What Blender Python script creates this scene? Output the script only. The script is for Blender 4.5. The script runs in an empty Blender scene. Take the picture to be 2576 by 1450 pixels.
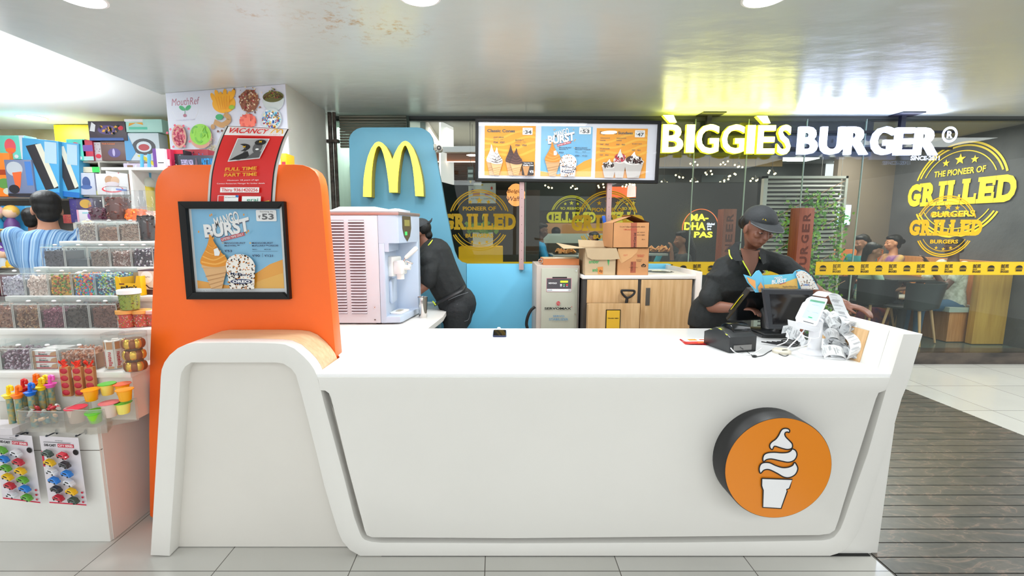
import bpy, bmesh, math, random
from math import pi, sin, cos, radians as R
from mathutils import Vector as V, Matrix, Euler
from mathutils.geometry import tessellate_polygon
random.seed(7)
S = bpy.context.scene
C = S.collection
# ---------------------------------------------------------------- camera
FPX, CX, CY, EYE, PITCH = 1145.0, 1250.0, 725.0, 1.55, R(7.46)
cd = bpy.data.cameras.new('camera'); cam = bpy.data.objects.new('camera', cd); C.objects.link(cam)
cd.sensor_width = 36.0; cd.lens = 36.0 * FPX / 2576; cd.shift_x = (1288 - CX) / 2576
cd.clip_start = 0.05; cd.clip_end = 100
cam.location = (0, 0, EYE); cam.rotation_euler = (pi / 2 - PITCH, 0, 0); S.camera = cam
# ---------------------------------------------------------------- world, exposure
w = bpy.data.worlds.new('mall'); S.world = w; w.use_nodes = True
w.node_tree.nodes['Background'].inputs[0].default_value = (0.96, 0.99, 1.0, 1)
w.node_tree.nodes['Background'].inputs[1].default_value = 1.05
S.view_settings.view_transform = 'Standard'; S.view_settings.look = 'None'
S.view_settings.exposure = 0.2; S.view_settings.gamma = 1.0; S.view_settings.use_curve_mapping = False
S.cycles.max_bounces = 8; S.cycles.transparent_max_bounces = 24; S.cycles.caustics_reflective = False
S.cycles.caustics_refractive = False; S.cycles.sample_clamp_indirect = 4.0

def area(loc, rot, sx, sy, power, col=(1, 1, 1), shape='RECTANGLE', spread=180):
    d = bpy.data.lights.new('lamp_light', 'AREA'); d.shape = shape; d.size = sx; d.size_y = sy
    d.energy = power; d.color = col; d.spread = R(spread)
    o = bpy.data.objects.new('lamp_light', d); C.objects.link(o); o.location = loc; o.rotation_euler = rot
    return o
COOL = (0.94, 0.98, 1.0)
# mall lighting behind the photographer and over the kiosk
area((0.6, -1.6, 2.70), (0, 0, 0), 5.0, 1.2, 70, (.97, .99, 1))
area((-0.3, 3.35, 2.70), (0, 0, 0), 2.6, .5, 30, COOL)
area((3.6, 2.0, 2.70), (0, 0, 0), 2.4, 1.6, 40, COOL)
area((5.6, 3.4, 2.70), (0, 0, 0), 1.6, 1.6, 60, (.97, 1, .98))  # added lamp that brightens the floor at the right
# toy shop on the left
area((-4.6, 3.3, 2.80), (0, 0, 0), 1.6, 2.6, 105, COOL)
area((-3.3, 1.2, 2.72), (0, 0, 0), .5, 2.0, 22, COOL)
area((-4.7, 3.6, 2.2), (pi, 0, 0), 1.6, .5, 75, COOL, spread=150)      # added upward lamp over the aisle, brightens the shop ceiling
# restaurant behind the glass
area((0.9, 6.3, 2.74), (0, 0, 0), 3.4, 1.4, 58, (1, .94, .84))
area((5.0, 6.3, 2.74), (0, 0, 0), 1.4, 1.6, 80, (1, .95, .88))
area((-1.5, 5.9, 2.72), (0, 0, 0), 1.0, .8, 34, (1, 1, .97))

# ---------------------------------------------------------------- helpers
_c, _s = cos(PITCH), sin(PITCH)
def at(x, y, Y=None, Z=None, X=None):
    """a point of the place, measured along the sight line through a photo point"""
    r = x - CX; u = CY - y
    d = (r, FPX * _c + u * _s, -FPX * _s + u * _c)
    t = Y / d[1] if Y is not None else (Z - EYE) / d[2] if Z is not None else X / d[0]
    return V((d[0] * t, d[1] * t, EYE + d[2] * t))
def lin(c): return tuple((v / 255 / 12.92) if v / 255 <= .04045 else ((v / 255 + .055) / 1.055) ** 2.4 for v in c)
MATS = {}
def mat(name, rgb, rough=.5, metal=0, emit=0, spec=.5, bump=0, bscale=60, noise=0, nscale=5, rgb2=None, alpha=1, coat=0, stretch=None, ecol=None):
    if name in MATS: return MATS[name]
    m = bpy.data.materials.new(name); m.use_nodes = True; nt = m.node_tree; b = nt.nodes['Principled BSDF']
    col = lin(rgb) + (1,)
    b.inputs['Base Color'].default_value = col; b.inputs['Roughness'].default_value = rough
    b.inputs['Metallic'].default_value = metal; b.inputs['Specular IOR Level'].default_value = spec
    b.inputs['Coat Weight'].default_value = coat; b.inputs['Coat Roughness'].default_value = .1
    if alpha < 1: b.inputs['Alpha'].default_value = alpha
    if emit:
        b.inputs['Emission Color'].default_value = (lin(ecol) + (1,)) if ecol else col
        b.inputs['Emission Strength'].default_value = emit
    if noise or bump or rgb2:
        tc = nt.nodes.new('ShaderNodeTexCoord'); mp = nt.nodes.new('ShaderNodeMapping')
        nt.links.new(tc.outputs['Object'], mp.inputs[0])
        if stretch: mp.inputs['Scale'].default_value = stretch
        if noise or rgb2:
            n = nt.nodes.new('ShaderNodeTexNoise'); n.inputs['Scale'].default_value = nscale; n.inputs['Detail'].default_value = 5
            nt.links.new(mp.outputs[0], n.inputs[0])
            rp = nt.nodes.new('ShaderNodeValToRGB'); nt.links.new(n.outputs[0], rp.inputs[0])
            c2 = lin(rgb2) if rgb2 else tuple(v * (1 - noise) for v in col[:3])
            rp.color_ramp.elements[0].position = .35; rp.color_ramp.elements[1].position = .65
            rp.color_ramp.elements[0].color = c2 + (1,); rp.color_ramp.elements[1].color = col
            nt.links.new(rp.outputs[0], b.inputs['Base Color'])
        if bump:
            n2 = nt.nodes.new('ShaderNodeTexNoise'); n2.inputs['Scale'].default_value = bscale; n2.inputs['Detail'].default_value = 4
            nt.links.new(mp.outputs[0], n2.inputs[0]); bp = nt.nodes.new('ShaderNodeBump')
            bp.inputs['Strength'].default_value = bump; bp.inputs['Distance'].default_value = .02
            nt.links.new(n2.outputs[0], bp.inputs['Height']); nt.links.new(bp.outputs[0], b.inputs['Normal'])
    MATS[name] = m; return m
def glass(name, tint=(255, 255, 255), refl=.09, rough=0.0, haze=0, hcol=(255, 255, 255)):
    if name in MATS: return MATS[name]
    m = bpy.data.materials.new(name); m.use_nodes = True; nt = m.node_tree; nt.nodes.remove(nt.nodes['Principled BSDF'])
    out = nt.nodes['Material Output']; tr = nt.nodes.new('ShaderNodeBsdfTransparent'); tr.inputs[0].default_value = lin(tint) + (1,)
    gl = nt.nodes.new('ShaderNodeBsdfGlossy'); gl.inputs['Roughness'].default_value = rough
    fr = nt.nodes.new('ShaderNodeLayerWeight'); fr.inputs[0].default_value = .5
    pw = nt.nodes.new('ShaderNodeMath'); pw.operation = 'POWER'; pw.inputs[1].default_value = 5; nt.links.new(fr.outputs['Facing'], pw.inputs[0])
    ad = nt.nodes.new('ShaderNodeMath'); ad.operation = 'MULTIPLY_ADD'; ad.inputs[1].default_value = .55; ad.inputs[2].default_value = refl * .5
    nt.links.new(pw.outputs[0], ad.inputs[0]); mx = nt.nodes.new('ShaderNodeMixShader')
    nt.links.new(ad.outputs[0], mx.inputs[0]); nt.links.new(tr.outputs[0], mx.inputs[1]); nt.links.new(gl.outputs[0], mx.inputs[2])
    last = mx
    if haze:
        df = nt.nodes.new('ShaderNodeBsdfDiffuse'); df.inputs[0].default_value = lin(hcol) + (1,)
        m2 = nt.nodes.new('ShaderNodeMixShader'); m2.inputs[0].default_value = haze
        nt.links.new(mx.outputs[0], m2.inputs[1]); nt.links.new(df.outputs[0], m2.inputs[2]); last = m2
    nt.links.new(last.outputs[0], out.inputs[0]); MATS[name] = m; return m

def tagit(o, label=None, cat=None, group=None, kind=None):
    if label: o['label'] = label
    if cat: o['category'] = cat
    if group: o['group'] = group
    if kind: o['kind'] = kind
    return o
def thing(name, label, cat, loc=(0, 0, 0), group=None, rz=0):
    o = bpy.data.objects.new(name, None); C.objects.link(o); o.location = loc; o.rotation_euler = (0, 0, rz)
    o.empty_display_size = .05
    return tagit(o, label, cat, group)
def wm(o):
    m = Matrix.LocRotScale(o.location, o.rotation_euler, o.scale)
    return (wm(o.parent) @ m) if o.parent else m
_tc = {}
def textmesh(s, off=0, shear=0, ext=0):
    k = (s, off, shear, ext)
    if k in _tc: return _tc[k]
    if off > .018 and ext == 0 and any(ch in s for ch in 'MWmw&'):   # thicken without breaking the inner corners
        vs, fs = textmesh(s, .008, shear, 0); n = len(vs); o2 = []; f2 = []
        for j, (dx, dy) in enumerate(((0, 0), (off * .8, 0), (-off * .8, 0), (0, off * .6), (0, -off * .6))):
            o2 += [v + V((dx, dy, j * 1e-4)) for v in vs]; f2 += [tuple(i + j * n for i in f) for f in fs]
        _tc[k] = (o2, f2); return _tc[k]
    cu = bpy.data.curves.new('t', 'FONT'); cu.body = s; cu.size = 1; cu.offset = off; cu.shear = shear; cu.extrude = ext
    cu.resolution_u = 3; o = bpy.data.objects.new('t', cu); C.objects.link(o)
    me = bpy.data.meshes.new_from_object(o.evaluated_get(bpy.context.evaluated_depsgraph_get()))
    vs = [v.co.copy() for v in me.vertices]; fs = [tuple(p.vertices) for p in me.polygons]
    bpy.data.objects.remove(o); bpy.data.curves.remove(cu); bpy.data.meshes.remove(me)
    _tc[k] = (vs, fs); return _tc[k]
def crom(pts, n=6, closed=True):
    """smooth curve through points"""
    P = [V(p) for p in pts]; L = len(P); out = []
    for i in range(L if closed else L - 1):
        p0, p1, p2, p3 = (P[(i - 1) % L], P[i], P[(i + 1) % L], P[(i + 2) % L]) if closed else (P[max(i - 1, 0)], P[i], P[i + 1], P[min(i + 2, L - 1)])
        for j in range(n):
            t = j / n
            out.append(.5 * ((2 * p1) + (-p0 + p2) * t + (2 * p0 - 5 * p1 + 4 * p2 - p3) * t * t + (-p0 + 3 * p1 - 3 * p2 + p3) * t ** 3))
    if not closed: out.append(P[-1].copy())
    return out
def rrect(x0, y0, x1, y1, r, n=5):
    o = []
    for cx, cy, a in ((x1 - r, y1 - r, 0), (x0 + r, y1 - r, pi / 2), (x0 + r, y0 + r, pi), (x1 - r, y0 + r, 1.5 * pi)):
        for k in range(n + 1): o.append((cx + r * cos(a + k * pi / 2 / n), cy + r * sin(a + k * pi / 2 / n)))
    return o

class MB:
    """collects shapes and links them as one mesh object"""
    def __init__(s): s.v = []; s.f = []; s.m = []; s.sm = []; s.mats = []; s.fn = None
    def mi(s, m):
        if m not in s.mats: s.mats.append(m)
        return s.mats.index(m)
    def add(s, vs, fs, m, M=None, smooth=False):
        b = len(s.v); k = s.mi(m)
        s.v += [(M @ V(v)) if M is not None else V(v) for v in vs]
        for f in fs: s.f.append(tuple(b + i for i in f)); s.m.append(k); s.sm.append(smooth)
        return s
    def bm(s, bm, m, M=None, smooth=False):
        bm.verts.index_update(); s.add([v.co for v in bm.verts], [[v.index for v in f.verts] for f in bm.faces], m, M, smooth); bm.free(); return s
    def box(s, c, d, m, rot=None, bev=0, seg=2):
        b = bmesh.new(); bmesh.ops.create_cube(b, size=1)
        for v in b.verts: v.co = V((v.co.x * d[0], v.co.y * d[1], v.co.z * d[2]))
        if bev: bmesh.ops.bevel(b, geom=b.edges[:], offset=min(bev, min(d) * .49), segments=seg, profile=.5, affect='EDGES')
        M = Matrix.Translation(c)
        if rot: M = M @ Euler(rot).to_matrix().to_4x4()
        return s.bm(b, m, M, bool(bev))
    def bx(s, x0, x1, y0, y1, z0, z1, m, bev=0):
        return s.box(((x0 + x1) / 2, (y0 + y1) / 2, (z0 + z1) / 2), (abs(x1 - x0), abs(y1 - y0), abs(z1 - z0)), m, None, bev)
    def prism(s, pts, a, b, m, axis='Y', bev=0, M=None, mside=None, smooth=True):
        """outline extruded: axis Y takes (x,z), Z takes (x,y), X takes (y,z)"""
        P = {'Y': lambda p, d: V((p[0], d, p[1])), 'Z': lambda p, d: V((p[0], p[1], d)), 'X': lambda p, d: V((d, p[0], p[1]))}[axis]
        if bev:
            bb = bmesh.new(); lo = [bb.verts.new(P(p, a)) for p in pts]; hi = [bb.verts.new(P(p, b)) for p in pts]; n = len(pts)
            f1 = bb.faces.new(lo); f2 = bb.faces.new(hi[::-1])
            for i in range(n): bb.faces.new((lo[i], hi[i], hi[(i + 1) % n], lo[(i + 1) % n]))
            bmesh.ops.recalc_face_normals(bb, faces=bb.faces[:])
            bmesh.ops.bevel(bb, geom=list(set(f1.edges[:] + f2.edges[:])), offset=bev, segments=2, profile=.5, affect='EDGES')
            bmesh.ops.triangulate(bb, faces=[f for f in bb.faces if len(f.verts) > 4])
            return s.bm(bb, m, M, smooth)
        n = len(pts); tr = tessellate_polygon([[V((p[0], p[1], 0)) for p in pts]])
        vs = [P(p, a) for p in pts] + [P(p, b) for p in pts]
        s.add(vs, list(tr) + [tuple(i + n for i in t[::-1]) for t in tr], m, M, False)
        return s.add(vs, [(i, i + n, (i + 1) % n + n, (i + 1) % n) for i in range(n)], mside or m, M, smooth)
    def ring(s, rings, m, M=None, caps=True, smooth=True):
        n = len(rings[0]); vs = [p for r in rings for p in r]; fs = []
        for k in range(len(rings) - 1):
            for i in range(n): fs.append((k * n + i, k * n + (i + 1) % n, (k + 1) * n + (i + 1) % n, (k + 1) * n + i))
        if caps: fs += [tuple(range(n))[::-1], tuple((len(rings) - 1) * n + i for i in range(n))]
        return s.add(vs, fs, m, M, smooth)
    def lathe(s, prof, m, M=None, n=24, caps=True):
        return s.ring([[V((r * cos(2 * pi * i / n), r * sin(2 * pi * i / n), z)) for i in range(n)] for r, z in prof], m, M, caps)
    def tube(s, pts, r, m, n=8, M=None, flat=1):
        P = [V(p) for p in pts]; rs = r if isinstance(r, (list, tuple)) else [r] * len(P); rings = []
        up = V((0, 0, 1)); prev = None
        for i, p in enumerate(P):
            t = (P[min(i + 1, len(P) - 1)] - P[max(i - 1, 0)]).normalized()
            if prev is None: a = t.cross(up) if abs(t.z) < .95 else t.cross(V((1, 0, 0)))
            else: a = prev - t * prev.dot(t)
            a.normalize(); b = t.cross(a); prev = a
            rings.append([p + rs[i] * (a * cos(2 * pi * k / n) + b * sin(2 * pi * k / n) * flat) for k in range(n)])
        return s.ring(rings, m, M)
    def cyl(s, p0, p1, r0, m, r1=None, n=20):
        return s.tube([p0, p1], [r0, r0 if r1 is None else r1], m, n)
    def sph(s, c, r, m, seg=14, M=None, rot=None):
        rr = r if isinstance(r, (tuple, list)) else (r, r, r)
        b = bmesh.new(); bmesh.ops.create_uvsphere(b, u_segments=seg, v_segments=max(6, seg * 2 // 3), radius=1)
        MM = Matrix.Translation(c)
        if rot: MM = MM @ Euler(rot).to_matrix().to_4x4()
        MM = MM @ Matrix.Diagonal((*rr, 1))
        return s.bm(b, m, (M @ MM) if M is not None else MM, True)
    def text(s, t, x0, z0, x1, z1, m, off=.012, shear=0, ext=0, y=0, M=None, keep=False, flip=False):
        """writing fitted to a box in the XZ plane, read from -Y"""
        vs, fs = textmesh(t, off, shear, .5 if ext else 0)
        if not vs: return s
        ax, bx_ = min(v.x for v in vs), max(v.x for v in vs); ay, by = min(v.y for v in vs), max(v.y for v in vs)
        sx = (x1 - x0) / (bx_ - ax); sz = (z1 - z0) / (by - ay)
        if keep: sx = sz = min(sx, sz)
        out = []
        for v in vs:
            X = x0 + (v.x - ax) * sx
            if flip: X = x1 - (X - x0)
            out.append(V((X, y - v.z * ext, z0 + (v.y - ay) * sz)))
        return s.add(out, fs, m, M)
    def build(s, name, parent=None, label=None, cat=None, group=None, kind=None, local=False, origin=None, mod=None):
        vs = [s.fn(v) for v in s.v] if s.fn else s.v
        me = bpy.data.meshes.new(name)
        if parent is not None:
            inv = Matrix.Identity(4) if local else wm(parent).inverted(); loc = V((0, 0, 0)); vs = [inv @ v for v in vs]
        elif local: loc = V((0, 0, 0))
        else:
            xs = [v.x for v in vs]; ys = [v.y for v in vs]; zs = [v.z for v in vs]
            loc = V(origin) if origin else V(((min(xs) + max(xs)) / 2, (min(ys) + max(ys)) / 2, min(zs)))
            vs = [v - loc for v in vs]
        me.from_pydata(vs, [], s.f)
        for m in s.mats: me.materials.append(m)
        me.polygons.foreach_set('material_index', s.m); me.polygons.foreach_set('use_smooth', s.sm)
        me.update(); me.validate()
        try: me.set_sharp_from_angle(angle=R(38))
        except Exception: pass
        o = bpy.data.objects.new(name, me); C.objects.link(o); o.location = loc
        if parent is not None: o.parent = parent
        return tagit(o, label, cat, group, kind)

class Art(MB):
    """flat print: sheet coordinates u right, v up, each layer a hair in front of the last"""
    STEP = .0005
    def __init__(s, M=None, flip=False): super().__init__(); s.M = M; s.flip = flip; s.L = 0
    def pt(s, u, v): return V((-u if s.flip else u, -s.L * s.STEP, v))
    def poly(s, pts, m):
        s.L += 1; tr = tessellate_polygon([[V((p[0], p[1], 0)) for p in pts]])
        s.add([s.pt(p[0], p[1]) for p in pts], tr, m, s.M); return s
    def rect(s, a, b, c, d, m, r=0, n=1):
        if r: return s.poly(rrect(a, b, c, d, r), m)
        s.L += 1; vs = []; 
        for k in range(n + 1): vs += [s.pt(a, b + (d - b) * k / n), s.pt(c, b + (d - b) * k / n)]
        s.add(vs, [(2 * k, 2 * k + 1, 2 * k + 3, 2 * k + 2) for k in range(n)], m, s.M); return s
    def ell(s, cu, cv, ru, rv, m, n=28, rot=0):
        return s.poly([(cu + ru * cos(t) * cos(rot) - rv * sin(t) * sin(rot), cv + ru * cos(t) * sin(rot) + rv * sin(t) * cos(rot)) for t in (2 * pi * k / n for k in range(n))], m)
    def arc(s, cu, cv, r0, r1, a0, a1, m, n=36):
        s.L += 1; vs = []
        for k in range(n + 1):
            t = a0 + (a1 - a0) * k / n; vs += [s.pt(cu + r0 * cos(t), cv + r0 * sin(t)), s.pt(cu + r1 * cos(t), cv + r1 * sin(t))]
        s.add(vs, [(2 * k, 2 * k + 1, 2 * k + 3, 2 * k + 2) for k in range(n)], m, s.M); return s
    def line(s, pts, wd, m):
        s.L += 1
        P = [V((p[0], p[1])) for p in pts]; vs = []
        for i, p in enumerate(P):
            t = (P[min(i + 1, len(P) - 1)] - P[max(i - 1, 0)]).normalized(); nn = V((-t.y, t.x)) * wd / 2
            vs += [s.pt(*(p + nn)), s.pt(*(p - nn))]
        s.add(vs, [(2 * k, 2 * k + 1, 2 * k + 3, 2 * k + 2) for k in range(len(P) - 1)], m, s.M); return s
    def loop(s, pts, wd, m): return s.line(list(pts) + [pts[0]], wd, m)
    def star(s, cu, cv, r, m):
        return s.poly([(cu + (r if k % 2 == 0 else r * .42) * sin(k * pi / 5), cv + (r if k % 2 == 0 else r * .42) * cos(k * pi / 5)) for k in range(10)], m)
    def txt(s, t, u0, v0, u1, v1, m, off=.012, shear=0, rot=0, keep=False, bend=0):
        s.L += 1
        vs, fs = textmesh(t, off, shear, 0)
        if not vs: return s
        ax, bx_ = min(v.x for v in vs), max(v.x for v in vs); ay, by = min(v.y for v in vs), max(v.y for v in vs)
        sx = (u1 - u0) / (bx_ - ax); sz = (v1 - v0) / (by - ay)
        if keep: sx = sz = min(sx, sz)
        cu, cv = (u0 + u1) / 2, (v0 + v1) / 2; out = []
        for v in vs:
            a = u0 + (v.x - ax) * sx - cu; b = v0 + (v.y - ay) * sz - cv
            if bend: b += bend * (1 - (2 * a / (u1 - u0)) ** 2)
            out.append(s.pt(cu + a * cos(rot) - b * sin(rot), cv + a * sin(rot) + b * cos(rot)) - V((0, v.z, 0)))
        s.add(out, fs, m, s.M); return s
    def speckle(s, n, fn, size, ms, rng):
        """scattered little flecks"""
        s.L += 1
        for _ in range(n):
            u, v = fn(rng); a = rng.random() * 6.28; q = size * (.5 + rng.random())
            s.add([s.pt(u + q * cos(a + k * 1.571) * (1 if k % 2 else .6), v + q * sin(a + k * 1.571) * (1 if k % 2 else .6)) for k in range(4)], [(0, 1, 2, 3)], rng.choice(ms), s.M)
        return s
def plane_at(loc, rz=0, tilt=0, roll=0):
    """sheet placed at loc, turned about Z, leaned back"""
    return Matrix.Translation(loc) @ Matrix.Rotation(rz, 4, 'Z') @ Matrix.Rotation(-tilt, 4, 'X') @ Matrix.Rotation(roll, 4, 'Y')
def dup(root, loc, rz=None, label=None, group=None, scale=None):
    r = root.copy(); C.objects.link(r); r.location = loc
    if rz is not None: r.rotation_euler = (0, 0, rz)
    if scale: r.scale = scale if isinstance(scale, (tuple, list)) else (scale,) * 3
    if label: r['label'] = label
    if group: r['group'] = group
    for ch in list(root.children):
        c = ch.copy(); C.objects.link(c); c.parent = r
        for g in ch.children:
            d = g.copy(); C.objects.link(d); d.parent = c
    return r
def blob(name, parts, m, voxel=.008, smooth=4, parent=None, extra=None, matfn=None):
    """one continuous body: tapering limbs, ellipsoids and lofts fused into a single skin"""
    b = MB()
    for p in parts:
        if p[0] == 'limb':
            pts = p[1]
            for i in range(len(pts) - 1):
                (a, ra), (c, rc) = pts[i], pts[i + 1]; a = V(a); c = V(c); k = 3
                b.tube([a.lerp(c, j / k) for j in range(k + 1)], [ra + (rc - ra) * j / k for j in range(k + 1)], m, 12)
            for q, rq in pts: b.sph(q, rq, m, 12)
        elif p[0] == 'ell': b.sph(p[1], p[2], m, 18, rot=p[3] if len(p) > 3 else None)
        elif p[0] == 'loft':   # rings: (centre, half width, half depth[, turn])
            rs = []
            for q in p[1]:
                cc, hx, hy = V(q[0]), q[1], q[2]; tz = q[3] if len(q) > 3 else 0
                rs.append([cc + V((hx * abs(cos(t)) ** .85 * (1 if cos(t) > 0 else -1) * cos(tz) - hy * sin(t) * sin(tz), hx * abs(cos(t)) ** .85 * (1 if cos(t) > 0 else -1) * sin(tz) + hy * sin(t) * cos(tz), 0)) for t in (2 * pi * k / 20 for k in range(20))])
            b.ring(rs, m)
        elif p[0] == 'mesh': b.add(p[1], p[2], m)
    o = b.build('tmp'); loc = o.location.copy()
    rm = o.modifiers.new('r', 'REMESH'); rm.mode = 'VOXEL'; rm.voxel_size = voxel
    if smooth: sm = o.modifiers.new('s', 'SMOOTH'); sm.factor = .5; sm.iterations = smooth
    bpy.context.view_layer.update()
    me = bpy.data.meshes.new_from_object(o.evaluated_get(bpy.context.evaluated_depsgraph_get()))
    bpy.data.objects.remove(o)
    me.transform(Matrix.Translation(loc)); me.name = name; me.materials.clear(); me.materials.append(m)
    me.polygons.foreach_set('use_smooth', [True] * len(me.polygons)); me.polygons.foreach_set('material_index', [0] * len(me.polygons))
    if matfn:
        for mm, test in matfn:
            me.materials.append(mm); k = len(me.materials) - 1
            for p in me.polygons:
                if test(p.center): p.material_index = k
    ob = bpy.data.objects.new(name, me); C.objects.link(ob)
    if parent is not None:
        ob.parent = parent; me.transform(wm(parent).inverted())
    return ob
# ---------------------------------------------------------------- shared materials
WHITE = mat('white_laminate', (233, 231, 226), .28, noise=.03, nscale=1.2)
TOP = mat('white_worktop', (250, 250, 250), .16)
OAK = mat('oak_laminate', (222, 184, 136), .38, rgb2=(203, 160, 110), nscale=3, stretch=(14, 14, 1.0))
OAKX = mat('oak_laminate_across', (232, 204, 164), .32, rgb2=(218, 186, 142), nscale=3, stretch=(1.2, 16, 16))
ORANGE = mat('orange_paint', (255, 108, 26), .38, bump=.04, bscale=300)
BLACK = mat('black_plastic', (24, 25, 27), .38)
BLACKM = mat('black_matte', (16, 16, 17), .75)
BLUE = mat('blue_paint', (106, 190, 226), .5)
BLUED = mat('blue_panel', (100, 160, 184), .55)
CHROME = mat('brushed_steel', (196, 190, 186), .28, 1, noise=.08, nscale=4, stretch=(1, 1, 20))
STEEL = mat('polished_steel', (215, 213, 210), .12, 1)
PW = mat('pure_white', (255, 255, 255), .5)
YEL = mat('decal_yellow', (228, 176, 0), .5)
INK = mat('ink_black', (22, 20, 20), .6)
GLASS = glass('window_glass', (244, 250, 248), .06)
SKIN = mat('skin_brown', (122, 78, 60), .48, bump=.03, bscale=90)
HAIR = mat('hair_black', (14, 12, 12), .45, spec=.35, bump=.3, bscale=60, stretch=(1, 1, .25))

# ---------------------------------------------------------------- floor
def floor_mat():
    m = bpy.data.materials.new('mall_tiles'); m.use_nodes = True; nt = m.node_tree; b = nt.nodes['Principled BSDF']; b.inputs['Roughness'].default_value = .14
    tc = nt.nodes.new('ShaderNodeTexCoord'); mp = nt.nodes.new('ShaderNodeMapping'); mp.inputs['Location'].default_value = (.055, -1.89 + .615 * 4, 0)
    nt.links.new(tc.outputs['Object'], mp.inputs[0]); br = nt.nodes.new('ShaderNodeTexBrick'); nt.links.new(mp.outputs[0], br.inputs[0])
    br.offset = 0; br.inputs['Scale'].default_value = 1; br.inputs['Brick Width'].default_value = .615; br.inputs['Row Height'].default_value = .615
    br.inputs['Mortar Size'].default_value = .0022; br.inputs['Mortar Smooth'].default_value = .1
    br.inputs['Color1'].default_value = lin((204, 202, 197)) + (1,); br.inputs['Color2'].default_value = lin((198, 196, 190)) + (1,); br.inputs['Mortar'].default_value = lin((96, 92, 86)) + (1,)
    n = nt.nodes.new('ShaderNodeTexNoise'); n.inputs['Scale'].default_value = 3; n.inputs['Detail'].default_value = 6; nt.links.new(tc.outputs['Object'], n.inputs[0])
    mx = nt.nodes.new('ShaderNodeMixRGB'); mx.blend_type = 'MULTIPLY'; mx.inputs[0].default_value = .12
    nt.links.new(br.outputs[0], mx.inputs[1]); nt.links.new(n.outputs[0], mx.inputs[2]); nt.links.new(mx.outputs[0], b.inputs['Base Color']); return m
def granite_mat():
    m = bpy.data.materials.new('ribbed_granite'); m.use_nodes = True; nt = m.node_tree; b = nt.nodes['Principled BSDF']; b.inputs['Roughness'].default_value = .32
    tc = nt.nodes.new('ShaderNodeTexCoord'); n = nt.nodes.new('ShaderNodeTexNoise'); n.inputs['Scale'].default_value = 2.6; n.inputs['Detail'].default_value = 10; n.inputs['Distortion'].default_value = 1.6
    mp = nt.nodes.new('ShaderNodeMapping'); mp.inputs['Rotation'].default_value = (0, 0, .5); mp.inputs['Scale'].default_value = (1, 2.6, 1)
    nt.links.new(tc.outputs['Object'], mp.inputs[0]); nt.links.new(mp.outputs[0], n.inputs[0])
    rp = nt.nodes.new('ShaderNodeValToRGB'); e = rp.color_ramp.elements
    e[0].position = .3; e[0].color = lin((82, 82, 78)) + (1,); e[1].position = .8; e[1].color = lin((92, 88, 82)) + (1,)
    for p, c in ((.44, (94, 90, 84)), (.5, (102, 97, 90)), (.515, (136, 118, 106)), (.53, (98, 94, 88)), (.62, (84, 84, 80))): q = e.new(p); q.color = lin(c) + (1,)
    nt.links.new(n.outputs[0], rp.inputs[0])
    n2 = nt.nodes.new('ShaderNodeTexNoise'); n2.inputs['Scale'].default_value = 40; n2.inputs['Detail'].default_value = 4; nt.links.new(tc.outputs['Object'], n2.inputs[0])
    mx = nt.nodes.new('ShaderNodeMixRGB'); mx.blend_type = 'MULTIPLY'; mx.inputs[0].default_value = .45
    nt.links.new(rp.outputs[0], mx.inputs[1]); nt.links.new(n2.outputs[0], mx.inputs[2]); nt.links.new(mx.outputs[0], b.inputs['Base Color'])
    return m
b = MB(); b.add([(-9, -5, 0), (9, -5, 0), (9, 5.08, 0), (-9, 5.08, 0)], [(0, 1, 2, 3)], floor_mat())
b.add([(-9, 5.08, 0), (-2.0, 5.08, 0), (-2.0, 9, 0), (-9, 9, 0)], [(0, 1, 2, 3)], b.mats[0])
b.build('floor', kind='structure', origin=(0, 0, 0))
GR = granite_mat(); b = MB(); y = -3.0
while y < 5.05:   # ribbed anti-slip strip: narrow slabs with a groove between
    b.bx(1.795, 3.96, y, y + .095, .0005, .006, GR); y += .1015
b.bx(1.795, 3.96, -3, 5.07, .0003, .003, mat('groove_dark', (40, 38, 36), .8))
b.build('floor_granite', kind='structure')

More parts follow.
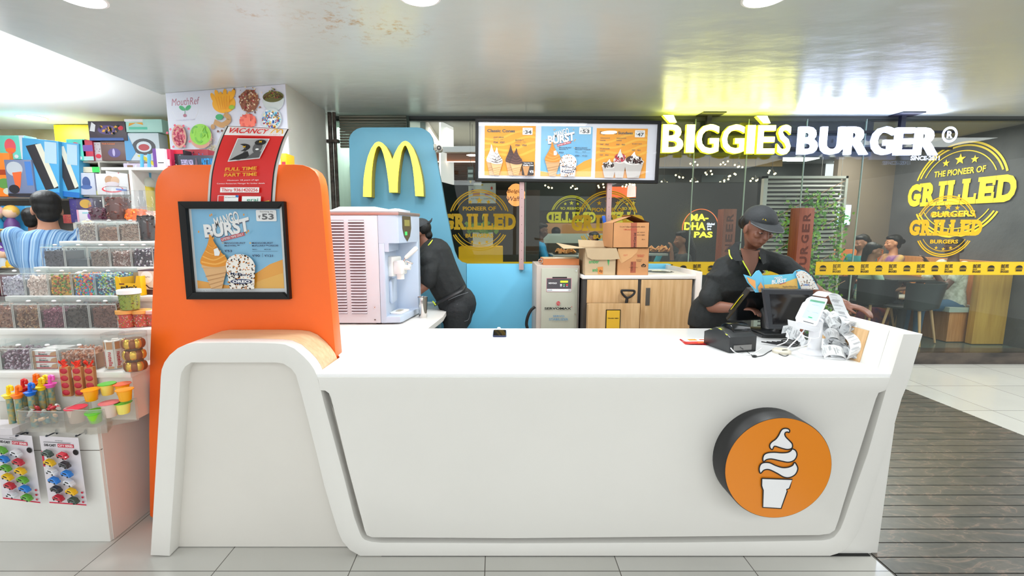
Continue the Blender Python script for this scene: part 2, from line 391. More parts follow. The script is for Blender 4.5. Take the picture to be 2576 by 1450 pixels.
# ---------------------------------------------------------------- ceilings
def ceil_mat():
    m = bpy.data.materials.new('ceiling_paint'); m.use_nodes = True; nt = m.node_tree; b = nt.nodes['Principled BSDF']
    b.inputs['Roughness'].default_value = .27; b.inputs['Specular IOR Level'].default_value = .6
    tc = nt.nodes.new('ShaderNodeTexCoord')
    n = nt.nodes.new('ShaderNodeTexNoise'); n.inputs['Scale'].default_value = 14; n.inputs['Detail'].default_value = 8; n.inputs['Roughness'].default_value = .7
    nt.links.new(tc.outputs['Object'], n.inputs[0]); rp = nt.nodes.new('ShaderNodeValToRGB'); nt.links.new(n.outputs[0], rp.inputs[0])
    rp.color_ramp.elements[0].position = .52; rp.color_ramp.elements[1].position = .66; rp.color_ramp.elements[0].color = (0, 0, 0, 1); rp.color_ramp.elements[1].color = (1, 1, 1, 1)
    ml = None
    for cx_, cy_, rad in ((-.9, 2.85, .42), (-1.35, 2.7, .16), (-.65, 2.95, .3)):
        d = nt.nodes.new('ShaderNodeVectorMath'); d.operation = 'DISTANCE'; d.inputs[1].default_value = (cx_, cy_, 2.75); nt.links.new(tc.outputs['Object'], d.inputs[0])
        mr = nt.nodes.new('ShaderNodeMapRange'); mr.inputs[1].default_value = 0; mr.inputs[2].default_value = rad; mr.inputs[3].default_value = 1; mr.inputs[4].default_value = 0
        nt.links.new(d.outputs['Value'], mr.inputs[0])
        if ml is None: ml = mr.outputs[0]
        else:
            q = nt.nodes.new('ShaderNodeMath'); q.operation = 'MAXIMUM'; nt.links.new(ml, q.inputs[0]); nt.links.new(mr.outputs[0], q.inputs[1]); ml = q.outputs[0]
    mu = nt.nodes.new('ShaderNodeMath'); mu.operation = 'MULTIPLY'; nt.links.new(ml, mu.inputs[0]); nt.links.new(rp.outputs[0], mu.inputs[1])
    mx = nt.nodes.new('ShaderNodeMixRGB'); mx.inputs[1].default_value = lin((213, 221, 218)) + (1,); mx.inputs[2].default_value = lin((186, 148, 96)) + (1,)
    nt.links.new(mu.outputs[0], mx.inputs[0]); nt.links.new(mx.outputs[0], b.inputs['Base Color'])
    mp = nt.nodes.new('ShaderNodeMapping'); mp.inputs['Scale'].default_value = (1.2, 2.2, 1); nt.links.new(tc.outputs['Object'], mp.inputs[0])
    n2 = nt.nodes.new('ShaderNodeTexNoise'); n2.inputs['Scale'].default_value = 2.2; n2.inputs['Detail'].default_value = 3; nt.links.new(mp.outputs[0], n2.inputs[0])
    bp = nt.nodes.new('ShaderNodeBump'); bp.inputs['Strength'].default_value = .35; bp.inputs['Distance'].default_value = .02
    nt.links.new(n2.outputs[0], bp.inputs['Height']); nt.links.new(bp.outputs[0], b.inputs['Normal']); return m
CEIL = ceil_mat()
b = MB(); b.prism([(-3.03, -2.2), (9, -2.2), (9, 5.12), (-1.8, 5.12), (-1.8, 4.3), (-3.03, 4.3)], 2.75, 2.80, CEIL, 'Z'); b.build('ceiling', kind='structure', origin=(0, 0, 0))
SHOPC = mat('shop_ceiling', (250, 252, 252), .6)
b = MB(); b.bx(-9, -3.02, -2.6, 6.2, 2.80, 2.84, SHOPC); b.bx(-3.02, -1.8, 4.3, 6.2, 2.80, 2.84, SHOPC); b.build('ceiling_shop', kind='structure')
b = MB(); b.bx(-1.9, 9, 5.12, 9, 2.78, 2.82, mat('restaurant_ceiling', (150, 150, 146), .7)); b.build('ceiling_restaurant', kind='structure')
# recessed round downlights
LENS = mat('downlight_lens', (255, 255, 255), .5, emit=22, ecol=(240, 248, 255))
LENSR = mat('restaurant_lens', (255, 255, 255), .5, emit=14, ecol=(255, 246, 232))
def downlight(x, y, z, label, r=.09, lens=None, power=0):
    t = thing('ceiling_light', label, 'ceiling light', (x, y, z), 'recessed round ceiling lights')
    a = MB(); a.lathe([(r, -.0), (r * 1.14, -.0), (r * 1.14, -.006), (r * 1.02, -.008), (r, -.004)], PW, n=32, caps=False); a.build('trim_ring', t, local=True)
    a = MB(); a.lathe([(r * 1.0, -.003), (r * .6, -.0045), (.001, -.005)], lens or LENS, n=32, caps=False); a.build('diffuser', t, local=True)
    if power:
        o = area((x, y, z - .012), (0, 0, 0), r * 1.9, r * 1.9, power, COOL, 'DISK')
    return t
p = at(205, -6, Z=2.75); downlight(p.x, p.y, 2.75, 'round downlight over the orange panel in the main ceiling', .1, power=16)
p = at(1055, -12, Z=2.75); downlight(p.x, p.y, 2.75, 'round downlight above the middle of the counter', .1, power=16)
p = at(1925, -8, Z=2.75); downlight(p.x, p.y, 2.75, 'round downlight above the till end of the counter', .1, power=16)
p = at(80, 295, Z=2.8); downlight(p.x, p.y, 2.80, 'round downlight over the toy shelves in the shop ceiling', .12, power=10)

# ---------------------------------------------------------------- walls and glass front
PAINT = mat('grey_paint', (206, 203, 194), .6, noise=.05)
b = MB(); b.prism([(-2.965, 4.262), (-1.765, 4.0), (-1.765, 4.87), (-2.965, 4.87)], 0, 2.75, PAINT, 'Z'); b.build('wall_column', kind='structure')
b = MB(); b.bx(-9, -1.85, 6.0, 6.1, 0, 2.82, mat('shop_wall', (206, 198, 168), .7, rgb2=(168, 150, 110), nscale=1.5)); b.build('wall_shop_back', kind='structure')
b = MB(); b.bx(-9, -8.9, -3, 6.1, 0, 2.82, PAINT); b.build('wall_shop_left', kind='structure')
p = at(2330, 885, Y=5.09); KZ = .135
KERB = mat('black_granite', (46, 42, 40), .25, rgb2=(84, 74, 66), nscale=3, stretch=(1, 1, 3))
b = MB(); b.bx(-1.75, 9, 5.08, 5.30, 0, KZ, KERB); b.build('baseboard_front', kind='structure')
b = MB(); b.bx(-1.9, 9, 5.30, 9, 0, KZ - .01, mat('restaurant_floor', (96, 108, 104), .2, noise=.2)); b.build('floor_restaurant', kind='structure')
b = MB(); b.bx(-1.75, 9, 5.1, 5.16, 2.70, 2.79, mat('head_channel', (70, 72, 70), .5)); b.build('trim_head', kind='structure')
XJ = [at(1034, 500, Y=5.1).x, at(1323, 500, Y=5.1).x, at(1741, 500, Y=5.1).x, at(1872, 500, Y=5.1).x, at(2016, 500, Y=5.1).x, at(2152, 600, Y=5.1).x, 6.25]
b = MB(); b.bx(-1.74, XJ[0] - .04, 5.10, 5.11, KZ, 2.72, glass('kitchen_glass', (225, 238, 232), .1, haze=.10, hcol=(200, 215, 208))); b.build('window_1', kind='structure')
EDGE = mat('glass_edge', (150, 170, 158), .2)
for i in range(6):
    b = MB(); b.bx(XJ[i], XJ[i + 1] - .006, 5.10, 5.11, KZ, 2.72, GLASS); b.bx(XJ[i + 1] - .009, XJ[i + 1], 5.098, 5.112, KZ, 2.72, EDGE)
    b.build('window_%d' % (i + 2), kind='structure')
b = MB(); b.bx(XJ[0] - .06, XJ[0], 5.08, 5.14, 0, 2.75, mat('green_grey_frame', (92, 104, 98), .5)); b.build('trim_1', kind='structure')
# restaurant shell: dark right wall, taupe far wall, dark side
DARK = mat('slate_plaster', (84, 84, 86), .75, rgb2=(70, 70, 73), nscale=3, bump=.35, bscale=14)
TAUPE = mat('taupe_wall', (118, 106, 94), .6, noise=.06)
b = MB(); b.bx(6.25, 6.35, 5.12, 8.6, 0, 2.8, DARK); b.build('wall_right', kind='structure')
b = MB(); b.bx(5.35, 6.25, 7.32, 7.42, 0, 2.8, TAUPE); b.build('wall_taupe', kind='structure')
b = MB(); b.bx(-1.95, -1.85, 4.87, 9, 0, 2.8, mat('kitchen_wall', (198, 206, 200), .6)); b.build('wall_left', kind='structure')
b = MB(); b.bx(-1.9, 6.3, 8.95, 9.0, 0, 2.8, mat('far_dark', (58, 58, 56), .6, rgb2=(78, 74, 70), nscale=1)); b.build('wall_far', kind='structure')  # dark wall stands in for the darkness of the mall beyond the far glass
b = MB(); b.bx(-1.85, -.86, 6.6, 6.65, .13, 2.78, mat('kitchen_back', (188, 198, 192), .5)); b.build('wall_kitchen', kind='structure')
b = MB(); b.bx(-.86, -.80, 5.3, 6.65, .13, 2.78, mat('lit_white_wall', (236, 232, 228), .5)); b.build('wall_partition', kind='structure')
# vertical dark pipe in the corner of the column
b = MB(); RUST = mat('dark_pipe', (92, 82, 74), .6, rgb2=(48, 40, 36), nscale=20)
for dx, r in ((0, .022), (.045, .018)): b.cyl((-1.73 + dx, 4.9, 0), (-1.73 + dx, 4.9, 2.74), r, RUST)
b.box((-1.71, 4.9, 2.45), (.13, .06, .03), RUST)
b.build('drain_pipe', label='pair of dark rusty vertical pipes beside the grey column', cat='pipe')
# steel shutter box over the kitchen glass
b = MB(); x1 = at(1022, 320, Y=4.98).x
for k in range(12): b.cyl((-1.66, 4.99, 2.72 - k * .028), (x1, 4.99, 2.72 - k * .028), .0135, mat('shutter', (128, 128, 116), .4, .4), n=8)
b.build('rolling_shutter', label='half rolled slatted grey shutter above the kitchen glass', cat='shutter')
# ---------------------------------------------------------------- service counter
YF = 1.98
def XZ(pts, Y, sc=1, ox=0, oy=0): return [(lambda q: (q.x, q.z))(at(x / sc + ox, y / sc + oy, Y=Y)) for x, y in pts]
outer = [(378, 1398), (383, 1317), (392, 1165), (400, 1025), (403.6, 949), (406, 930), (413, 912), (426, 894), (446, 877), (469, 866.5), (492, 863), (560, 862), (640, 862.5), (694, 864), (717.6, 867), (741, 877), (764, 897), (779, 913), (790, 929), (797, 945),
         (815, 1013.8), (841.6, 1112), (868, 1211), (891, 1302), (906, 1343.7), (911, 1353), (918, 1359.5), (936, 1364.5), (959, 1366.4), (1300, 1368), (1700, 1366), (1960, 1362.7), (2072, 1360.5), (2088, 1357.5), (2099, 1351.5), (2107, 1342), (2114.6, 1331), (2125, 1305),
         (2139, 1264), (2184, 1138.6), (2229, 981.7), (2243, 939), (2273.7, 841), (2321.7, 841), (2287, 959), (2269, 1004), (2251, 1068), (2247, 1085), (2211, 1192), (2175, 1300), (2166, 1325), (2157, 1344.8), (2139, 1371.7), (2125, 1385), (2108, 1394), (2088, 1400),
         (2050, 1404), (1700, 1408), (1288, 1410), (1050, 1410), (936, 1408), (906, 1400.6), (879.5, 1385), (860.6, 1362.6), (849, 1336), (834, 1287), (815, 1222), (796, 1142.7), (777, 1067), (757, 990), (750.6, 968), (743.8, 943.6), (731.6, 928), (712.7, 916), (693.7, 913),
         (481, 913), (466, 922.8), (456.7, 938), (453, 957), (448, 1051.7), (439.6, 1196), (430, 1336), (426, 1400)]
ct = thing('service_counter', 'long white ice cream counter with looping white frame and leaning right end', 'counter', (0, 2.4, 0))
rib = XZ(outer, YF)
rib = [(x, max(z, .004)) for x, z in rib]
b = MB(); b.prism(rib, YF, YF + .075, WHITE, bev=.003); b.build('looped_frame', ct)
b = MB(); b.bx(-.55, 1.78, YF + .004, YF + .06, .0003, .0045, BLACKM); b.build('gap_shade', ct)  # black strip paints the shade of the gap under the counter
# arch block under the curve and its oak cover
arch = XZ([(378, 1398), (383, 1317), (392, 1165), (400, 1025), (403.6, 949), (406, 930), (413, 912), (426, 894), (446, 877), (469, 866.5), (492, 863), (640, 862.5), (694, 864), (717.6, 867), (741, 877), (764, 897), (779, 913), (790, 929), (797, 945)], YF)
low = [(arch[-1][0] + .01, .80), (arch[-1][0] - .1, .75), (arch[-1][0] - .1, .95), (-1.30, 1.0), (-1.45, .95), (arch[0][0] + .06, .004)]
b = MB(); b.prism(arch + low, YF + .0751, 2.245, OAKX); b.build('oak_hood', ct)
b = MB(); rec = [(arch[0][0] + .03, .004), (arch[4][0] + .03, arch[4][1] - .05), (arch[9][0], 1.03), (arch[13][0], 1.03), (arch[18][0] - .03, .9), (-.5, .004)]
b.prism(rec, 2.045, 2.07, mat('white_recess', (226, 222, 215), .35, noise=.05, nscale=1.5)); b.build('recessed_panel', ct)
# front panel with rounded lower corners, groove behind
pan = XZ([(800, 949), (806, 982), (819, 983), (828, 989.6), (833.5, 1002), (874.7, 1172), (917.7, 1333.7), (923, 1346), (935.6, 1351.6), (1288, 1354), (1700, 1350), (2060, 1346), (2085.5, 1342.5), (2099, 1333.6), (2108, 1309), (2150, 1170), (2202, 1004), (2208.8, 988.4), (2224.5, 983), (2229, 979), (2238, 950)], YF)
b = MB(); b.prism(pan, YF - .004, YF + .028, WHITE, bev=.002); b.build('front_panel', ct)
rt = at(2206, 1398, Z=0); r2 = at(2251, 1058, Y=YF + .06)
k = (r2.x - rt.x) / r2.z
body = [(-.80, .004), (rt.x + .0, .004), (rt.x + k * .6, .6), (1.76, .86), (-.80, .86)]
b = MB(); b.prism(body, YF + .0755, 2.88, WHITE); b.build('body', ct)
sp = XZ([(2060, 1399), (2206, 1399), (2251, 1068), (2225, 1080), (2130, 1350)], YF + .02); b = MB(); b.prism([(x, max(z, .003)) for x, z in sp], YF + .02, YF + .0755, WHITE, smooth=False); b.build('side_panel', ct)
# worktop
zt = .90
b = MB(); b.prism([(-.815, YF + .002), (1.79, YF + .002), (1.80, 2.925), (-1.75, 2.925), (-1.75, 2.345), (-.85, 2.345), (-.80, 2.25)], zt - .028, zt, TOP, 'Z', bev=.002, smooth=False); b.build('worktop', ct)
# leaning right end
a0 = XZ([(2243, 941), (2273.7, 841), (2321.7, 841), (2287, 959), (2269, 1004), (2251, 1068)], YF)
endp = [a0[0], a0[1], a0[2], a0[3], (a0[4][0], a0[4][1]), (a0[5][0] - .02, a0[5][1]), (1.80, .7), (1.77, .85)]
b = MB(); b.prism(endp, YF + .0755, 2.47, WHITE); b.build('end_wall', ct)
b = MB(); dx = a0[1][0] - a0[0][0]; dz = a0[1][1] - a0[0][1]; nx = -.004
q = lambda t: (a0[0][0] + dx * t, a0[0][1] + dz * t)
lo, hi = q(-.02), q(.86)
b.add([(lo[0] + nx, 2.16, lo[1]), (hi[0] + nx, 2.16, hi[1]), (hi[0] + nx, 2.44, hi[1]), (lo[0] + nx, 2.44, lo[1]), (lo[0] + .01, 2.16, lo[1]), (hi[0] + .01, 2.16, hi[1]), (hi[0] + .01, 2.44, hi[1]), (lo[0] + .01, 2.44, lo[1])],
      [(0, 1, 2, 3), (4, 7, 6, 5), (0, 4, 5, 1), (3, 2, 6, 7)], OAK)
b.build('oak_inlay', ct)

# ---------------------------------------------------------------- round cone sign on the front
f0 = at(1822.8, 1178, Y=1.865); f1 = at(2093.5, 1178, Y=1.865); fc = (f0 + f1) / 2; rad = (f1.x - f0.x) / 2
ft = at(1958, 1050.8, Y=1.865); fb = at(1958, 1304.8, Y=1.865); zc = (ft.z + fb.z) / 2; rad = (rad + (ft.z - fb.z) / 2) / 2
t = thing('round_sign', 'round orange ice cream cone sign in a black drum on the counter front', 'sign', (fc.x, 1.97, zc))
Mx = Matrix.Translation((fc.x, 0, zc)) @ Matrix.Rotation(pi / 2, 4, 'X')
b = MB(); b.lathe([(rad, -1.9755), (rad, -1.87), (rad * .99, -1.866), (rad * .975, -1.866)], mat('black_drum', (40, 40, 42), .45, noise=.2), Matrix.Translation((fc.x, 0, zc)) @ Matrix.Rotation(-pi / 2, 4, 'X') @ Matrix.Scale(-1, 4, (0, 0, 1)), n=72, caps=False)
b.build('drum', t)
OR2 = mat('sign_orange', (228, 134, 30), .35)
A = Art(Matrix.Translation((fc.x, 1.866, zc))); A.ell(0, 0, rad * .985, rad * .985, OR2, 72); A.build('face', t)
def ep(pts): return [(q.x - fc.x, q.z - zc) for q in (at(1740 + x / 3.081, 980 + y / 3.081, Y=1.863) for x, y in pts)]
swirls = [[(730, 303), (752, 309), (760, 322), (755, 335), (742, 331), (728, 335), (722, 350), (732, 372), (760, 400), (780, 425), (778, 455), (745, 467), (700, 458), (650, 442), (636, 448), (625, 468), (608, 455), (606, 430), (622, 408), (650, 388), (672, 360), (690, 325), (706, 308)],
          [(780, 462), (806, 476), (815, 510), (795, 548), (750, 565), (690, 555), (620, 540), (580, 545), (558, 560), (550, 540), (560, 508), (590, 492), (640, 488), (700, 492), (745, 488), (768, 475)],
          [(795, 565), (814, 590), (820, 620), (800, 660), (755, 683), (710, 678), (660, 650), (600, 622), (560, 625), (532, 650), (521, 620), (530, 585), (555, 568), (600, 568), (650, 590), (700, 605), (745, 603), (780, 588)]]
cone = [(540, 688), (777, 697), (755, 765), (732, 775), (738, 787), (690, 922), (548, 913), (551, 780), (545, 765), (539, 745)]
A = Art(Matrix.Translation((fc.x, 1.864, zc))); SW = mat('sign_white', (238, 238, 240), .4)
for i, s_ in enumerate(swirls): q = [tuple(v) for v in crom([V((x, y)) for x, y in ep(s_)], 5)]; A.poly(q, SW); A.loop(q, .0055, INK)
q = ep(cone); A.poly(q, SW); A.loop(q, .0055, INK); A.build('cone_emblem', t)

# ---------------------------------------------------------------- orange partition
op = [(383, 1310), (377, 1298), (375, 1090), (377, 900), (385, 712), (391, 546), (390, 475), (393, 458), (398, 444), (409, 429), (424, 419), (440, 415.5), (456, 415), (742, 414), (762, 415.5), (778, 421), (792, 431), (801, 446), (806, 465), (809, 490), (844.4, 895), (870, 1200), (600, 1300)]
pts = XZ(op, 2.25); pts = [(x, max(z, .0)) for x, z in pts]
pts[-1] = (-1.0, 0.0); pts[-2] = (-.86, 0.0)
pts[0] = (pts[1][0] + .03, 0.0)
b = MB(); b.prism(pts, 2.25, 2.345, ORANGE, bev=.002); b.build('orange_partition', label='tall bright orange partition panel with rounded top standing on the floor behind the counter arch', cat='partition')

# ---------------------------------------------------------------- mango artwork, shared by poster, menu and topper
SKY = mat('print_sky', (120, 190, 234), .5, rgb2=(150, 208, 240), nscale=2); SAND = mat('print_mango', (250, 172, 50), .5); SAND2 = mat('print_mango_light', (252, 190, 78), .5)
SW1 = mat('print_swirl', (226, 146, 44), .5); SW2 = mat('print_swirl_light', (242, 176, 82), .5); CN1 = mat('print_cone', (222, 176, 124), .5); CN2 = mat('print_cone_line', (188, 138, 88), .5)
NAVY = mat('print_navy', (60, 70, 104), .5); REDP = mat('print_red', (206, 70, 84), .5); GREYT = mat('print_grey', (92, 94, 96), .5); LGREY = mat('print_light', (236, 238, 240), .5)
CRUMB = [mat('crumb_dark', (52, 40, 34), .6), mat('crumb_orange', (214, 128, 42), .6), mat('crumb_white', (244, 240, 234), .6)]
def cone_art(A, u, v, w, h, top, light, lean=0):
    """soft serve in a cone: foot at (u,v)"""
    cw = w * .5
    A.poly([(u - cw * .42, v), (u + cw * .42, v), (u + cw * .98, v + h * .40), (u - cw * .98, v + h * .40)], CN1)
    for k in range(4): A.line([(u - cw * (.42 + .12 * k), v + h * .075 * k), (u + cw * (.50 + .12 * k), v + h * .075 * (k + 1))], w * .03, CN2)
    A.poly([(u - cw * 1.02, v + h * .39), (u + cw * 1.02, v + h * .39), (u + cw * 1.0, v + h * .46), (u - cw, v + h * .46)], CN1)
    f = lambda a, c: (u + cw * a + lean * max(0, c - .8) * 5, v + h * c)
    A.poly([tuple(q) for q in crom([V(f(*q)) for q in ((-.95, .44), (-1.08, .51), (-.92, .60), (-.66, .70), (-.44, .80), (-.26, .92), (-.22, 1.0), (-.02, .955), (.10, .87), (.34, .77), (.62, .67), (.96, .58), (1.05, .50), (.92, .43), (0, .40))], 4)], top)
    for p0, p1, p2, w_ in (((-.98, .50), (.1, .455), (1.0, .53), .10), ((-.86, .60), (.0, .53), (.9, .62), .09), ((-.60, .70), (.0, .635), (.62, .70), .07), ((-.38, .81), (.0, .75), (.30, .80), .05)):
        A.line([tuple(q) for q in crom([V(f(*p0)), V(f(*p1)), V(f(*p2))], 5, False)], w * w_ * .6, light)
def cup_art(A, u, v, w, h, rng, n=230):
    A.poly([(u - w * .42, v), (u + w * .42, v), (u + w * .5, v + h * .62), (u - w * .5, v + h * .62)], CRUMB[2])
    A.ell(u, v + h * .64, w * .5, h * .34, CRUMB[2])
    def fn(r):
        while 1:
            a, c = r.uniform(-.5, .5), r.uniform(0, 1)
            if c < .64 or (a / .5) ** 2 + ((c - .64) / .34) ** 2 < 1: return u + a * w * (.86 + .14 * min(c / .6, 1)), v + c * h
    A.speckle(n, fn, w * .035, CRUMB, rng)
    A.txt('McFlurry', u - w * .36, v + h * .35, u + w * .38, v + h * .45, NAVY, .02, rot=-.08); A.ell(u, v + h * .21, w * .38, h * .07, NAVY); A.txt('OREO', u - w * .3, v + h * .17, u + w * .3, v + h * .25, PW, .03)
def mango(A, u, v, w, h, rng, n=230, topper=False):
    A.rect(u, v, u + w, v + h, SKY)
    A.poly([(u, v), (u + w, v), (u + w, v + h * .37), (u + w * .85, v + h * .31), (u + w * .62, v + h * .15), (u + w * .35, v + h * .04), (u + w * .15, v + h * .075), (u, v + h * .105)], SAND)
    A.poly([(u + w * .5, v), (u + w, v), (u + w, v + h * .2), (u + w * .75, v + h * .11)], SAND2)
    f = lambda a, c: (u + w * a, v + h * c)
    A.txt('MANGO', *f(.24, .80), *f(.54, .93), SKY if 0 else NAVY, .05, .25, .30); A.txt('MANGO', *f(.24, .805), *f(.54, .935), PW, .03, .25, .30)
    A.txt('BURST', *f(.12, .68), *f(.66, .85), NAVY, .06, .1, .16, bend=-h * .02); A.txt('BURST', *f(.12, .69), *f(.66, .86), PW, .045, .1, .16, bend=-h * .02)
    c, s = cos(.25), sin(.25); cu, cv = f(.45, .655); hw, hh = w * .14, h * .022
    A.poly([(cu + a * hw * c - d * hh * s, cv + a * hw * s + d * hh * c) for a, d in ((-1, -1), (1, -1), (1, 1), (-1, 1))], REDP); A.txt('LIMITED TIME ONLY', cu - hw * .92, cv - hh * .6, cu + hw * .92, cv + hh * .6, PW, .01, rot=.25)
    A.rect(*f(.735, .85), *f(.965, .99), PW, h * .015); A.txt('Starting At', *f(.78, .955), *f(.93, .978), GREYT, 0); A.txt('₹', *f(.76, .885), *f(.785, .925), GREYT); A.txt('53', *f(.80, .87), *f(.935, .945), GREYT, .03)
    for a, tx in ((.33, ('MANGOBURST', 'McSWIRL™')), (.645, ('MANGOBURST', 'McFLURRY™OREO®'))):
        A.txt(tx[0], *f(a + .025, .568), *f(a + .265, .59), NAVY, .015); A.txt(tx[1], *f(a + .025, .535), *f(a + .025 + (.17 if a < .5 else .30), .557), NAVY, .015); A.rect(*f(a, .572), *f(a + .016, .586), SAND2)
    A.txt('₹53', *f(.355, .465), *f(.44, .495), NAVY, .02); A.txt('SMALL', *f(.67, .493), *f(.73, .505), NAVY, .01); A.txt('MEDIUM', *f(.81, .493), *f(.88, .505), NAVY, .01)
    A.rect(*f(.67, .475), *f(.96, .478), NAVY); A.rect(*f(.785, .40), *f(.788, .45), NAVY); A.txt('₹90', *f(.67, .405), *f(.755, .435), NAVY, .02); A.txt('₹121', *f(.81, .405), *f(.905, .435), NAVY, .02)
    cone_art(A, u + w * .235, v, w * .29, h * .69, SW1, SW2); A.poly([f(.25, .42), f(.30, .42), f(.315, .46), f(.29, .52), f(.245, .50)], LGREY)
    cup_art(A, u + w * .535, v, w * .33, h * .45, rng, n)
    for a, c in ((.24, .92), (.26, .93), (.62, .93), (.10, .72), (.66, .73), (.26, .64), (.64, .71)): A.ell(*f(a, c), w * .008, w * .014, SW1, 8)
# framed poster on the orange panel
rng = random.Random(3)
pa, pb = at(470, 753.5, Y=2.222), at(714.5, 507, Y=2.222)
t = thing('poster_frame', 'black framed square poster of a mango ice cream cone on the orange panel', 'picture frame', ((pa.x + pb.x) / 2, 2.248, pa.z))
fw = .034; x0, x1, z0, z1 = pa.x, pb.x, pa.z, pb.z; b = MB()
FB = mat('frame_black', (12, 12, 13), .5, spec=.35)
for q in ([(x0, z0), (x1, z0), (x1 - fw, z0 + fw), (x0 + fw, z0 + fw)], [(x1 - fw, z1 - fw), (x0 + fw, z1 - fw), (x0, z1), (x1, z1)][::-1], [(x0, z0), (x0 + fw, z0 + fw), (x0 + fw, z1 - fw), (x0, z1)], [(x1, z0), (x1, z1), (x1 - .012, z1 - .012), (x1 - .012, z0 + .012)]): b.prism(q, 2.218, 2.2485, FB, bev=.0015, smooth=False)
b.build('frame', t)
A = Art(Matrix.Translation((x0, 2.243, z0))); W_, H_ = x1 - x0, z1 - z0
A.rect(.01, .01, W_ - .01, H_ - .01, mat('paper_white', (232, 234, 236), .5)); mango(A, fw + .012, fw + .018, W_ - fw - .045, H_ - 2 * fw - .02, rng)
A.txt('Limited time offer. Prices include taxes. Product images are for representation.', fw + .012, fw + .006, W_ * .55, fw + .011, GREYT, 0)
A.build('print', t)
b = MB(); b.bx(x0 + .03, x1 - .013, 2.2345, 2.2355, z0 + .03, z1 - .03, glass('poster_glass', (252, 252, 252), .05)); b.build('cover_sheet', t)

# curling vacancy poster tucked behind the frame
LE = crom([V(p) for p in ((527.5, 512), (530, 470), (534, 432), (545, 385), (558, 348), (573, 316.5))], 6, False); RE = crom([V(p) for p in ((684.5, 512), (687, 470), (692, 425), (702, 385), (714, 350), (727, 324.6))], 6, False)
def edge(E_, t): t = max(0, min(.9999, t)) * (len(E_) - 1); i = int(t); return E_[i].lerp(E_[min(i + 1, len(E_) - 1)], t - i)
def curl(v):
    u, tt = v.x, v.z; a, c = edge(LE, tt), edge(RE, tt); p = a.lerp(c, u)
    Y = 2.240 - .13 * max(0, tt - .25) ** 1.6 - .012 * sin(pi * u) * (.3 + tt)
    q = at(p.x, p.y, Y=Y); return V((q.x, q.y + v.y, q.z))
RED = mat('vacancy_red', (226, 36, 34), .3); SH = mat('poster_sleeve', (214, 212, 208), .2)
A = Art(); A.fn = curl; A.rect(-.035, -.01, 1.045, 1.03, SH, n=24); A.rect(0, 0, 1, 1, INK, n=24); A.rect(.02, 0, .98, .985, RED, n=24)
A.rect(.02, .845, .98, .985, PW, n=4); A.txt('VACANCY', .06, .875, .70, .96, RED, .02, .15)
A.line([tuple(q) for q in crom([V((.75, .885)), V((.78, .955)), V((.82, .965)), V((.845, .90)), V((.87, .965)), V((.91, .955)), V((.94, .885))], 4, False)], .016, mat('arch_yellow_print', (250, 186, 30), .5))
A.txt("i'm lovin' it", .74, .858, .92, .872, RED, 0)
A.poly([(.22, .50), (.72, .53), (.78, .80), (.26, .80)], LGREY); PH = mat('photo_grey', (92, 92, 94), .5); PD = mat('photo_dark', (28, 28, 30), .5)
A.poly([(.235, .51), (.71, .54), (.765, .79), (.275, .79)], mat('photo_back', (176, 176, 178), .5)); A.ell(.38, .60, .10, .085, PH); A.ell(.40, .67, .12, .05, PD); A.poly([(.24, .515), (.56, .535), (.5, .62), (.44, .60), (.34, .56)], PD)
A.ell(.64, .67, .075, .075, PH); A.ell(.66, .74, .09, .04, PD); A.poly([(.5, .53), (.71, .54), (.72, .62), (.6, .6)], PH); A.ell(.645, .645, .03, .012, PW, 10); A.txt('M', .64, .735, .68, .765, YEL, .02); A.txt('M', .41, .665, .45, .69, YEL, .02)
YT = mat('vacancy_yellow', (244, 176, 44), .4); A.txt('FULL TIME', .22, .395, .72, .435, YT, .03); A.rect(.22, .378, .72, .382, YT); A.txt('PART TIME', .22, .325, .74, .365, YT, .03)
A.txt('Minimum 18 years of age', .28, .265, .78, .285, PW, 0); A.txt('Contact Restaurant Manager for further details', .12, .225, .88, .245, PW, 0)
A.rect(.18, .135, .80, .19, PW); A.txt('Thiru 9361420256', .20, .145, .78, .18, RED, .005)
A.rect(.15, .025, .48, .105, PW); A.rect(.16, .03, .25, .10, RED); A.txt('Best Companies to Work For', .27, .075, .44, .09, GREYT, 0); A.ell(.46, .095, .03, .015, mat('logo_blue', (40, 120, 200), .5), 5); A.rect(.54, .025, .84, .095, PW); A.txt('erai', .62, .035, .80, .075, mat('logo_green', (70, 160, 130), .5), .01)
A.poly([(.84, .02), (.98, .05), (.98, .0), (.7, 0)], YT)
A.build('vacancy_poster', label='curling red and white VACANCY poster tucked behind the black frame on the orange panel', cat='poster')
# ---------------------------------------------------------------- blue back wall, golden arches
YB = 4.30
bp = [(877.7, 351.7), (881, 340), (888, 331), (898, 324), (911, 320.5), (1049, 320.5), (1060, 322), (1069, 326), (1081, 334.5), (1087.5, 346), (1095.6, 387.6), (1111.7, 470), (1121.6, 531), (1127.8, 557), (1136.9, 606), (1143, 633), (1150.5, 651.5), (1161, 660.6), (1173, 664)]
pts = XZ(bp, YB) + [(XZ([(1173, 664)], YB)[0][0], 0), (XZ([(883, 519)], YB)[0][0] - .02, 0)]
BLUEP = mat('blue_panel_front', (88, 148, 172), .5, noise=.05, nscale=2)
b = MB(); b.prism(pts, YB, YB + .08, BLUEP, bev=.003); b.build('blue_partition', label='tall blue partition with rounded top behind the white ice cream machine', cat='partition')
zl = at(1250, 665, Y=YB).z; xl = pts[-2][0]; xr = at(1688, 668, Y=YB).x
b = MB(); b.bx(xl + .002, xr, YB, YB + .08, 0, zl, BLUE, bev=.003); b.build('low_partition', label='low light blue partition panel below the burger shop glass', cat='partition')
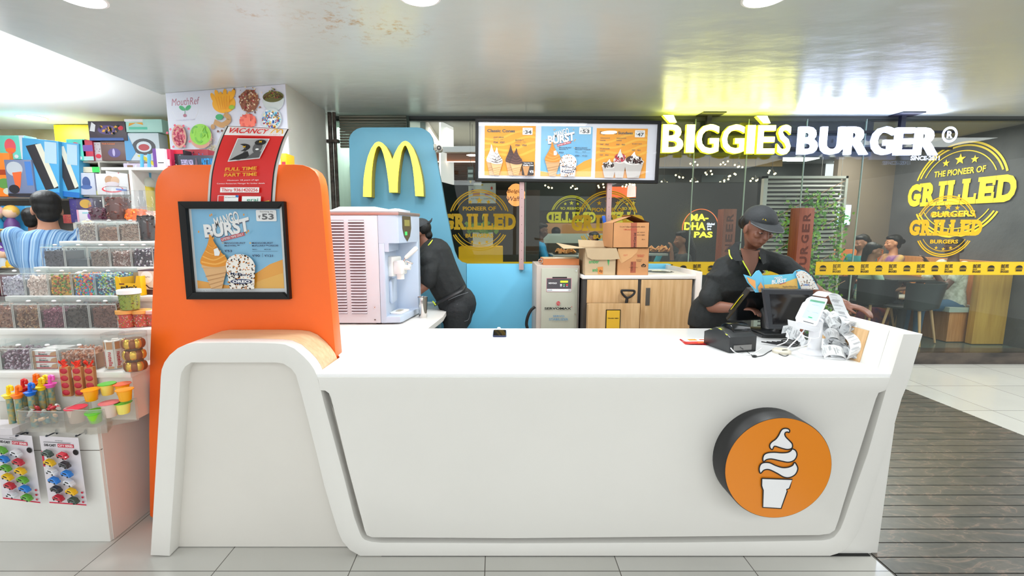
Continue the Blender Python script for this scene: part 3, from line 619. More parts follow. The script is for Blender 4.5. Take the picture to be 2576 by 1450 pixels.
Mo = [(745, 1200), (860, 1205), (862, 1000), (868, 850), (885, 700), (906, 600), (930, 520), (950, 494), (965, 488), (980, 494), (1000, 520), (1030, 600), (1060, 720), (1085, 870), (1105, 1020), (1113, 1140), (1228, 1142), (1232, 1000), (1242, 860), (1262, 700), (1285, 570), (1310, 505), (1323, 486), (1335, 480), (1350, 488), (1375, 540), (1410, 640), (1440, 780), (1460, 940), (1470, 1080), (1478, 1190), (1592, 1195), (1588, 1060), (1570, 920), (1540, 780), (1500, 640), (1450, 520), (1400, 450), (1370, 428), (1340, 418), (1315, 424), (1290, 438), (1240, 495), (1190, 590), (1155, 680), (1120, 590), (1070, 500), (1020, 450), (990, 434), (965, 428), (940, 433), (910, 450), (860, 520), (815, 630), (780, 770), (755, 930), (747, 1080)]
mo = XZ(Mo, 4.18, 5.577, 780, 280)
ARF = mat('arches_face', (255, 238, 50), .4, emit=.9, ecol=(255, 250, 96)); ARS = mat('arches_side', (168, 148, 4), .4)
t = thing('arches_sign', 'glowing yellow double arch M letter sign on the blue partition', 'sign', (-1.25, 4.30, 1.95))
b = MB(); b.prism(mo, 4.183, 4.298, ARS); b.build('letter_side', t)
cxm = sum(p[0] for p in mo) / len(mo); czm = sum(p[1] for p in mo) / len(mo)
b = MB(); b.prism(mo, 4.176, 4.182, mat('arches_rim', (250, 224, 0), .4, emit=.9)); b.build('letter_rim', t)
A = Art(Matrix.Translation((0, 4.1755, 0))); A.poly(mo, ARF); A.build('letter_face', t)
# bullet camera
t = thing('security_camera', 'small grey bullet security camera on the edge of the blue partition', 'camera', at(1094, 372, Y=4.32))
p = at(1094, 372, Y=4.32); q = at(1105, 374, Y=4.2); b = MB(); GC = mat('camera_grey', (176, 172, 160), .4)
b.box(p, (.03, .04, .06), GC, bev=.006); b.cyl(p, q + V((0, .02, 0)), .01, GC); b.build('bracket', t)
b = MB(); b.cyl(q + V((0, .06, 0)), q + V((.004, -.05, -.004)), .027, GC); b.build('housing', t); b = MB(); b.cyl(q + V((.004, -.05, -.004)), q + V((.004, -.056, -.004)), .021, BLACK); b.sph(q + V((.004, -.056, -.004)), .01, STEEL, 10); b.build('lens', t)

# ---------------------------------------------------------------- menu board
ma, mb_ = at(1195.4, 456.6, Y=4.24), at(1664, 299.4, Y=4.24)
MW, MH = mb_.x - ma.x - .01, .60; MH = at(1195, 299.4, Y=4.24).z - ma.z
t = thing('menu_board', 'wide black framed ice cream menu board on two posts', 'menu board', (ma.x, 4.25, ma.z)); t.rotation_euler = (0, .0115, 0)
M0 = Matrix.Identity(4); f_ = .027
b = MB(); 
for q in ([(0, 0), (MW, 0), (MW - f_, f_), (f_, f_)], [(MW - f_, MH - f_), (MW, MH), (0, MH), (f_, MH - f_)], [(0, 0), (f_, f_), (f_, MH - f_), (0, MH)], [(MW, 0), (MW, MH), (MW - f_, MH - f_), (MW - f_, f_)]): b.prism(q, -.03, .02, FB, bev=.002, smooth=False)
b.bx(.01, MW - .01, 0, .02, .01, MH - .01, BLACKM); b.build('frame', t, local=True)
PG = mat('menu_paper', (222, 224, 234), .4, emit=.10, ecol=(225, 228, 240))
def F(x, y): return ((x - 162) / (2283 - 162) * MW, (812 - y) / (812 - 95) * MH)
rng = random.Random(5); MO_ = mat('menu_orange', (252, 168, 38), .5); ML_ = mat('menu_orange_light', (255, 190, 60), .5); CHOC = mat('choc', (76, 48, 44), .5); CHOC2 = mat('choc_light', (110, 74, 66), .5); CREAM = mat('cream_print', (240, 236, 232), .5); CREAM2 = mat('cream_shadow', (206, 200, 196), .5)
A = Art(Matrix.Translation((0, -.004, 0))); A.rect(f_ * .8, f_ * .8, MW - f_ * .8, MH - f_ * .8, PG); A.build('backing_sheet', t, local=True)
def wavy(A, x0, y0, x1, y1):
    a, c = F(x0, y1); d, e = F(x1, y0); A.rect(a, c, d, e, MO_); W, H = d - a, e - c
    for k in range(4):
        v = c + H * (.34 + .13 * k); pp = [V((a + W * j / 8, v + H * .045 * sin(j * .9 + k) + H * .02 * j)) for j in range(9)]
        A.line([(p.x, min(max(p.y, c + .012), e - .012)) for p in crom(pp, 3, False)], H * .045, ML_)
def price(A, x, y, tx, s=.5):
    u, v = F(x, y); A.rect(u - .045, v - .028, u + .045, v + .034, PW, .006); A.txt('Starting At', u - .03, v + .018, u + .03, v + .027, GREYT, 0); A.txt('₹', u - .036, v - .008, u - .028, v + .008, GREYT); A.txt(tx, u - .024, v - .02, u + .036, v + .012, GREYT, .03)
def T_(A, tx, x0, y0, x1, y1, m=NAVY, off=.012): A.txt(tx, *F(x0, y1), *F(x1, y0), m, off)
A = Art(Matrix.Translation((0, -.007, 0)))
wavy(A, 268, 165, 853, 738); T_(A, 'Classic Cones', 297, 208, 615, 243, GREYT, .03); price(A, 760, 232, '34')
T_(A, 'SOFT SERVE', 370, 294, 487, 307); T_(A, '₹34   ₹37', 370, 348, 498, 368); T_(A, 'REGULAR    MINI', 370, 318, 480, 326, NAVY, 0); T_(A, 'McSWIRL™', 622, 324, 715, 337); T_(A, '₹50   ₹53', 622, 378, 750, 398); T_(A, 'REGULAR    MINI', 622, 348, 740, 356, NAVY, 0)
k = MH / 717
for x, top, lt, w_, hh in ((355, CREAM, CREAM2, 122, 355), (575, CHOC, CHOC2, 120, 350)): u, v = F(x, 738); cone_art(A, u, v, w_ * k, hh * k, top, lt)
for x, top, lt, w_, hh in ((410, CREAM, CHOC, 130, 318), (635, CHOC, CHOC2, 136, 310)): u, v = F(x, 738); cone_art(A, u, v, w_ * k, hh * k, top, lt, .008)
u, v = F(415, 590)
A.speckle(60, lambda r: (u + r.uniform(-.05, .05) * MH * .0 + r.gauss(0, .016), v + abs(r.gauss(.02, .02))), .004, [CHOC, CREAM], rng)
A.rect(*F(702, 738), *F(838, 582), mat('menu_dark', (52, 48, 50), .5), .006); T_(A, 'Upgrade To', 722, 592, 822, 606, PW, .02); T_(A, 'Waffle Cone', 712, 614, 832, 630, PW, .02); u, v = F(748, 738)
A.poly([(u - .012, v), (u + .012, v), (u + .032, v + .08), (u - .032, v + .08)], CN2); T_(A, '₹5', 790, 680, 835, 710, PW, .03); A.build('cones_panel', t, local=True)
A = Art(Matrix.Translation((0, -.007, 0))); u0, v0 = F(918, 742); u1, v1 = F(1507, 168); mango(A, u0, v0, u1 - u0, v1 - v0, rng, 160); A.build('mango_panel', t, local=True)
A = Art(Matrix.Translation((0, -.007, 0)))
wavy(A, 1553, 182, 2140, 752); T_(A, 'Signature Sundaes', 1590, 218, 1968, 258, GREYT, .03); price(A, 2050, 245, '47')
for tx, x, y, n in (('CHOCOLATE', 1597, 290, 3), ('BROWNIE WITH HOT FUDGE', 1783, 290, 3), ('McFLURRY™ OREO®', 1965, 352, 1), ('FUDGE', 1597, 412, 2)):
    T_(A, tx, x, y, x + 110, y + 11); 
    if n > 1: T_(A, 'SUNDAE', x, y + 26, x + 60, y + 37)
    for j, pr in enumerate(('₹47', '₹62')): T_(A, pr, x + j * 62, y + 70, x + j * 62 + 38, y + 85)
for x, y, w_, hh, tp in ((1710, 752, 170, 215, CHOC), (1830, 752, 150, 330, mat('berry', (196, 40, 66), .5)), (1990, 752, 230, 300, CHOC)):
    u, v = F(x, y); w__, h__ = w_ * k, hh * k; A.poly([(u - w__ * .3, v), (u + w__ * .3, v), (u + w__ * .5, v + h__ * .6), (u - w__ * .5, v + h__ * .6)], CREAM2); A.ell(u, v + h__ * .62, w__ * .52, h__ * .12, CREAM); A.ell(u, v + h__ * .70, w__ * .42, h__ * .16, tp)
    A.poly([tuple(p) for p in crom([V((u - w__ * .22, v + h__ * .72)), V((u + w__ * .22, v + h__ * .72)), V((u + w__ * .06, v + h__ * .9)), V((u, v + h__))], 4)], CREAM)
    A.speckle(36, lambda r: (u + r.uniform(-.4, .4) * w__, v + h__ * r.uniform(.55, .8)), w__ * .07, [tp, CREAM], rng)
A.txt('Limited time offer. Prices inclusive of taxes.', *F(270, 752), *F(850, 746), GREYT, 0); A.build('sundaes_panel', t, local=True)
b = MB(); b.bx(f_ * .6, MW - f_ * .6, -.026, -.0255, f_ * .6, MH - f_ * .6, glass('menu_glass', (252, 252, 252), .05)); b.build('cover_sheet', t, local=True)
for x in (1311.5, 1527):
    q0, q1 = at(x, 664, Y=4.27), at(x, 452, Y=4.27); b = MB(); b.bx(q0.x - .022, q0.x + .022, 4.262, 4.295, zl - .05 if x < 1400 else 1.16, q1.z, mat('post_pinkish_steel', (190, 158, 156), .3, .6))
    for j in range(9): b.cyl((q0.x, 4.2622, zl + .05 + j * .08), (q0.x, 4.2612, zl + .05 + j * .08), .003, BLACK, n=6)
    b.build('post', t)

# ---------------------------------------------------------------- voltage stabilizer cabinet
def K(x, y, Y): return at(1240 + x / 4.264, 520 + y / 4.264, Y=Y)
s0, s1 = K(470, 632, 3.72), K(955, 632, 3.72); SZ = s0.z; s1.x = K(975, 765, 3.63).x - .014
CASE = mat('cabinet_grey', (176, 176, 160), .45, noise=.04); CASE2 = mat('cabinet_edge', (180, 168, 158), .5)
t = thing('stabilizer_cabinet', 'grey steel voltage stabilizer cabinet with a small display beside the boxes', 'cabinet', ((s0.x + s1.x) / 2, 3.9, 0))
b = MB(); b.bx(s0.x, s1.x, 3.735, 4.2, 0, SZ, CASE2, bev=.006); b.build('body', t)
d0, d1 = K(515, 1310, 3.72), K(915, 662, 3.72); b = MB(); b.bx(d0.x, d1.x, 3.722, 3.736, .15, d1.z, CASE, bev=.003); b.build('door', t)
A = Art(Matrix.Translation((0, 3.7215, 0)))
def kp(x, y): q = K(x, y, 3.72); return (q.x, q.z)
def KR(A, x0, y0, x1, y1, m, r=0): a, c = kp(x0, y1); d, e = kp(x1, y0); A.rect(a, c, d, e, m, r)
def KT(A, s_, x0, y0, x1, y1, m, off=.012): a, c = kp(x0, y1); d, e = kp(x1, y0); A.txt(s_, a, c, d, e, m, off)
PK = mat('panel_pink', (196, 120, 140), .4); KR(A, 573, 768, 843, 915, PK); KR(A, 638, 755, 795, 770, INK); KR(A, 578, 773, 838, 882, mat('panel_charcoal', (74, 70, 76), .4)); KR(A, 578, 884, 838, 911, LGREY)
KR(A, 723, 796, 805, 816, mat('lcd_green', (190, 230, 40), .4, emit=.7)); KT(A, 'KEVOLD', 598, 814, 686, 830, PW, .03)
for x, m in ((730, LGREY), (762, mat('btn_green', (90, 170, 110), .4)), (794, mat('btn_red', (220, 70, 70), .4))): KR(A, x - 10, 832, x + 10, 850, m, .002); KR(A, x - 10, 856, x + 8, 860, LGREY)
KT(A, 'kevolt', 582, 890, 634, 902, NAVY); KT(A, 'CE', 808, 888, 832, 902, INK)
SM = mat('logo_crimson', (204, 30, 54), .4); a, c = kp(700, 1038); A.ell(a, c, .0172, .0172, SM, 32)
for o in (.0055, -.0055): A.line([tuple(p) for p in crom([V((a - .018, c + o - .005)), V((a - .006, c + o + .0035)), V((a + .006, c + o - .0035)), V((a + .018, c + o + .005))], 4, False)], .0032, CASE)
KT(A, 'SERVOMAX', 552, 1080, 838, 1104, INK, .035); KT(A, '↗', 836, 1070, 848, 1084, SM); BT = mat('blue_lettering', (90, 140, 176), .5); KT(A, 'SERVO', 643, 1163, 765, 1184, BT, .015); KT(A, 'STABILIZER', 600, 1196, 806, 1220, BT, .015); A.build('markings', t)
for x, y in ((893, 690), (882, 1152)): b = MB(); q = K(x, y, 3.72); b.cyl((q.x, 3.722, q.z), (q.x, 3.716, q.z), .006, STEEL); b.build('lock', t)
b = MB(); q = K(487, 600, 3.9); cc = V((q.x + .012, 3.8, SZ + .03)); b.tube([cc + V((.018 * cos(a), 0, .018 * sin(a))) for a in [2 * pi * k / 16 for k in range(17)]], .005, STEEL); b.cyl((cc.x, 3.8, SZ), (cc.x, 3.8, SZ + .014), .006, STEEL); b.build('lifting_eye', t)
b = MB(); pth = [K(452, 1075, 3.74), K(410, 1110, 3.74), K(375, 1180, 3.74), K(360, 1260, 3.74), K(372, 1330, 3.74)]; pth = [p + V((0, 0, 0)) for p in pth]; pth.append(V((pth[-1].x + .02, 3.74, .5))); pth.append(V((pth[-1].x + .02, 3.76, .05)))
b.tube(crom(pth, 5, False), .013, BLACK); b.build('power_cable', t)

# ---------------------------------------------------------------- bin cabinet
YC = 3.63
c0, c1 = K(975, 765, YC), K(2150, 765, YC); TZ = K(1500, 742, YC).z
t = thing('bin_cabinet', 'oak fronted waste bin cabinet with a white top behind the counter', 'cabinet', ((c0.x + c1.x) / 2, 3.9, 0))
DG = mat('dark_carcass', (62, 58, 56), .5)
b = MB(); b.bx(c0.x, c1.x - .002, YC + .01, 4.25, 0, TZ - .027, DG); b.build('body', t)
zb = TZ - .027 - .006; xa, xb_ = K(1010, 900, YC).x, K(1553, 900, YC).x; xc, xd = K(1590, 900, YC).x, K(2132, 900, YC).x
hole = K(1790, 684, 3.95); hx = V((1.42, 3.95, TZ)); n_ = 28
b = MB(); WT = mat('white_top_back', (236, 230, 224), .3); b.bx(c0.x - .01, c1.x + .02, YC, 4.255, TZ - .027, TZ, WT, bev=.002); b.build('top', t)
b = MB(); b.lathe([(.118, 0), (.118, .003), (.102, .004), (.098, .0015)], STEEL, Matrix.Translation(hx), 40, caps=False); b.build('waste_ring', t); A = Art(Matrix.Translation(hx + V((0, 0, .0012))) @ Matrix.Rotation(-pi / 2, 4, 'X')); A.ell(0, 0, .098, .098, mat('opening_shade', (36, 32, 30), .5), 40); A.build('waste_opening', t)  # flat dark disc paints the shade inside the hole
ym = K(1300, 1040, YC).z; b = MB(); b.bx(xa, xb_, YC + .001, YC + .012, ym + .004, zb, OAK); b.build('upper_panel', t)
b = MB(); b.bx(xa, xb_, YC - .075, YC - .06, .08, K(1300, 1040, YC - .07).z, OAK); b.bx(xa, xa + .012, YC - .06, YC, .08, ym, OAK); b.bx(xb_ - .012, xb_, YC - .06, YC, .08, ym, OAK); b.build('bin_flap', t)
b = MB(); b.bx(xc, xd, YC - .003, YC + .012, .08, zb, OAK); o = b.build('door', t); q0, q1 = K(1632, 1060, YC), K(1686, 872, YC)
b = MB(); b.bx(q0.x, q1.x, YC - .0065, YC - .003, q0.z, q1.z, mat('handle_grey', (140, 132, 122), .35, .7)); b.bx(q0.x + .003, q1.x - .003, YC - .0075, YC - .0065, q0.z + .003, q1.z - .003, mat('handle_dark', (104, 98, 90), .4, .5)); b.build('handle', o)
t2 = thing('bin_sign', 'yellow TRASH BIN sign in a black frame on the oak flap', 'sign', K(1285, 1315, YC - .08)); YS = YC - .0765
q0, q1 = K(1200, 1500, YS), K(1370, 1105, YS); b = MB(); b.bx(q0.x, q1.x, YS - .004, YS, q0.z, q1.z, FB); b.build('frame', t2)
A = Art(Matrix.Translation((0, YS - .0045, 0))); A.rect(q0.x + .006, q0.z + .006, q1.x - .006, q1.z - .006, mat('sign_yellow', (232, 182, 48), .5)); a = K(1228, 1205, YS); c = K(1345, 1192, YS); A.txt('TRASH BIN', a.x, a.z, c.x, c.z, INK, .03); A.build('print', t2)
t3 = thing('floor_scraper', 'black tool with a triangular grip handle standing in the bin flap pocket', 'tool', K(1440, 1200, YC - .03)); b = MB()
tri = [K(x, y, YC - .03) for x, y in ((1378, 905), (1400, 900), (1500, 902), (1520, 915), (1505, 945), (1462, 975), (1430, 975), (1392, 940))]; b.tube(crom(tri, 4) + [crom(tri, 4)[0]], .009, BLACK); b.build('grip', t3)
b = MB(); b.cyl(K(1440, 980, YC - .03), K(1400, 1100, YC - .03) + V((-.02, 0, -.25)), .012, BLACK); b.build('shaft', t3)
# white end wall of the kiosk
e0, e1 = K(2155, 700, 3.55), K(2250, 690, 3.55); b = MB(); b.bx(c1.x + .021, e1.x, 3.55, 4.38, .62, e0.z - .001, WT, bev=.003); b.bx(c1.x + .021, e1.x - .03, 3.57, 4.38, 0, .62, WT); b.prism([(c1.x + .022, .3), (e1.x - .01, .9), (e1.x - .01, .62), (e1.x - .03, .3)], 3.552, 3.57, WT)
b.build('end_partition', label='low white end wall beside the oak bin cabinet', cat='partition')

# ---------------------------------------------------------------- cardboard boxes
CB = mat('cardboard', (196, 140, 92), .8, noise=.08, nscale=6); CB2 = mat('cardboard_pale', (190, 166, 132), .8, noise=.06, nscale=5); CBI = mat('cardboard_inside', (120, 88, 60), .85); TAPE = mat('brown_tape', (160, 84, 58), .3)
b = MB(); q0 = at(1365.5, 665, Y=3.78); q1 = at(1455, 665, Y=3.78); zq = SZ
b.bx(q0.x, q1.x, 3.75, 4.0, zq + .001, zq + .052, mat('cardboard_orange', (190, 116, 68), .8)); b.bx(q0.x + .008, q1.x - .008, 3.758, 3.992, zq + .0525, zq + .054, CB2)
A = Art(Matrix.Translation((0, 3.8, zq + .0545)) @ Matrix.Rotation(-pi / 2, 4, 'X')); A.poly([(q0.x + .08, 0), (q0.x + .17, .005), (q0.x + .2, .05), (q0.x + .12, .07)], PW); bb = A
b.v += []; t = b.build('carton_tray', label='shallow brown cardboard tray on top of the grey stabilizer cabinet', cat='box'); bb.build('paper_scrap', t)
def carton(name, label, x0, x1, y0, y1, z0, z1, m, open_=False, peak=False):
    t = thing(name, label, 'box', ((x0 + x1) / 2, (y0 + y1) / 2, z0), 'cardboard boxes on the white cabinet top'); b = MB()
    b.bx(x0, x1, y0, y0 + .004, z0, z1, m); b.bx(x0, x1, y1 - .004, y1, z0, z1, m); b.bx(x0, x0 + .004, y0, y1, z0, z1, m); b.bx(x1 - .004, x1, y0, y1, z0, z1, m); b.bx(x0, x1, y0, y1, z0, z0 + .004, m)
    if not open_ and not peak: b.bx(x0, x1, y0, y1, z1 - .004, z1, m)
    b.build('carton', t); return t
a, c = K(985, 722, 3.66), K(1322, 447, 3.66); x0, x1, z1 = a.x, c.x, c.z; y0, y1 = 3.66, 3.95; z0 = TZ + .001
t = carton('cardboard_box', 'open pale cardboard box with green lettering and hanging flaps', x0, x1, y0, y1, z0, z1, CB2, True)
b = MB()
b.prism([(x0, z1), (x1, z1), (x1 + .03, z1 - .085), (x1 - .05, z1 - .092), (x0 + .05, z1 - .09), (x0 + .015, z1 - .07)], y0 - .012, y0 - .009, CB2); b.build('flap', t)
b = MB(); b.add([(x0, y0, z1), (x0, y1, z1), (x0 - .20, y1 - .02, z1 + .035), (x0 - .17, y0 + .02, z1 - .005)], [(0, 1, 2, 3)], CB2); b.add([(x0, y0, z1 - .004), (x0, y1, z1 - .004), (x0 - .20, y1 - .02, z1 + .031), (x0 - .17, y0 + .02, z1 - .009)], [(3, 2, 1, 0)], CB2); b.build('flap', t)
b = MB(); b.add([(x0, y1, z1), (x1, y1, z1), (x1 - .02, y1 + .05, z1 + .05), (x0, y1 + .05, z1 + .06)], [(0, 1, 2, 3)], CB2); b.build('flap', t)
b = MB(); b.add([(x1, y0, z1), (x1, y1, z1), (x1 + .012, y1, z1 + .015), (x1 + .02, y0 + .02, z1 + .01)], [(0, 1, 2, 3)], CB2); b.build('flap', t)
GRN = mat('green_ink', (70, 160, 90), .6); A = Art(Matrix.Translation((0, y0 - .0006, 0)))
def kq(x, y): q = K(x, y, 3.66); return (q.x, q.z)
A.txt('amber', *kq(1028, 610), *kq(1140, 570), GRN, .02); A.txt('amber', *kq(1066, 698), *kq(1160, 660), GRN, .02); A.poly([kq(1222, 560), kq(1253, 560), kq(1240, 640)], GRN); A.poly([kq(1122, 650), kq(1180, 645), kq(1178, 725), kq(1125, 725)], mat('orange_tape', (206, 130, 60), .4)); A.txt('amber', *kq(1135, 715), *kq(1165, 665), INK, 0, rot=1.2); A.build('lettering', t)
a, c = K(1332, 712, 3.67), K(1676, 446, 3.67); x0, x1 = a.x, c.x; zm = c.z
t = carton('cardboard_box', 'lower sealed brown cardboard box with a torn label', x0, x1, 3.67, 4.0, z0, zm, CB)
def wr(t, Y, rows, tape):
    A = Art(Matrix.Translation((0, Y - .0006, 0)))
    def k2(x, y): q = K(x, y, Y); return (q.x, q.z)
    A.poly([k2(*p) for p in tape], TAPE)
    for tx, x0_, y0_, x1_, y1_, m, rot in rows: A.txt(tx, *k2(x0_, y1_), *k2(x1_, y0_), m, .01, rot=rot)
    A.build('lettering', t); return A
RI = mat('red_ink', (190, 70, 50), .6); BI = mat('brown_ink', (86, 56, 40), .6)
wr(t, 3.67, [('SOFT', 1400, 515, 1445, 532, RI, 0), ('PRODUCT', 1545, 515, 1625, 528, RI, 0), ('OF INDIA', 1550, 530, 1615, 542, RI, 0), ('INGREDIENTS', 1537, 568, 1600, 576, BI, 0), ('SUGAR MILK', 1540, 582, 1590, 590, BI, 0), ('Corp. Ltd.', 1440, 630, 1540, 655, BI, pi / 2), ('KEEP DRY', 1460, 650, 1560, 655, BI, 0)], [(1478, 590), (1535, 590), (1530, 710), (1472, 710)])
A = Art(Matrix.Translation((0, 3.669, 0))); k2 = lambda x, y: (lambda q: (q.x, q.z))(K(x, y, 3.668))
A.poly([k2(1340, 452), k2(1560, 452), k2(1545, 490), k2(1490, 545), k2(1380, 610), k2(1345, 560)], mat('torn_label', (206, 158, 108), .8)); A.poly([k2(1590, 630), k2(1617, 612), k2(1643, 630), k2(1638, 648), k2(1595, 648)], INK); A.txt('UP', *k2(1602, 645), *k2(1632, 630), CB, .02); A.build('torn_label', t)
a, c = K(1284, 438, 3.66), K(1681, 172, 3.66); x0, x1 = a.x, c.x; zt2 = c.z
t = carton('cardboard_box', 'upper brown cardboard box with its flaps peaked on top of the stack', x0, x1, 3.66, 4.02, zm + .002, zt2, CB, peak=True)
wr(t, 3.66, [('KEEP REFRIGERATED (+4°C)', 1360, 208, 1630, 224, BI, pi), ('SOFT SERVE MIX', 1400, 240, 1545, 254, RI, pi), ('Amit Corp Ltd', 1445, 345, 1600, 375, INK, pi / 2), ('NET WEIGHT', 1545, 272, 1630, 282, BI, 0), ('BATCH NUMBER', 1545, 300, 1630, 310, BI, 0), ('MFG', 1595, 348, 1630, 356, BI, 0)], [(1480, 172), (1545, 172), (1540, 438), (1480, 438)])
b = MB(); zp = zt2 + .055; xm = x0 + (x1 - x0) * .55
b.add([(x0, 3.66, zt2), (xm, 3.70, zp), (xm, 3.98, zp), (x0, 4.02, zt2)], [(0, 1, 2, 3)], CB); b.add([(x0, 3.66, zt2 - .004), (xm, 3.70, zp - .004), (xm, 3.98, zp - .004), (x0, 4.02, zt2 - .004)], [(3, 2, 1, 0)], CB); b.build('flap', t)
b = MB(); b.add([(x1, 3.66, zt2), (xm - .01, 3.70, zp + .006), (xm - .01, 3.98, zp + .006), (x1, 4.02, zt2)], [(3, 2, 1, 0)], CB); b.add([(x1, 3.66, zt2 - .004), (xm - .01, 3.70, zp + .002), (xm - .01, 3.98, zp + .002), (x1, 4.02, zt2 - .004)], [(0, 1, 2, 3)], CB); b.build('flap', t)
b = MB(); q = K(1248, 145, 4.05); b.box((q.x, 4.24, q.z - .0), (.03, .02, .09), mat('blue_strap', (30, 90, 190), .5), (0, -.2, 0), .006); b.build('blue_clip', label='small blue plastic clip on the menu board post above the boxes', cat='clip')

# ---------------------------------------------------------------- ice cream machine
def G(x, y, Y): return at(800 + x / 3.815, 500 + y / 3.815, Y=Y)
YM = 3.18; SIDE = mat('machine_side', (208, 204, 211), .35); FRNT = mat('machine_front', (190, 202, 220), .3); TRIM = mat('machine_trim', (190, 176, 176), .3, .7); ZT = .87
xs = G(580, 500, YM).x; xn = G(772, 200, YM).x; xl_ = -1.52; zt_ = G(600, 130, YM).z; z1_ = G(600, 158, YM).z; z0_ = ZT + .012
xr_ = G(648, 800, YM).x; xf = at(1056, 600, Y=3.62).x
t = thing('ice_cream_machine', 'large white soft serve machine with louvred side and blue grey front', 'machine', (-1.05, 3.4, ZT))
b = MB(); b.bx(xl_, xs, YM, 3.62, z0_, z1_, SIDE, bev=.004)
for x in (-1.45, -.85):
    for y in (3.22, 3.56): b.cyl((x, y, ZT + .001), (x, y, z0_ + .004), .02, BLACK)
b.build('cabinet', t)
for ca, cb in ((120, 245), (288, 440)):
    qa = G(ca, 210, YM); qb = G(cb, 210, YM); b = MB(); zz0 = G(300, 1108, YM).z; zz1 = G(300, 206, YM).z; n = 32
    if ca == 120: qa.x = -1.22
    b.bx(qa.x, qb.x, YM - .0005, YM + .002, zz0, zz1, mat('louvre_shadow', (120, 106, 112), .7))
    for k in range(n):
        z = zz0 + (zz1 - zz0) * (k + .5) / n; b.prism([(YM - .001, z - .0035), (YM - .011, z - .004), (YM - .0115, z - .0025), (YM - .001, z + .0065)], qa.x, qb.x, SIDE, 'X')
    b.build('louvre_panel', t)
for x, y in ((545, 1045), (549, 1165), (533, 1220)): b = MB(); q = G(x, y, YM); b.cyl((q.x, YM, q.z), (q.x, YM - .004, q.z), .006, STEEL); b.sph((q.x, YM - .004, q.z), .003, BLACK, 8); b.build('screw', t)
zh = G(700, 470, YM).z; hx_ = (xf - xn)
plan = [(xs + .002, YM), (xn - .02, YM + .002), (xn - .004, YM + .012), (xn, YM + .03), (xf, 3.61), (xs + .002, 3.61)]
b = MB(); b.prism(plan, zh + .03, z1_, FRNT, 'Z'); 
b.prism([(YM, zh + .0301), (YM, zh - .03), (3.5, zh - .03), (3.5, zh + .0301)], xr_ + .0005, xr_ + .03, FRNT, 'X')
b.bx(xs + .002, xr_, YM, 3.61, z0_, zh + .03, FRNT, bev=.003)
b.prism([(xr_ - .01, 3.54), (xf - .02, 3.55), (xf - .005, 3.56), (xf, 3.61), (xr_ - .01, 3.61)], z0_, zh + .031, FRNT, 'Z')
zf = G(800, 1195, YM).z; b.prism([(xr_ - .01, YM), (xn - .01, YM + .01), (xn + .005, YM + .04), (xf, 3.61), (xr_ - .01, 3.61)], z0_, z0_ + .045, FRNT, 'Z', bev=.004)
b.build('front_housing', t)
b = MB(); b.prism([(xl_, YM - .004), (xn + .002, YM - .004), (xf + .004, 3.625), (xl_, 3.625)], z1_ + .0005, zt_ + .004, TRIM, 'Z', bev=.003, smooth=False); b.build('top_rim', t)
zl_ = zt_ + .004; L0, L1 = -1.30, G(775, 110, YM).x
b = MB(); b.prism([(L0, zl_), (L1, zl_), (L1, zl_ + .020), (L1 - .03, zl_ + .022), (L1 - .10, zl_ + .012), (G(600, 90, YM).x, zl_ + .014), (G(535, 78, YM).x, zl_ + .034), (G(200, 78, YM).x, zl_ + .034), (G(120, 105, YM).x, zl_ + .012), (L0, zl_ + .010)], YM + .01, 3.60, mat('lid_white', (238, 240, 248), .25), bev=.004); b.build('lid', t)
# display set in the head
ff = lambda s_, z, o=0: V((xn + (xf - xn) * s_ + .98 * o, YM + .03 + (3.61 - YM - .03) * s_ - .2 * o, z))
b = MB(); n = 14; dz = [(.12, z1_ - .004), (.52, z1_ - .004), (.54, z1_ - .09), (.47, z1_ - .15), (.34, z1_ - .185), (.20, z1_ - .15), (.12, z1_ - .09)]
b.add([ff(s_, z, .003) for s_, z in dz], [tuple(range(7))], mat('display_bronze', (92, 84, 66), .25)); q = ff(.28, z1_ - .105, .004)
b.add([ff(.22, z1_ - .14, .0045), ff(.32, z1_ - .14, .0045), ff(.32, z1_ - .115, .0045), ff(.22, z1_ - .115, .0045)], [(0, 1, 2, 3)], mat('led_green', (60, 230, 90), .4, emit=1.2))
b.add([ff(.2, z1_ - .075, .0045), ff(.46, z1_ - .075, .0045), ff(.46, z1_ - .03, .0045), ff(.2, z1_ - .03, .0045)], [(0, 1, 2, 3)], mat('lcd_olive', (150, 144, 84), .3))
b.build('display', t)
# tap
MW_ = mat('tap_white', (240, 240, 236), .3); YT_ = 3.34; b = MB(); q0, q1 = G(688, 740, YT_), G(800, 550, YT_)
b.box(((q0.x + q1.x) / 2 - .012, YT_ - .02, (q0.z + q1.z) / 2), (.07, .11, abs(q1.z - q0.z)), MW_, (0, 0, -.5), .012); q = G(790, 660, YT_ - .05); b.box(q, (.07, .08, .10), MW_, (0, 0, -.4), .012)
b.cyl(q, q + V((0, 0, -.085)), .028, MW_); b.cyl(q + V((-.03, 0, .0)), q + V((.075, -.01, 0)), .018, MW_); b.build('tap_body', t)
b = MB(); h0, h1 = G(838, 572, YT_ - .06), G(950, 470, YT_ - .06); b.tube([h0, h0.lerp(h1, .1), h0.lerp(h1, .9), h1], [.011, .0155, .018, .013], MW_, 14); b.build('lever', t)
b = MB(); b.cyl(G(815, 620, YT_ - .06), h0, .006, STEEL); b.cyl(G(850, 600, YT_ - .06), G(908, 625, YT_ - .06), .007, STEEL); b.cyl(G(880, 620, YT_ - .06), G(880, 650, YT_ - .06), .012, MW_); b.build('tap_rod', t)
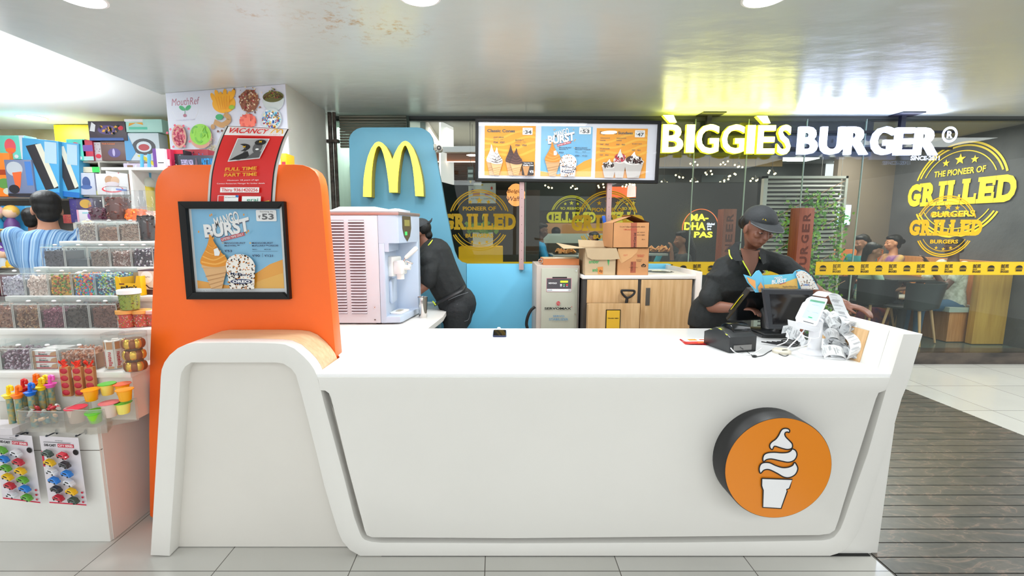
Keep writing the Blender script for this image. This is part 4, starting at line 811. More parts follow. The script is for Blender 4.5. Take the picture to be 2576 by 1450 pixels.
b = MB(); dt = V((xr_ + .055, 3.36, z0_ + .045)); b.prism(rrect(-.05, -.09, .05, .09, .035), 0, .012, MW_, 'Z', M=Matrix.Translation(dt) @ Matrix.Rotation(-.22, 4, 'Z'), bev=.003); b.prism(rrect(-.02, -.04, .02, .04, .012), .0125, .014, mat('drip_slot', (176, 166, 150), .5), 'Z', M=Matrix.Translation(dt) @ Matrix.Rotation(-.22, 4, 'Z')); b.build('drip_tray', t)
b = MB(); b.prism(rrect(YM + .10, z0_ + .12, YM + .27, z0_ + .30, .03), xr_ - .001, xr_ + .022, FRNT, 'X', bev=.008); b.build('side_pocket', t)
# side table and tumbler
b = MB(); c_ = at(1114.5, 797.5, Z=ZT); e_ = at(1101, 822, Z=ZT); b.prism([(-1.72, 3.02), (c_.x - .06, 3.02), (c_.x, 3.06 if c_.y < 3.2 else c_.y), (c_.x, 4.2), (-1.72, 4.2)], ZT - .035, ZT, WT, 'Z', smooth=False)
b.bx(-1.70, c_.x - .10, 3.10, 4.15, 0, ZT - .036, WT); b.build('side_table', label='white side table under the ice cream machine', cat='table')
q = at(1073, 803, Y=3.62); q.z = ZT; b = MB(); b.lathe([(.026, .001), (.030, .0), (.036, .13), (.038, .158), (.0385, .16), (.036, .158), (.033, .12), (.027, .01)], STEEL, Matrix.Translation((q.x + .0, 3.45, ZT)), 28); b.build('steel_tumbler', label='tall polished steel tumbler on the side table beside the ice cream machine', cat='tumbler')
# ---------------------------------------------------------------- things on the worktop
def Q(x, y, Y=None, Z=None): return at(1680 + x / 3.788, 640 + y / 3.788, Y=Y, Z=Z)
ZW = .9005
# phone
c = at(1257, 841, Z=ZW); t = thing('mobile_phone', 'black mobile phone lying face up on the white worktop', 'phone', c)
b = MB(); Mp = Matrix.Translation((c.x, c.y, ZW)) @ Matrix.Rotation(-.02, 4, 'Z'); b.prism(rrect(-.041, -.082, .041, .082, .012), 0, .009, mat('phone_navy', (44, 54, 92), .3), 'Z', M=Mp, bev=.002); b.build('body', t)
b = MB(); b.prism(rrect(-.038, -.079, .038, .079, .01), .0092, .0095, mat('phone_screen', (26, 24, 20), .05, spec=.8), 'Z', M=Mp, smooth=False); b.build('screen', t)
b = MB(); c = at(1255, 828, Z=ZW); b.sph(c + V((0, 0, .006)), (.012, .01, .006), PW, 10); b.tube([c + V((0, 0, .005)), c + V((.01, -.03, .004)), c + V((.02, -.035, .003))], .0015, PW, 6); b.build('earbud', label='tiny white earbud lying behind the mobile phone', cat='earbud')
# leaflets
ra = random.Random(2)
t = None
for i in range(4):
    c = at(1762, 862, Z=ZW) + V((.004 * i - .006, .003 * i, .0016 * i)); M = Matrix.Translation(c) @ Matrix.Rotation(-.12 + .06 * i, 4, 'Z') @ Matrix.Rotation(-pi / 2, 4, 'X')
    A = Art(M); A.rect(-.095, -.06, .095, .06, mat('leaflet_red', (206, 30, 44), .4)); A.rect(-.092, -.005, .06, .057, PW); A.rect(-.06, .012, -.01, .05, mat('leaflet_orange', (252, 140, 50), .5)); A.rect(.005, .02, .05, .04, mat('leaflet_meat', (208, 90, 60), .5)); A.rect(-.03, -.045, .08, -.01, mat('leaflet_orange2', (246, 110, 56), .5)); A.txt('53', .0, -.04, .03, -.02, PW, .02)
    o = A.build('leaflet'); tagit(o, ['lowest red leaflet of the small pile on the worktop by the printer', 'second lowest red leaflet of the small pile by the printer', 'second from top red leaflet of the small pile by the printer', 'topmost red and white leaflet of the pile on the worktop'][i], 'leaflet', 'leaflets piled beside the printer')
# receipt printer
def local_box(fl, fr, depth): x = (fr - fl); x.z = 0; L = x.length; x.normalize(); y = V((-x.y, x.x, 0)); M = Matrix(((x.x, y.x, 0, fl.x), (x.y, y.y, 0, fl.y), (0, 0, 1, fl.z), (0, 0, 0, 1))); return M, L
fl = at(1833, 889, Z=ZW); fr = at(1902, 884, Z=ZW); Mr, L = local_box(fl, fr, 0)
t = thing('receipt_printer', 'black receipt printer with a domed paper lid on the worktop', 'printer', fl)
PB = mat('printer_black', (38, 40, 42), .35); PB2 = mat('printer_gloss', (20, 22, 24), .15)
b = MB(); D = .20; H = .105
b.prism([(0, 0), (D, 0), (D, .075), (D * .55, H + .012), (.05, H + .004), (.012, H * .86), (0, H * .8)], .0, L, PB, 'X', M=Mr, bev=.005); b.build('body', t)
b = MB(); pr_ = [(.030 + .0, H * .80)] + [(.03 + .11 * (1 - cos(a)) / 2, H * .82 + .045 * sin(a) + .01) for a in [k * pi / 10 for k in range(11)]]
b.prism(pr_, L * .30, L * .94, PB2, 'X', M=Mr, bev=.003); b.build('paper_lid', t)
b = MB(); b.prism([(-.001, .012), (-.0045, .012), (-.0045, .04), (-.001, .04)], L * .15, L * .8, mat('port_grey', (128, 126, 124), .4), 'X', M=Mr, smooth=False); b.build('port_panel', t)
b = MB(); b.tube([Mr @ V((L * .02, .02, H * .86)), Mr @ V((L * .03, .08, H + .008)), Mr @ V((L * .02, .15, H * .9))], .004, mat('lime_reflect', (190, 200, 60), .3), 6); b.build('lime_reflection', t)  # lime reflection along the printer edge, laid on as a coloured tube
# leaning operator terminal, back towards us
t = thing('pos_terminal', 'black touch terminal seen from behind, leaning over its stand', 'till', (1.7, 2.84, ZW))
P0 = at(1826, 800, Y=2.90); P1 = at(1884, 726, Y=2.70); vx = V((.34, .02, 0)); up_ = (P1 - P0); nrm = vx.cross(up_).normalized()
def slab(b, o, ex, ey, n, th, m): P = [o, o + ex, o + ex + ey, o + ey]; b.add(P + [p + n * th for p in P], [(0, 1, 2, 3), (7, 6, 5, 4), (0, 4, 5, 1), (1, 5, 6, 2), (2, 6, 7, 3), (3, 7, 4, 0)], m); return b
b = MB(); slab(b, P0, vx, up_, nrm, .016, PB); slab(b, P0 - nrm * -.016 + up_ * .0, vx, up_, nrm, .006, PB2); slab(b, P0 + nrm * -.03 + up_ * .12 + vx * .03, vx * .94, up_ * .80, nrm, .0305, PB); b.build('screen_housing', t)
b = MB()
for a_, c_ in ((.03, .12), (.03, .5), (.03, .9), (.9, .12)): q = P0 + vx * a_ + up_ * c_ - nrm * .002; b.sph(q, .006, BLACKM, 8)
slab(b, P0 + vx * .08 - nrm * .033 + up_ * .1, vx * .05, up_ * .75, nrm, .003, BLACKM); b.build('vent_slot', t)
b = MB(); m1 = P0 + vx * .55 + up_ * .45; b.tube([m1 - nrm * .01, V((m1.x + .02, m1.y + .0, 1.02)), V((m1.x + .03, 2.80, .93)), V((m1.x + .03, 2.78, .908))], [.035, .04, .05, .05], PB, 12); b.bx(m1.x - .10, m1.x + .16, 2.66, 2.90, ZW, ZW + .018, PB, .006); b.build('stand', t)
b = MB(); q = P0 + up_ * .30; slab(b, q + V((-.012, 0, .0)), V((.026, .01, .02)), up_ * .42, nrm, .003, mat('sticker_yellow', (250, 226, 0), .5)); b.build('yellow_label', t)
# customer display
TL, TR, BR, BL = Q(915, 338, Y=2.60), Q(1385, 345, Y=2.60), Q(1362, 714, Y=2.64), Q(966, 711, Y=2.64)
t = thing('customer_display', 'black framed blank customer screen facing the front of the counter', 'monitor', (1.72, 2.6, 1.0)); b = MB(); nn = (TR - TL).cross(BL - TL).normalized()
if nn.y < 0: nn = -nn
def lerp4(a, c): return TL.lerp(TR, a).lerp(BL.lerp(BR, a), c)
fr_ = .065; I = [lerp4(.10, .11), lerp4(.92, .11), lerp4(.92, .89), lerp4(.10, .89)]; O = [TL, TR, BR, BL]
vs = O + [p + nn * .028 for p in O] + I; b.add(vs, [(0, 1, 9, 8), (1, 2, 10, 9), (2, 3, 11, 10), (3, 0, 8, 11), (0, 4, 5, 1), (1, 5, 6, 2), (2, 6, 7, 3), (3, 7, 4, 0), (7, 6, 5, 4)], mat('bezel', (54, 56, 62), .4)); b.build('bezel', t)
b = MB(); b.add([p + nn * .0005 for p in I], [(0, 1, 2, 3)], mat('screen_off', (34, 33, 36), .12, spec=.7)); b.add([I[3] + V((.0, -.0015, -.0015)), I[2] + V((0, -.0015, -.0015)), I[2] + V((0, -.0015, .001)), I[3] + V((0, -.0015, .001))], [(0, 1, 2, 3)], GREYT); b.build('screen', t)
b = MB(); m2 = lerp4(.5, .9) + nn * .03; b.tube([m2, V((m2.x - .02, m2.y + .04, .95)), V((m2.x - .02, m2.y + .05, .915))], [.028, .03, .05], PB, 12); b.bx(m2.x - .14, m2.x + .08, m2.y - .02, m2.y + .13, ZW + .0182, ZW + .032, PB, .005); b.build('arm', t)
# printed topper
t0, t1 = at(1870, 737, Y=2.68), at(2062, 678, Y=2.68); W_, H_ = t1.x - t0.x, t1.z - t0.z
def tp(x, y): q = Q(x, y, Y=2.66); return (q.x, q.z)
TPO = [tp(*p) for p in ((835, 365), (815, 330), (760, 270), (745, 235), (722, 192), (800, 215), (820, 190), (845, 160), (870, 152), (890, 175), (905, 205), (1100, 195), (1195, 186), (1215, 160), (1255, 146), (1300, 156), (1370, 205), (1400, 260), (1440, 335), (925, 338), (915, 362))]
b = MB(); b.prism(TPO, 2.660, 2.664, mat('topper_card', (110, 200, 240), .5)); A = Art(Matrix.Translation((0, 2.6598, 0)))
CY_ = mat('topper_sky', (112, 208, 236), .5); A.poly([tp(*p) for p in ((905, 210), (1205, 192), (1240, 335), (925, 334))], CY_); A.poly([tp(*p) for p in ((915, 290), (1080, 280), (1230, 225), (1240, 335), (925, 334))], mat('topper_mango', (248, 200, 106), .5))
A.txt('MANGO', *tp(1010, 240), *tp(1090, 212), PW, .03, .2, .12); A.txt('BURST', *tp(985, 278), *tp(1132, 238), PW, .04, .1, .12); A.poly([tp(*p) for p in ((1060, 284), (1122, 266), (1124, 272), (1062, 290))], REDP)
A.txt('MangoBurst McSwirl', *tp(962, 325), *tp(1052, 312), NAVY, 0); A.txt('MangoBurst McFlurry Oreo', *tp(1090, 322), *tp(1225, 300), NAVY, 0)
q = tp(875, 362); cone_art(A, q[0], q[1], .030, .062, mat('topper_swirl', (240, 170, 100), .5), SW2); q = tp(800, 330); A.poly([tp(*p) for p in ((742, 215), (790, 235), (825, 250), (830, 335), (765, 270))], mat('topper_swirl', (240, 170, 100), .5))
rr_ = random.Random(9); q0, q1 = tp(1230, 335), tp(1420, 335); q2 = tp(1215, 170); A.poly([tp(*p) for p in ((1210, 195), (1225, 168), (1260, 154), (1300, 165), (1358, 212), (1425, 334), (1262, 334))], CRUMB[2])
def fnc(r):
    a, c = r.random(), r.random(); xx = 1212 + 48 * (1 - c) * .9 + a * (150 - 10 * c) + (1 - c) * 10; return tp(xx, 160 + (1 - c) * 170 + a * 22 * c)
A.speckle(110, fnc, .0035, CRUMB, rr_); A.txt('OREO', *tp(1280, 298), *tp(1340, 282), mat('oreo_blue', (60, 130, 210), .5), .03)
t = thing('display_topper', 'cut-out mango ice cream promo card standing on top of the customer screen', 'sign', (1.72, 2.66, 1.19)); b.build('card', t); A.build('print', t)
# card terminal on a pole
pc = at(2047, 889, Z=ZW); TW = mat('terminal_white', (240, 241, 246), .25); t = thing('card_terminal', 'white card payment terminal on a round pole stand with a lit blue screen', 'card reader', pc)
b = MB(); b.lathe([(.001, 0), (.070, 0), (.070, .006), (.060, .016), (.034, .024), (.030, .03), (.029, .165), (.031, .175), (.001, .176)], TW, Matrix.Translation(pc), 32); b.cyl(pc + V((0, -.0695, .004)), pc + V((0, -.0715, .004)), .003, BLACK, n=8); b.build('pole_stand', t)
DY = pc.y - .03; T4 = [Q(1355, 398, Y=DY + .03), Q(1530, 425, Y=DY + .04), Q(1415, 690, Y=DY - .05), Q(1238, 640, Y=DY - .06)]; n3 = (T4[1] - T4[0]).cross(T4[3] - T4[0]).normalized(); n3 = n3 if n3.y > 0 else -n3
def devplate(a0, a1, c0, c1, off, r=.1):
    g = lambda a, c: T4[0].lerp(T4[1], a).lerp(T4[3].lerp(T4[2], a), c) + n3 * off
    return [g(a0 + (a1 - a0) * u, c0 + (c1 - c0) * v) for u, v in rrect(0, 0, 1, 1, r, 4)]
def thick(b, P, th, m): n = len(P); P2 = [p + n3 * th for p in P]; b.add(P + P2, [tuple(range(n)), tuple(range(n, 2 * n))[::-1]] + [(i, i + n, (i + 1) % n + n, (i + 1) % n) for i in range(n)], m)
b = MB(); thick(b, devplate(0, 1, 0, 1, 0), .02, TW); thick(b, devplate(.08, 1.1, .05, .8, .0201, .15), .03, TW); b.build('device', t)
b = MB(); thick(b, devplate(.10, .90, .13, .82, -.001, .03), .0008, mat('terminal_screen', (176, 206, 240), .2, emit=.55)); b.build('screen', t)
b = MB(); thick(b, devplate(.10, .90, .13, .20, -.0016, .03), .0004, mat('screen_green', (90, 160, 126), .3, emit=.3)); thick(b, devplate(.38, .62, .74, .78, -.0016, .4), .0004, mat('screen_btn', (70, 176, 120), .3, emit=.3)); thick(b, devplate(.2, .8, .56, .565, -.0016, 0.01), .0004, GREYT); thick(b, devplate(.3, .7, .30, .305, -.0016, 0.01), .0004, GREYT); thick(b, devplate(.25, .8, .93, .945, -.0016, 0.01), .0004, INK); b.build('screen_print', t)
b = MB(); h4 = [Q(1225, 648, Y=DY - .05), Q(1450, 700, Y=DY - .04), Q(1430, 745, Y=DY - .02), Q(1230, 705, Y=DY - .04)]; b.add(h4 + [p + V((0, .07, 0)) for p in h4], [(0, 1, 2, 3), (7, 6, 5, 4), (0, 4, 5, 1), (1, 5, 6, 2), (2, 6, 7, 3), (3, 7, 4, 0)], TW); b.cyl(pc + V((0, -.01, .165)), Q(1440, 640, Y=DY + .03), .022, TW); b.build('cradle', t)
b = MB(); b.tube(crom([Q(1300, 720, Y=DY - .02), Q(1280, 765, Y=DY - .03), Q(1340, 795, Y=DY - .05), Q(1430, 800, Y=DY - .06), Q(1450, 750, Y=DY - .05), Q(1455, 700, Y=DY - .02)], 5, False), .0028, TW, 6); b.build('wire_loop', t)
# till receipts: long printed paper band, heaped over the worktop
PAPER = mat('receipt_paper', (240, 242, 244), .6); RI_ = mat('receipt_ink', (120, 122, 128), .7); PBK = [mat('receipt_dark', (96, 98, 104), .7)]
def fit(p):
    lim = 1.765 + max(0, p.z - .9) * .22
    if p.x > lim: t_ = lim / p.x; return V((p.x * t_, p.y * t_, EYE + (p.z - EYE) * t_))
    return p
def ribbon(path, wv, wd, label=None, seed=0, roll=None):
    P = crom([fit(V(p)) for p in path], 7, False); b = MB(); rn = random.Random(seed); A_ = V(wv).normalized() * wd / 2
    L_ = []; R_ = []
    for i, p in enumerate(P):
        w_ = A_
        if roll: w_ = Matrix.Rotation(roll * i / len(P), 3, 'Z') @ A_
        L_.append(p - w_); R_.append(p + w_)
    n = len(P); b.add(L_ + R_, [(i, i + 1, n + i + 1, n + i) for i in range(n - 1)], PAPER, smooth=True)
    for i in range(1, n - 2):      # faint printed rows on both faces
        if rn.random() < .8:
            t_ = (P[i + 1] - P[i]); nr = t_.cross(A_).normalized() * .0006
            for sg in (1, -1):
                a, c = sorted((rn.uniform(.08, .5), rn.uniform(.5, .92)))
                for f_0 in (.1, .45, .75):
                    if rn.random() < .7:
                        q0 = L_[i].lerp(R_[i], a) + t_ * f_0 + nr * sg; q1 = L_[i].lerp(R_[i], c) + t_ * f_0 + nr * sg; dd = t_ * .10; b.add([q0, q1, q1 + dd, q0 + dd], [(0, 1, 2, 3)], RI_ if rn.random() < .75 else PBK[0])
    return b
t = thing('receipt_paper', 'long white printed receipt band curling from the card terminal onto the worktop', 'receipts', (1.93, 2.35, ZW))
RY = pc.y
paths = [
    ([Q(1440, 400, Y=RY - .02), Q(1500, 362, Y=RY - .01), Q(1580, 385, Y=RY + .0), Q(1620, 470, Y=RY + .03), Q(1660, 560, Y=RY + .06), Q(1720, 650, Y=RY + .05), Q(1690, 740, Y=RY + .02), Q(1640, 800, Y=RY + .06), Q(1700, 850, Y=RY + .05)], (1, -.35, -.15), .060, 0),
    ([Q(1520, 560, Y=RY + .08), Q(1600, 620, Y=RY + .03), Q(1680, 700, Y=RY + .02), Q(1760, 780, Y=RY + .03), Q(1800, 850, Y=RY + .01), Q(1790, 930, Y=RY + .02), Q(1760, 985, Y=RY - .0)], (.7, -.5, .5), .062, .3),
    ([Q(1500, 780, Y=RY - .01), Q(1540, 750, Y=RY - .03), Q(1600, 755, Y=RY - .04), Q(1640, 800, Y=RY - .04), Q(1640, 870, Y=RY - .02), Q(1580, 880, Y=RY + .02), Q(1520, 830, Y=RY + .02), Q(1530, 790, Y=RY)], (.25, -.1, -1), .05, 0),
    ([Q(1560, 840, Y=RY - .01), Q(1640, 850, Y=RY - .05), Q(1720, 900, Y=RY - .05), Q(1770, 960, Y=RY - .05), Q(1700, 1000, Y=RY - .06), Q(1690, 960, Y=RY + .0)], (.5, -.4, -.8), .05, .2),
    ([Q(1480, 990, Y=RY - .11), Q(1490, 930, Y=RY - .10), Q(1560, 910, Y=RY - .11), Q(1660, 930, Y=RY - .12), Q(1690, 980, Y=RY - .10), Q(1640, 1000, Y=RY - .06), Q(1540, 985, Y=RY - .07)], (.15, -.35, -1), .052, 0),
    ([Q(1180, 730, Y=2.5), Q(1260, 790, Y=2.48), Q(1300, 860, Y=2.46), Q(1350, 850, Y=2.47), Q(1480, 850, Y=2.46), Q(1560, 900, Y=2.45)], (.4, .2, 1), .055, 0),
    ([Q(1090, 720, Y=2.52), Q(1180, 712, Y=2.54), Q(1250, 750, Y=2.5), Q(1200, 780, Y=2.5), Q(1130, 750, Y=2.52)], (.3, .2, 1), .045, 0),
    ([Q(1450, 640, Y=RY + .07), Q(1540, 680, Y=RY + .06), Q(1600, 760, Y=RY + .07), Q(1560, 830, Y=RY + .06), Q(1600, 900, Y=RY + .04), Q(1700, 930, Y=RY + .03)], (1, -.2, -.4), .06, .4)]
for i, (pth, wv, wd, ro) in enumerate(paths):
    b = ribbon(pth, wv, wd, seed=i, roll=ro)
    b.v = [V((v.x, v.y, max(v.z, ZW + .001))) for v in b.v]; b.build('paper_band', t)
rp = random.Random(31)
for k in range(26):      # crumpled heap behind and beside the pole
    cx_, cz_ = rp.uniform(1500, 1760), rp.uniform(600, 960); Yk = RY - (cx_ - 1480) / 300 * .10 + rp.uniform(.0, .07); r_ = rp.uniform(34, 75); a0 = rp.uniform(0, 6.28)
    pth = [Q(cx_ + r_ * cos(a0 + j * 1.15) * (1 - .08 * j), min(cz_ + r_ * .8 * sin(a0 + j * 1.15), 985), Y=Yk + .008 * j) for j in range(6)]
    b = ribbon(pth, (rp.uniform(-.5, 1), -.5, rp.uniform(-.8, .8)), .055, seed=40 + k, roll=rp.uniform(-.5, .5)); b.v = [V((v.x, v.y, max(v.z, ZW + .001))) for v in b.v]; b.build('paper_band', t)
# socket puck and cables
c = at(1966, 888, Z=ZW); b = MB(); CRM = mat('cream_plastic', (226, 218, 200), .4)
b.lathe([(.001, 0), (.043, 0), (.044, .012), (.036, .02), (.001, .021)], CRM, Matrix.Translation(c), 28); o = b.build('cable_grommet', label='cream round cable grommet on the worktop in front of the black till', cat='grommet')
def cable(name, pts, r, m, label): b = MB(); b.tube(crom([V((p.x, p.y, max(p.z, ZW + r))) for p in pts], 6, False), r, m, 6); return b.build(name, label=label, cat='cable')
cable('white_cable', [Q(600, 895, Y=2.28), Q(640, 940, Z=ZW), Q(720, 965, Z=ZW), Q(800, 955, Z=ZW), Q(880, 910, Z=ZW), Q(890, 900, Z=ZW)], .0028, PW, 'white cable looping out of the receipt printer')
cable('white_cable', [Q(1290, 735, Y=2.33), Q(1240, 800, Y=2.34), Q(1180, 860, Y=2.36), Q(1140, 900, Z=.92)], .0032, PW, 'white cable running from the card terminal down to the grommet')
cable('white_cable', [Q(1360, 800, Y=2.29), Q(1330, 860, Y=2.30), Q(1240, 890, Z=.91), Q(1150, 905, Z=.915)], .0032, PW, 'lower white cable curving from the terminal pole to the grommet')
b = MB(); pts = [Q(690, 885, Y=2.28), Q(740, 925, Z=ZW), Q(820, 975, Z=ZW), Q(900, 970, Z=ZW), Q(960, 935, Z=ZW), Q(1010, 915, Z=ZW), Q(1060, 955, Z=ZW), Q(1120, 975, Z=ZW), Q(1160, 950, Z=ZW), Q(1140, 915, Z=ZW + .02), Q(1090, 915, Z=ZW + .022)]
b.tube(crom([V((p.x, p.y, max(p.z, ZW + .002))) for p in pts], 6, False), .002, BLACK, 6); o = b.build('black_cable', label='thin black cable with a small lump winding from the printer to the grommet', cat='cable')
b = MB(); q = Q(825, 972, Z=ZW + .006); b.sph(q, (.014, .010, .007), BLACK, 10); b.build('ferrite_lump', o)
b = MB()
for k in range(5): b.tube(crom([V((1.50 + .03 * k, 2.52, ZW + .012)), V((1.62, 2.42 + .02 * k, ZW + .012 + .004 * k)), V((1.72 + .02 * k, 2.50, ZW + .02)), V((1.82, 2.42, ZW + .01 + .003 * k)), V((1.68, 2.55, ZW + .03))], 6, False), .0035, BLACKM, 6)
b.build('cable_tangle', label='tangle of black cables on the worktop below the customer screen', cat='cable')
cable('white_cable', [Q(1130, 740, Y=2.5), Q(1150, 790, Y=2.46), Q(1120, 840, Y=2.42), Q(1040, 870, Y=2.40)], .0026, PW, 'white cable hanging behind the customer screen')
# ---------------------------------------------------------------- sweets display stand on the left
SX0, SX1 = -2.78, -1.80
steps = [(2.17, .85), (2.37, 1.02), (2.55, 1.17), (2.73, 1.32), (2.91, 1.47), (3.08, 1.60)]
STW = mat('stand_white', (236, 235, 230), .35, noise=.03); STS = mat('stand_side_pinkish', (232, 222, 216), .35, noise=.06, nscale=1.5)
t = thing('sweets_stand', 'stepped white display stand full of sweets left of the orange partition', 'display stand', (-2.3, 2.6, 0))
b = MB()
for i, (y, z) in enumerate(steps):
    x0 = SX0 - (.40 if i < 2 else 0); b.bx(x0, SX1, y - .008, 3.3, z - .03, z, STW, bev=.003)
    y_prev = steps[i + 1][0] if i + 1 < len(steps) else 3.3
    b.bx(x0 + .004, SX1 - .004, y + .004, 3.296, (steps[i - 1][1] if i else .60), z - .0305, STW)
b.build('stepped_shelves', t)
b = MB(); b.bx(-3.6, -1.925, 2.085, 3.29, 0, .60, STW, bev=.004); b.bx(-3.6, -1.9245, 2.0835, 2.0845, .482, .485, mat('seam', (120, 112, 104), .6)); b.bx(-1.925, -1.9235, 2.09, 3.28, .482, .485, mat('seam', (120, 112, 104), .6)); b.build('base_cabinet', t)
b = MB(); b.bx(-1.924, -1.9205, 2.10, 3.28, .002, .598, STS); b.build('side_panel', t)
ACR = glass('acrylic', (250, 252, 252), .05, haze=.03); ACRE = mat('acrylic_edge', (208, 212, 208), .2, alpha=.6)
HND = mat('clear_knob', (236, 236, 236), .1)
rs = random.Random(11)
def chips(b, x0, x1, y0, y1, z0, h, ms, n, size, rn, flat=.6, style='chip'):
    """a heap of small sweets: a bed with loose pieces over its front and top"""
    b.bx(x0 + .004, x1 - .004, y0 + .008, y1 - .004, z0, z0 + h * .90, ms[-1])
    for _ in range(int(n * (2.2 if size < .0076 else 1.6))):
        f = rn.random()
        if f < .6: c = V((rn.uniform(x0 + .006, x1 - .006), y0 + .004, z0 + rn.uniform(.0, h)))
        else: c = V((rn.uniform(x0 + .006, x1 - .006), rn.uniform(y0 + .008, y1 - .01), z0 + h * rn.uniform(.86, 1.08)))
        s_ = size * rn.uniform(.7, 1.25); m = rn.choice(ms); rt_ = (rn.uniform(0, 6), rn.uniform(0, 6), rn.uniform(0, 6))
        if style == 'stick': b.box(c, (s_ * 3.2, s_ * .8, s_ * .8), m, (rt_[0] * .1, rt_[1] * .15, rt_[2] * .3))
        elif style == 'ball':
            k = 5; b.sph(c, (s_, s_ * .8, s_ * flat), m, 6, rot=rt_)
        else: b.box(c, (s_ * 1.6, s_ * 1.2, s_ * flat), m, rt_)
def bin_(x, y, z, w, h, label, ms, n=70, size=.007, fill=.8, style='chip', d=.15, seed=1, group='clear acrylic sweet bins on the stepped stand'):
    t = thing('sweet_bin', label, 'acrylic bin', (x + w / 2, y + d / 2, z), group)
    b = MB(); T_ = .003
    b.bx(x, x + w, y, y + T_, z, z + h * .84, ACR); b.bx(x, x + T_, y, y + d, z, z + h, ACR); b.bx(x + w - T_, x + w, y, y + d, z, z + h, ACR); b.bx(x, x + w, y + d - T_, y + d, z, z + h, ACR)
    for xx in (x, x + w - .003): b.bx(xx - .0006, xx + .0036, y - .001, y, z, z + h * .86, ACRE)
    b.bx(x, x + w, y - .001, y, z + h * .83, z + h * .85, ACRE); b.build('box', t)
    b = MB(); b.add([(x - .001, y - .004, z + h * .86), (x + w + .001, y - .004, z + h * .86), (x + w + .001, y + d * .75, z + h + .004), (x - .001, y + d * .75, z + h + .004)], [(0, 1, 2, 3)], ACR); b.add([(x, y - .005, z + h * .86), (x + w, y - .005, z + h * .86), (x + w, y - .003, z + h * .88), (x, y - .003, z + h * .88)], [(0, 1, 2, 3)], ACRE); o = b.build('lid', t)
    b = MB(); b.sph((x + w / 2, y + .02, z + h * .9 + .008), (.012, .009, .006), HND, 10); b.build('knob', o)
    if ms:
        b = MB(); chips(b, x + .003, x + w - .003, y + .004, y + d - .004, z + .001, h * .8 * fill, ms, n, size, random.Random(seed), style=style); o = b.build('sweets', t); o['kind'] = 'stuff'; o['label'] = 'loose sweets'
    return t
def cm(n, c): return mat('sweet_' + n, c, .35)
BR_ = [cm('brown', (128, 92, 76)), cm('brown2', (150, 112, 92)), cm('brown3', (108, 74, 62))]
rowE = [(-60, 5, 'clear bin of beige sweets at the left end of the lowest row', [cm('beige', (186, 166, 156)), cm('beige2', (206, 190, 180))], 'chip'), (5, 83, 'clear bin of purplish wrapped sweets in the lowest row', [cm('plum', (130, 96, 112)), cm('plum2', (196, 178, 190)), cm('plum3', (104, 72, 88))], 'ball'),
        (84, 150, 'clear bin holding stacked white and red chocolate packs', None, ''), (151, 245, 'clear bin of caramel coloured wrapped sweets in the lowest row', [cm('caramel', (168, 112, 84)), cm('caramel2', (206, 176, 160)), cm('caramel3', (190, 130, 96))], 'ball')]
def rowbins(Y, Z, y_base, specs, h, d=.15):
    for i, (x0, x1, lab, ms, st, *r) in enumerate(specs):
        a = at(x0, y_base, Y=Y).x; c = at(x1, y_base, Y=Y).x; n, sz, fl = (r + [110, .0075, .85])[:3] if len(r) < 3 else r[:3]
        bin_(a, Y, Z, c - a - .002, h, lab, ms, n, sz, fl, st, d, seed=int(Y * 100) + i)
rowbins(2.20, .851, 930, rowE, .125)
# packs in the third bin
a, c = at(86, 930, Y=2.215).x, at(148, 930, Y=2.215).x
PKW = mat('pack_white', (240, 232, 228), .4); PKR = mat('pack_red', (206, 40, 52), .4); PKB = mat('pack_biscuit', (206, 150, 104), .4)
for k in range(3):
    z = .853 + k * .031; t = thing('chocolate_pack', ['bottom', 'middle', 'top'][k] + ' chocolate pack of the stack inside the clear bin', 'chocolate pack', ((a + c) / 2, 2.27, z), 'chocolate packs in the clear bin'); b = MB(); b.bx(a, c, 2.212, 2.33, z, z + .029, PKW, bev=.002); b.build('carton', t)
    A = Art(Matrix.Translation((a, 2.2115, z))); w_ = c - a; A.rect(0, .0, w_, .006, PKR); A.rect(0, .0, w_ * .14, .029, PKB); A.poly([(w_, .003), (w_, .027), (w_ * .8, .02), (w_ * .72, .003)], PKB); A.txt('kinder', w_ * .3, .019, w_ * .6, .025, PKR, .02); A.txt('Bueno', w_ * .3, .008, w_ * .66, .017, INK, .03); A.build('print', t)
rowD = [(-60, 38, 'clear bin of rusty brown sweets at the left end of the row below the middle', [cm('rust', (142, 96, 80)), cm('rust2', (166, 120, 96))], 'chip'), (39, 104, 'clear bin of toffee brown shreds beneath the pink sweets', [cm('toffee', (150, 108, 84)), cm('toffee2', (178, 140, 108)), cm('toffee3', (130, 90, 70))], 'chip'),
        (105, 166, 'clear bin of purple red sweets in the row below the middle', [cm('purple', (136, 70, 92)), cm('purple2', (160, 96, 112)), cm('purple3', (116, 54, 74))], 'chip', 130, .0045, .8), (167, 229, 'clear bin of very dark brown sweets in the row below the middle', [cm('darkb', (62, 48, 42)), cm('darkb2', (74, 58, 50))], 'chip', 80, .005, .95), (230, 300, 'clear bin of reddish brown sweets beside the sprinkle tubs', [cm('redb', (104, 62, 52)), cm('redb2', (122, 76, 62))], 'chip', 90, .005, .95)]
rowbins(2.39, 1.021, 828, rowD, .15)
MULTI = [cm('mred', (226, 50, 70)), cm('mblue', (40, 110, 200)), cm('mgreen', (80, 180, 70)), cm('myel', (250, 200, 40)), cm('mora', (250, 130, 40)), cm('mpink', (240, 80, 150)), cm('mcyan', (60, 190, 220))]
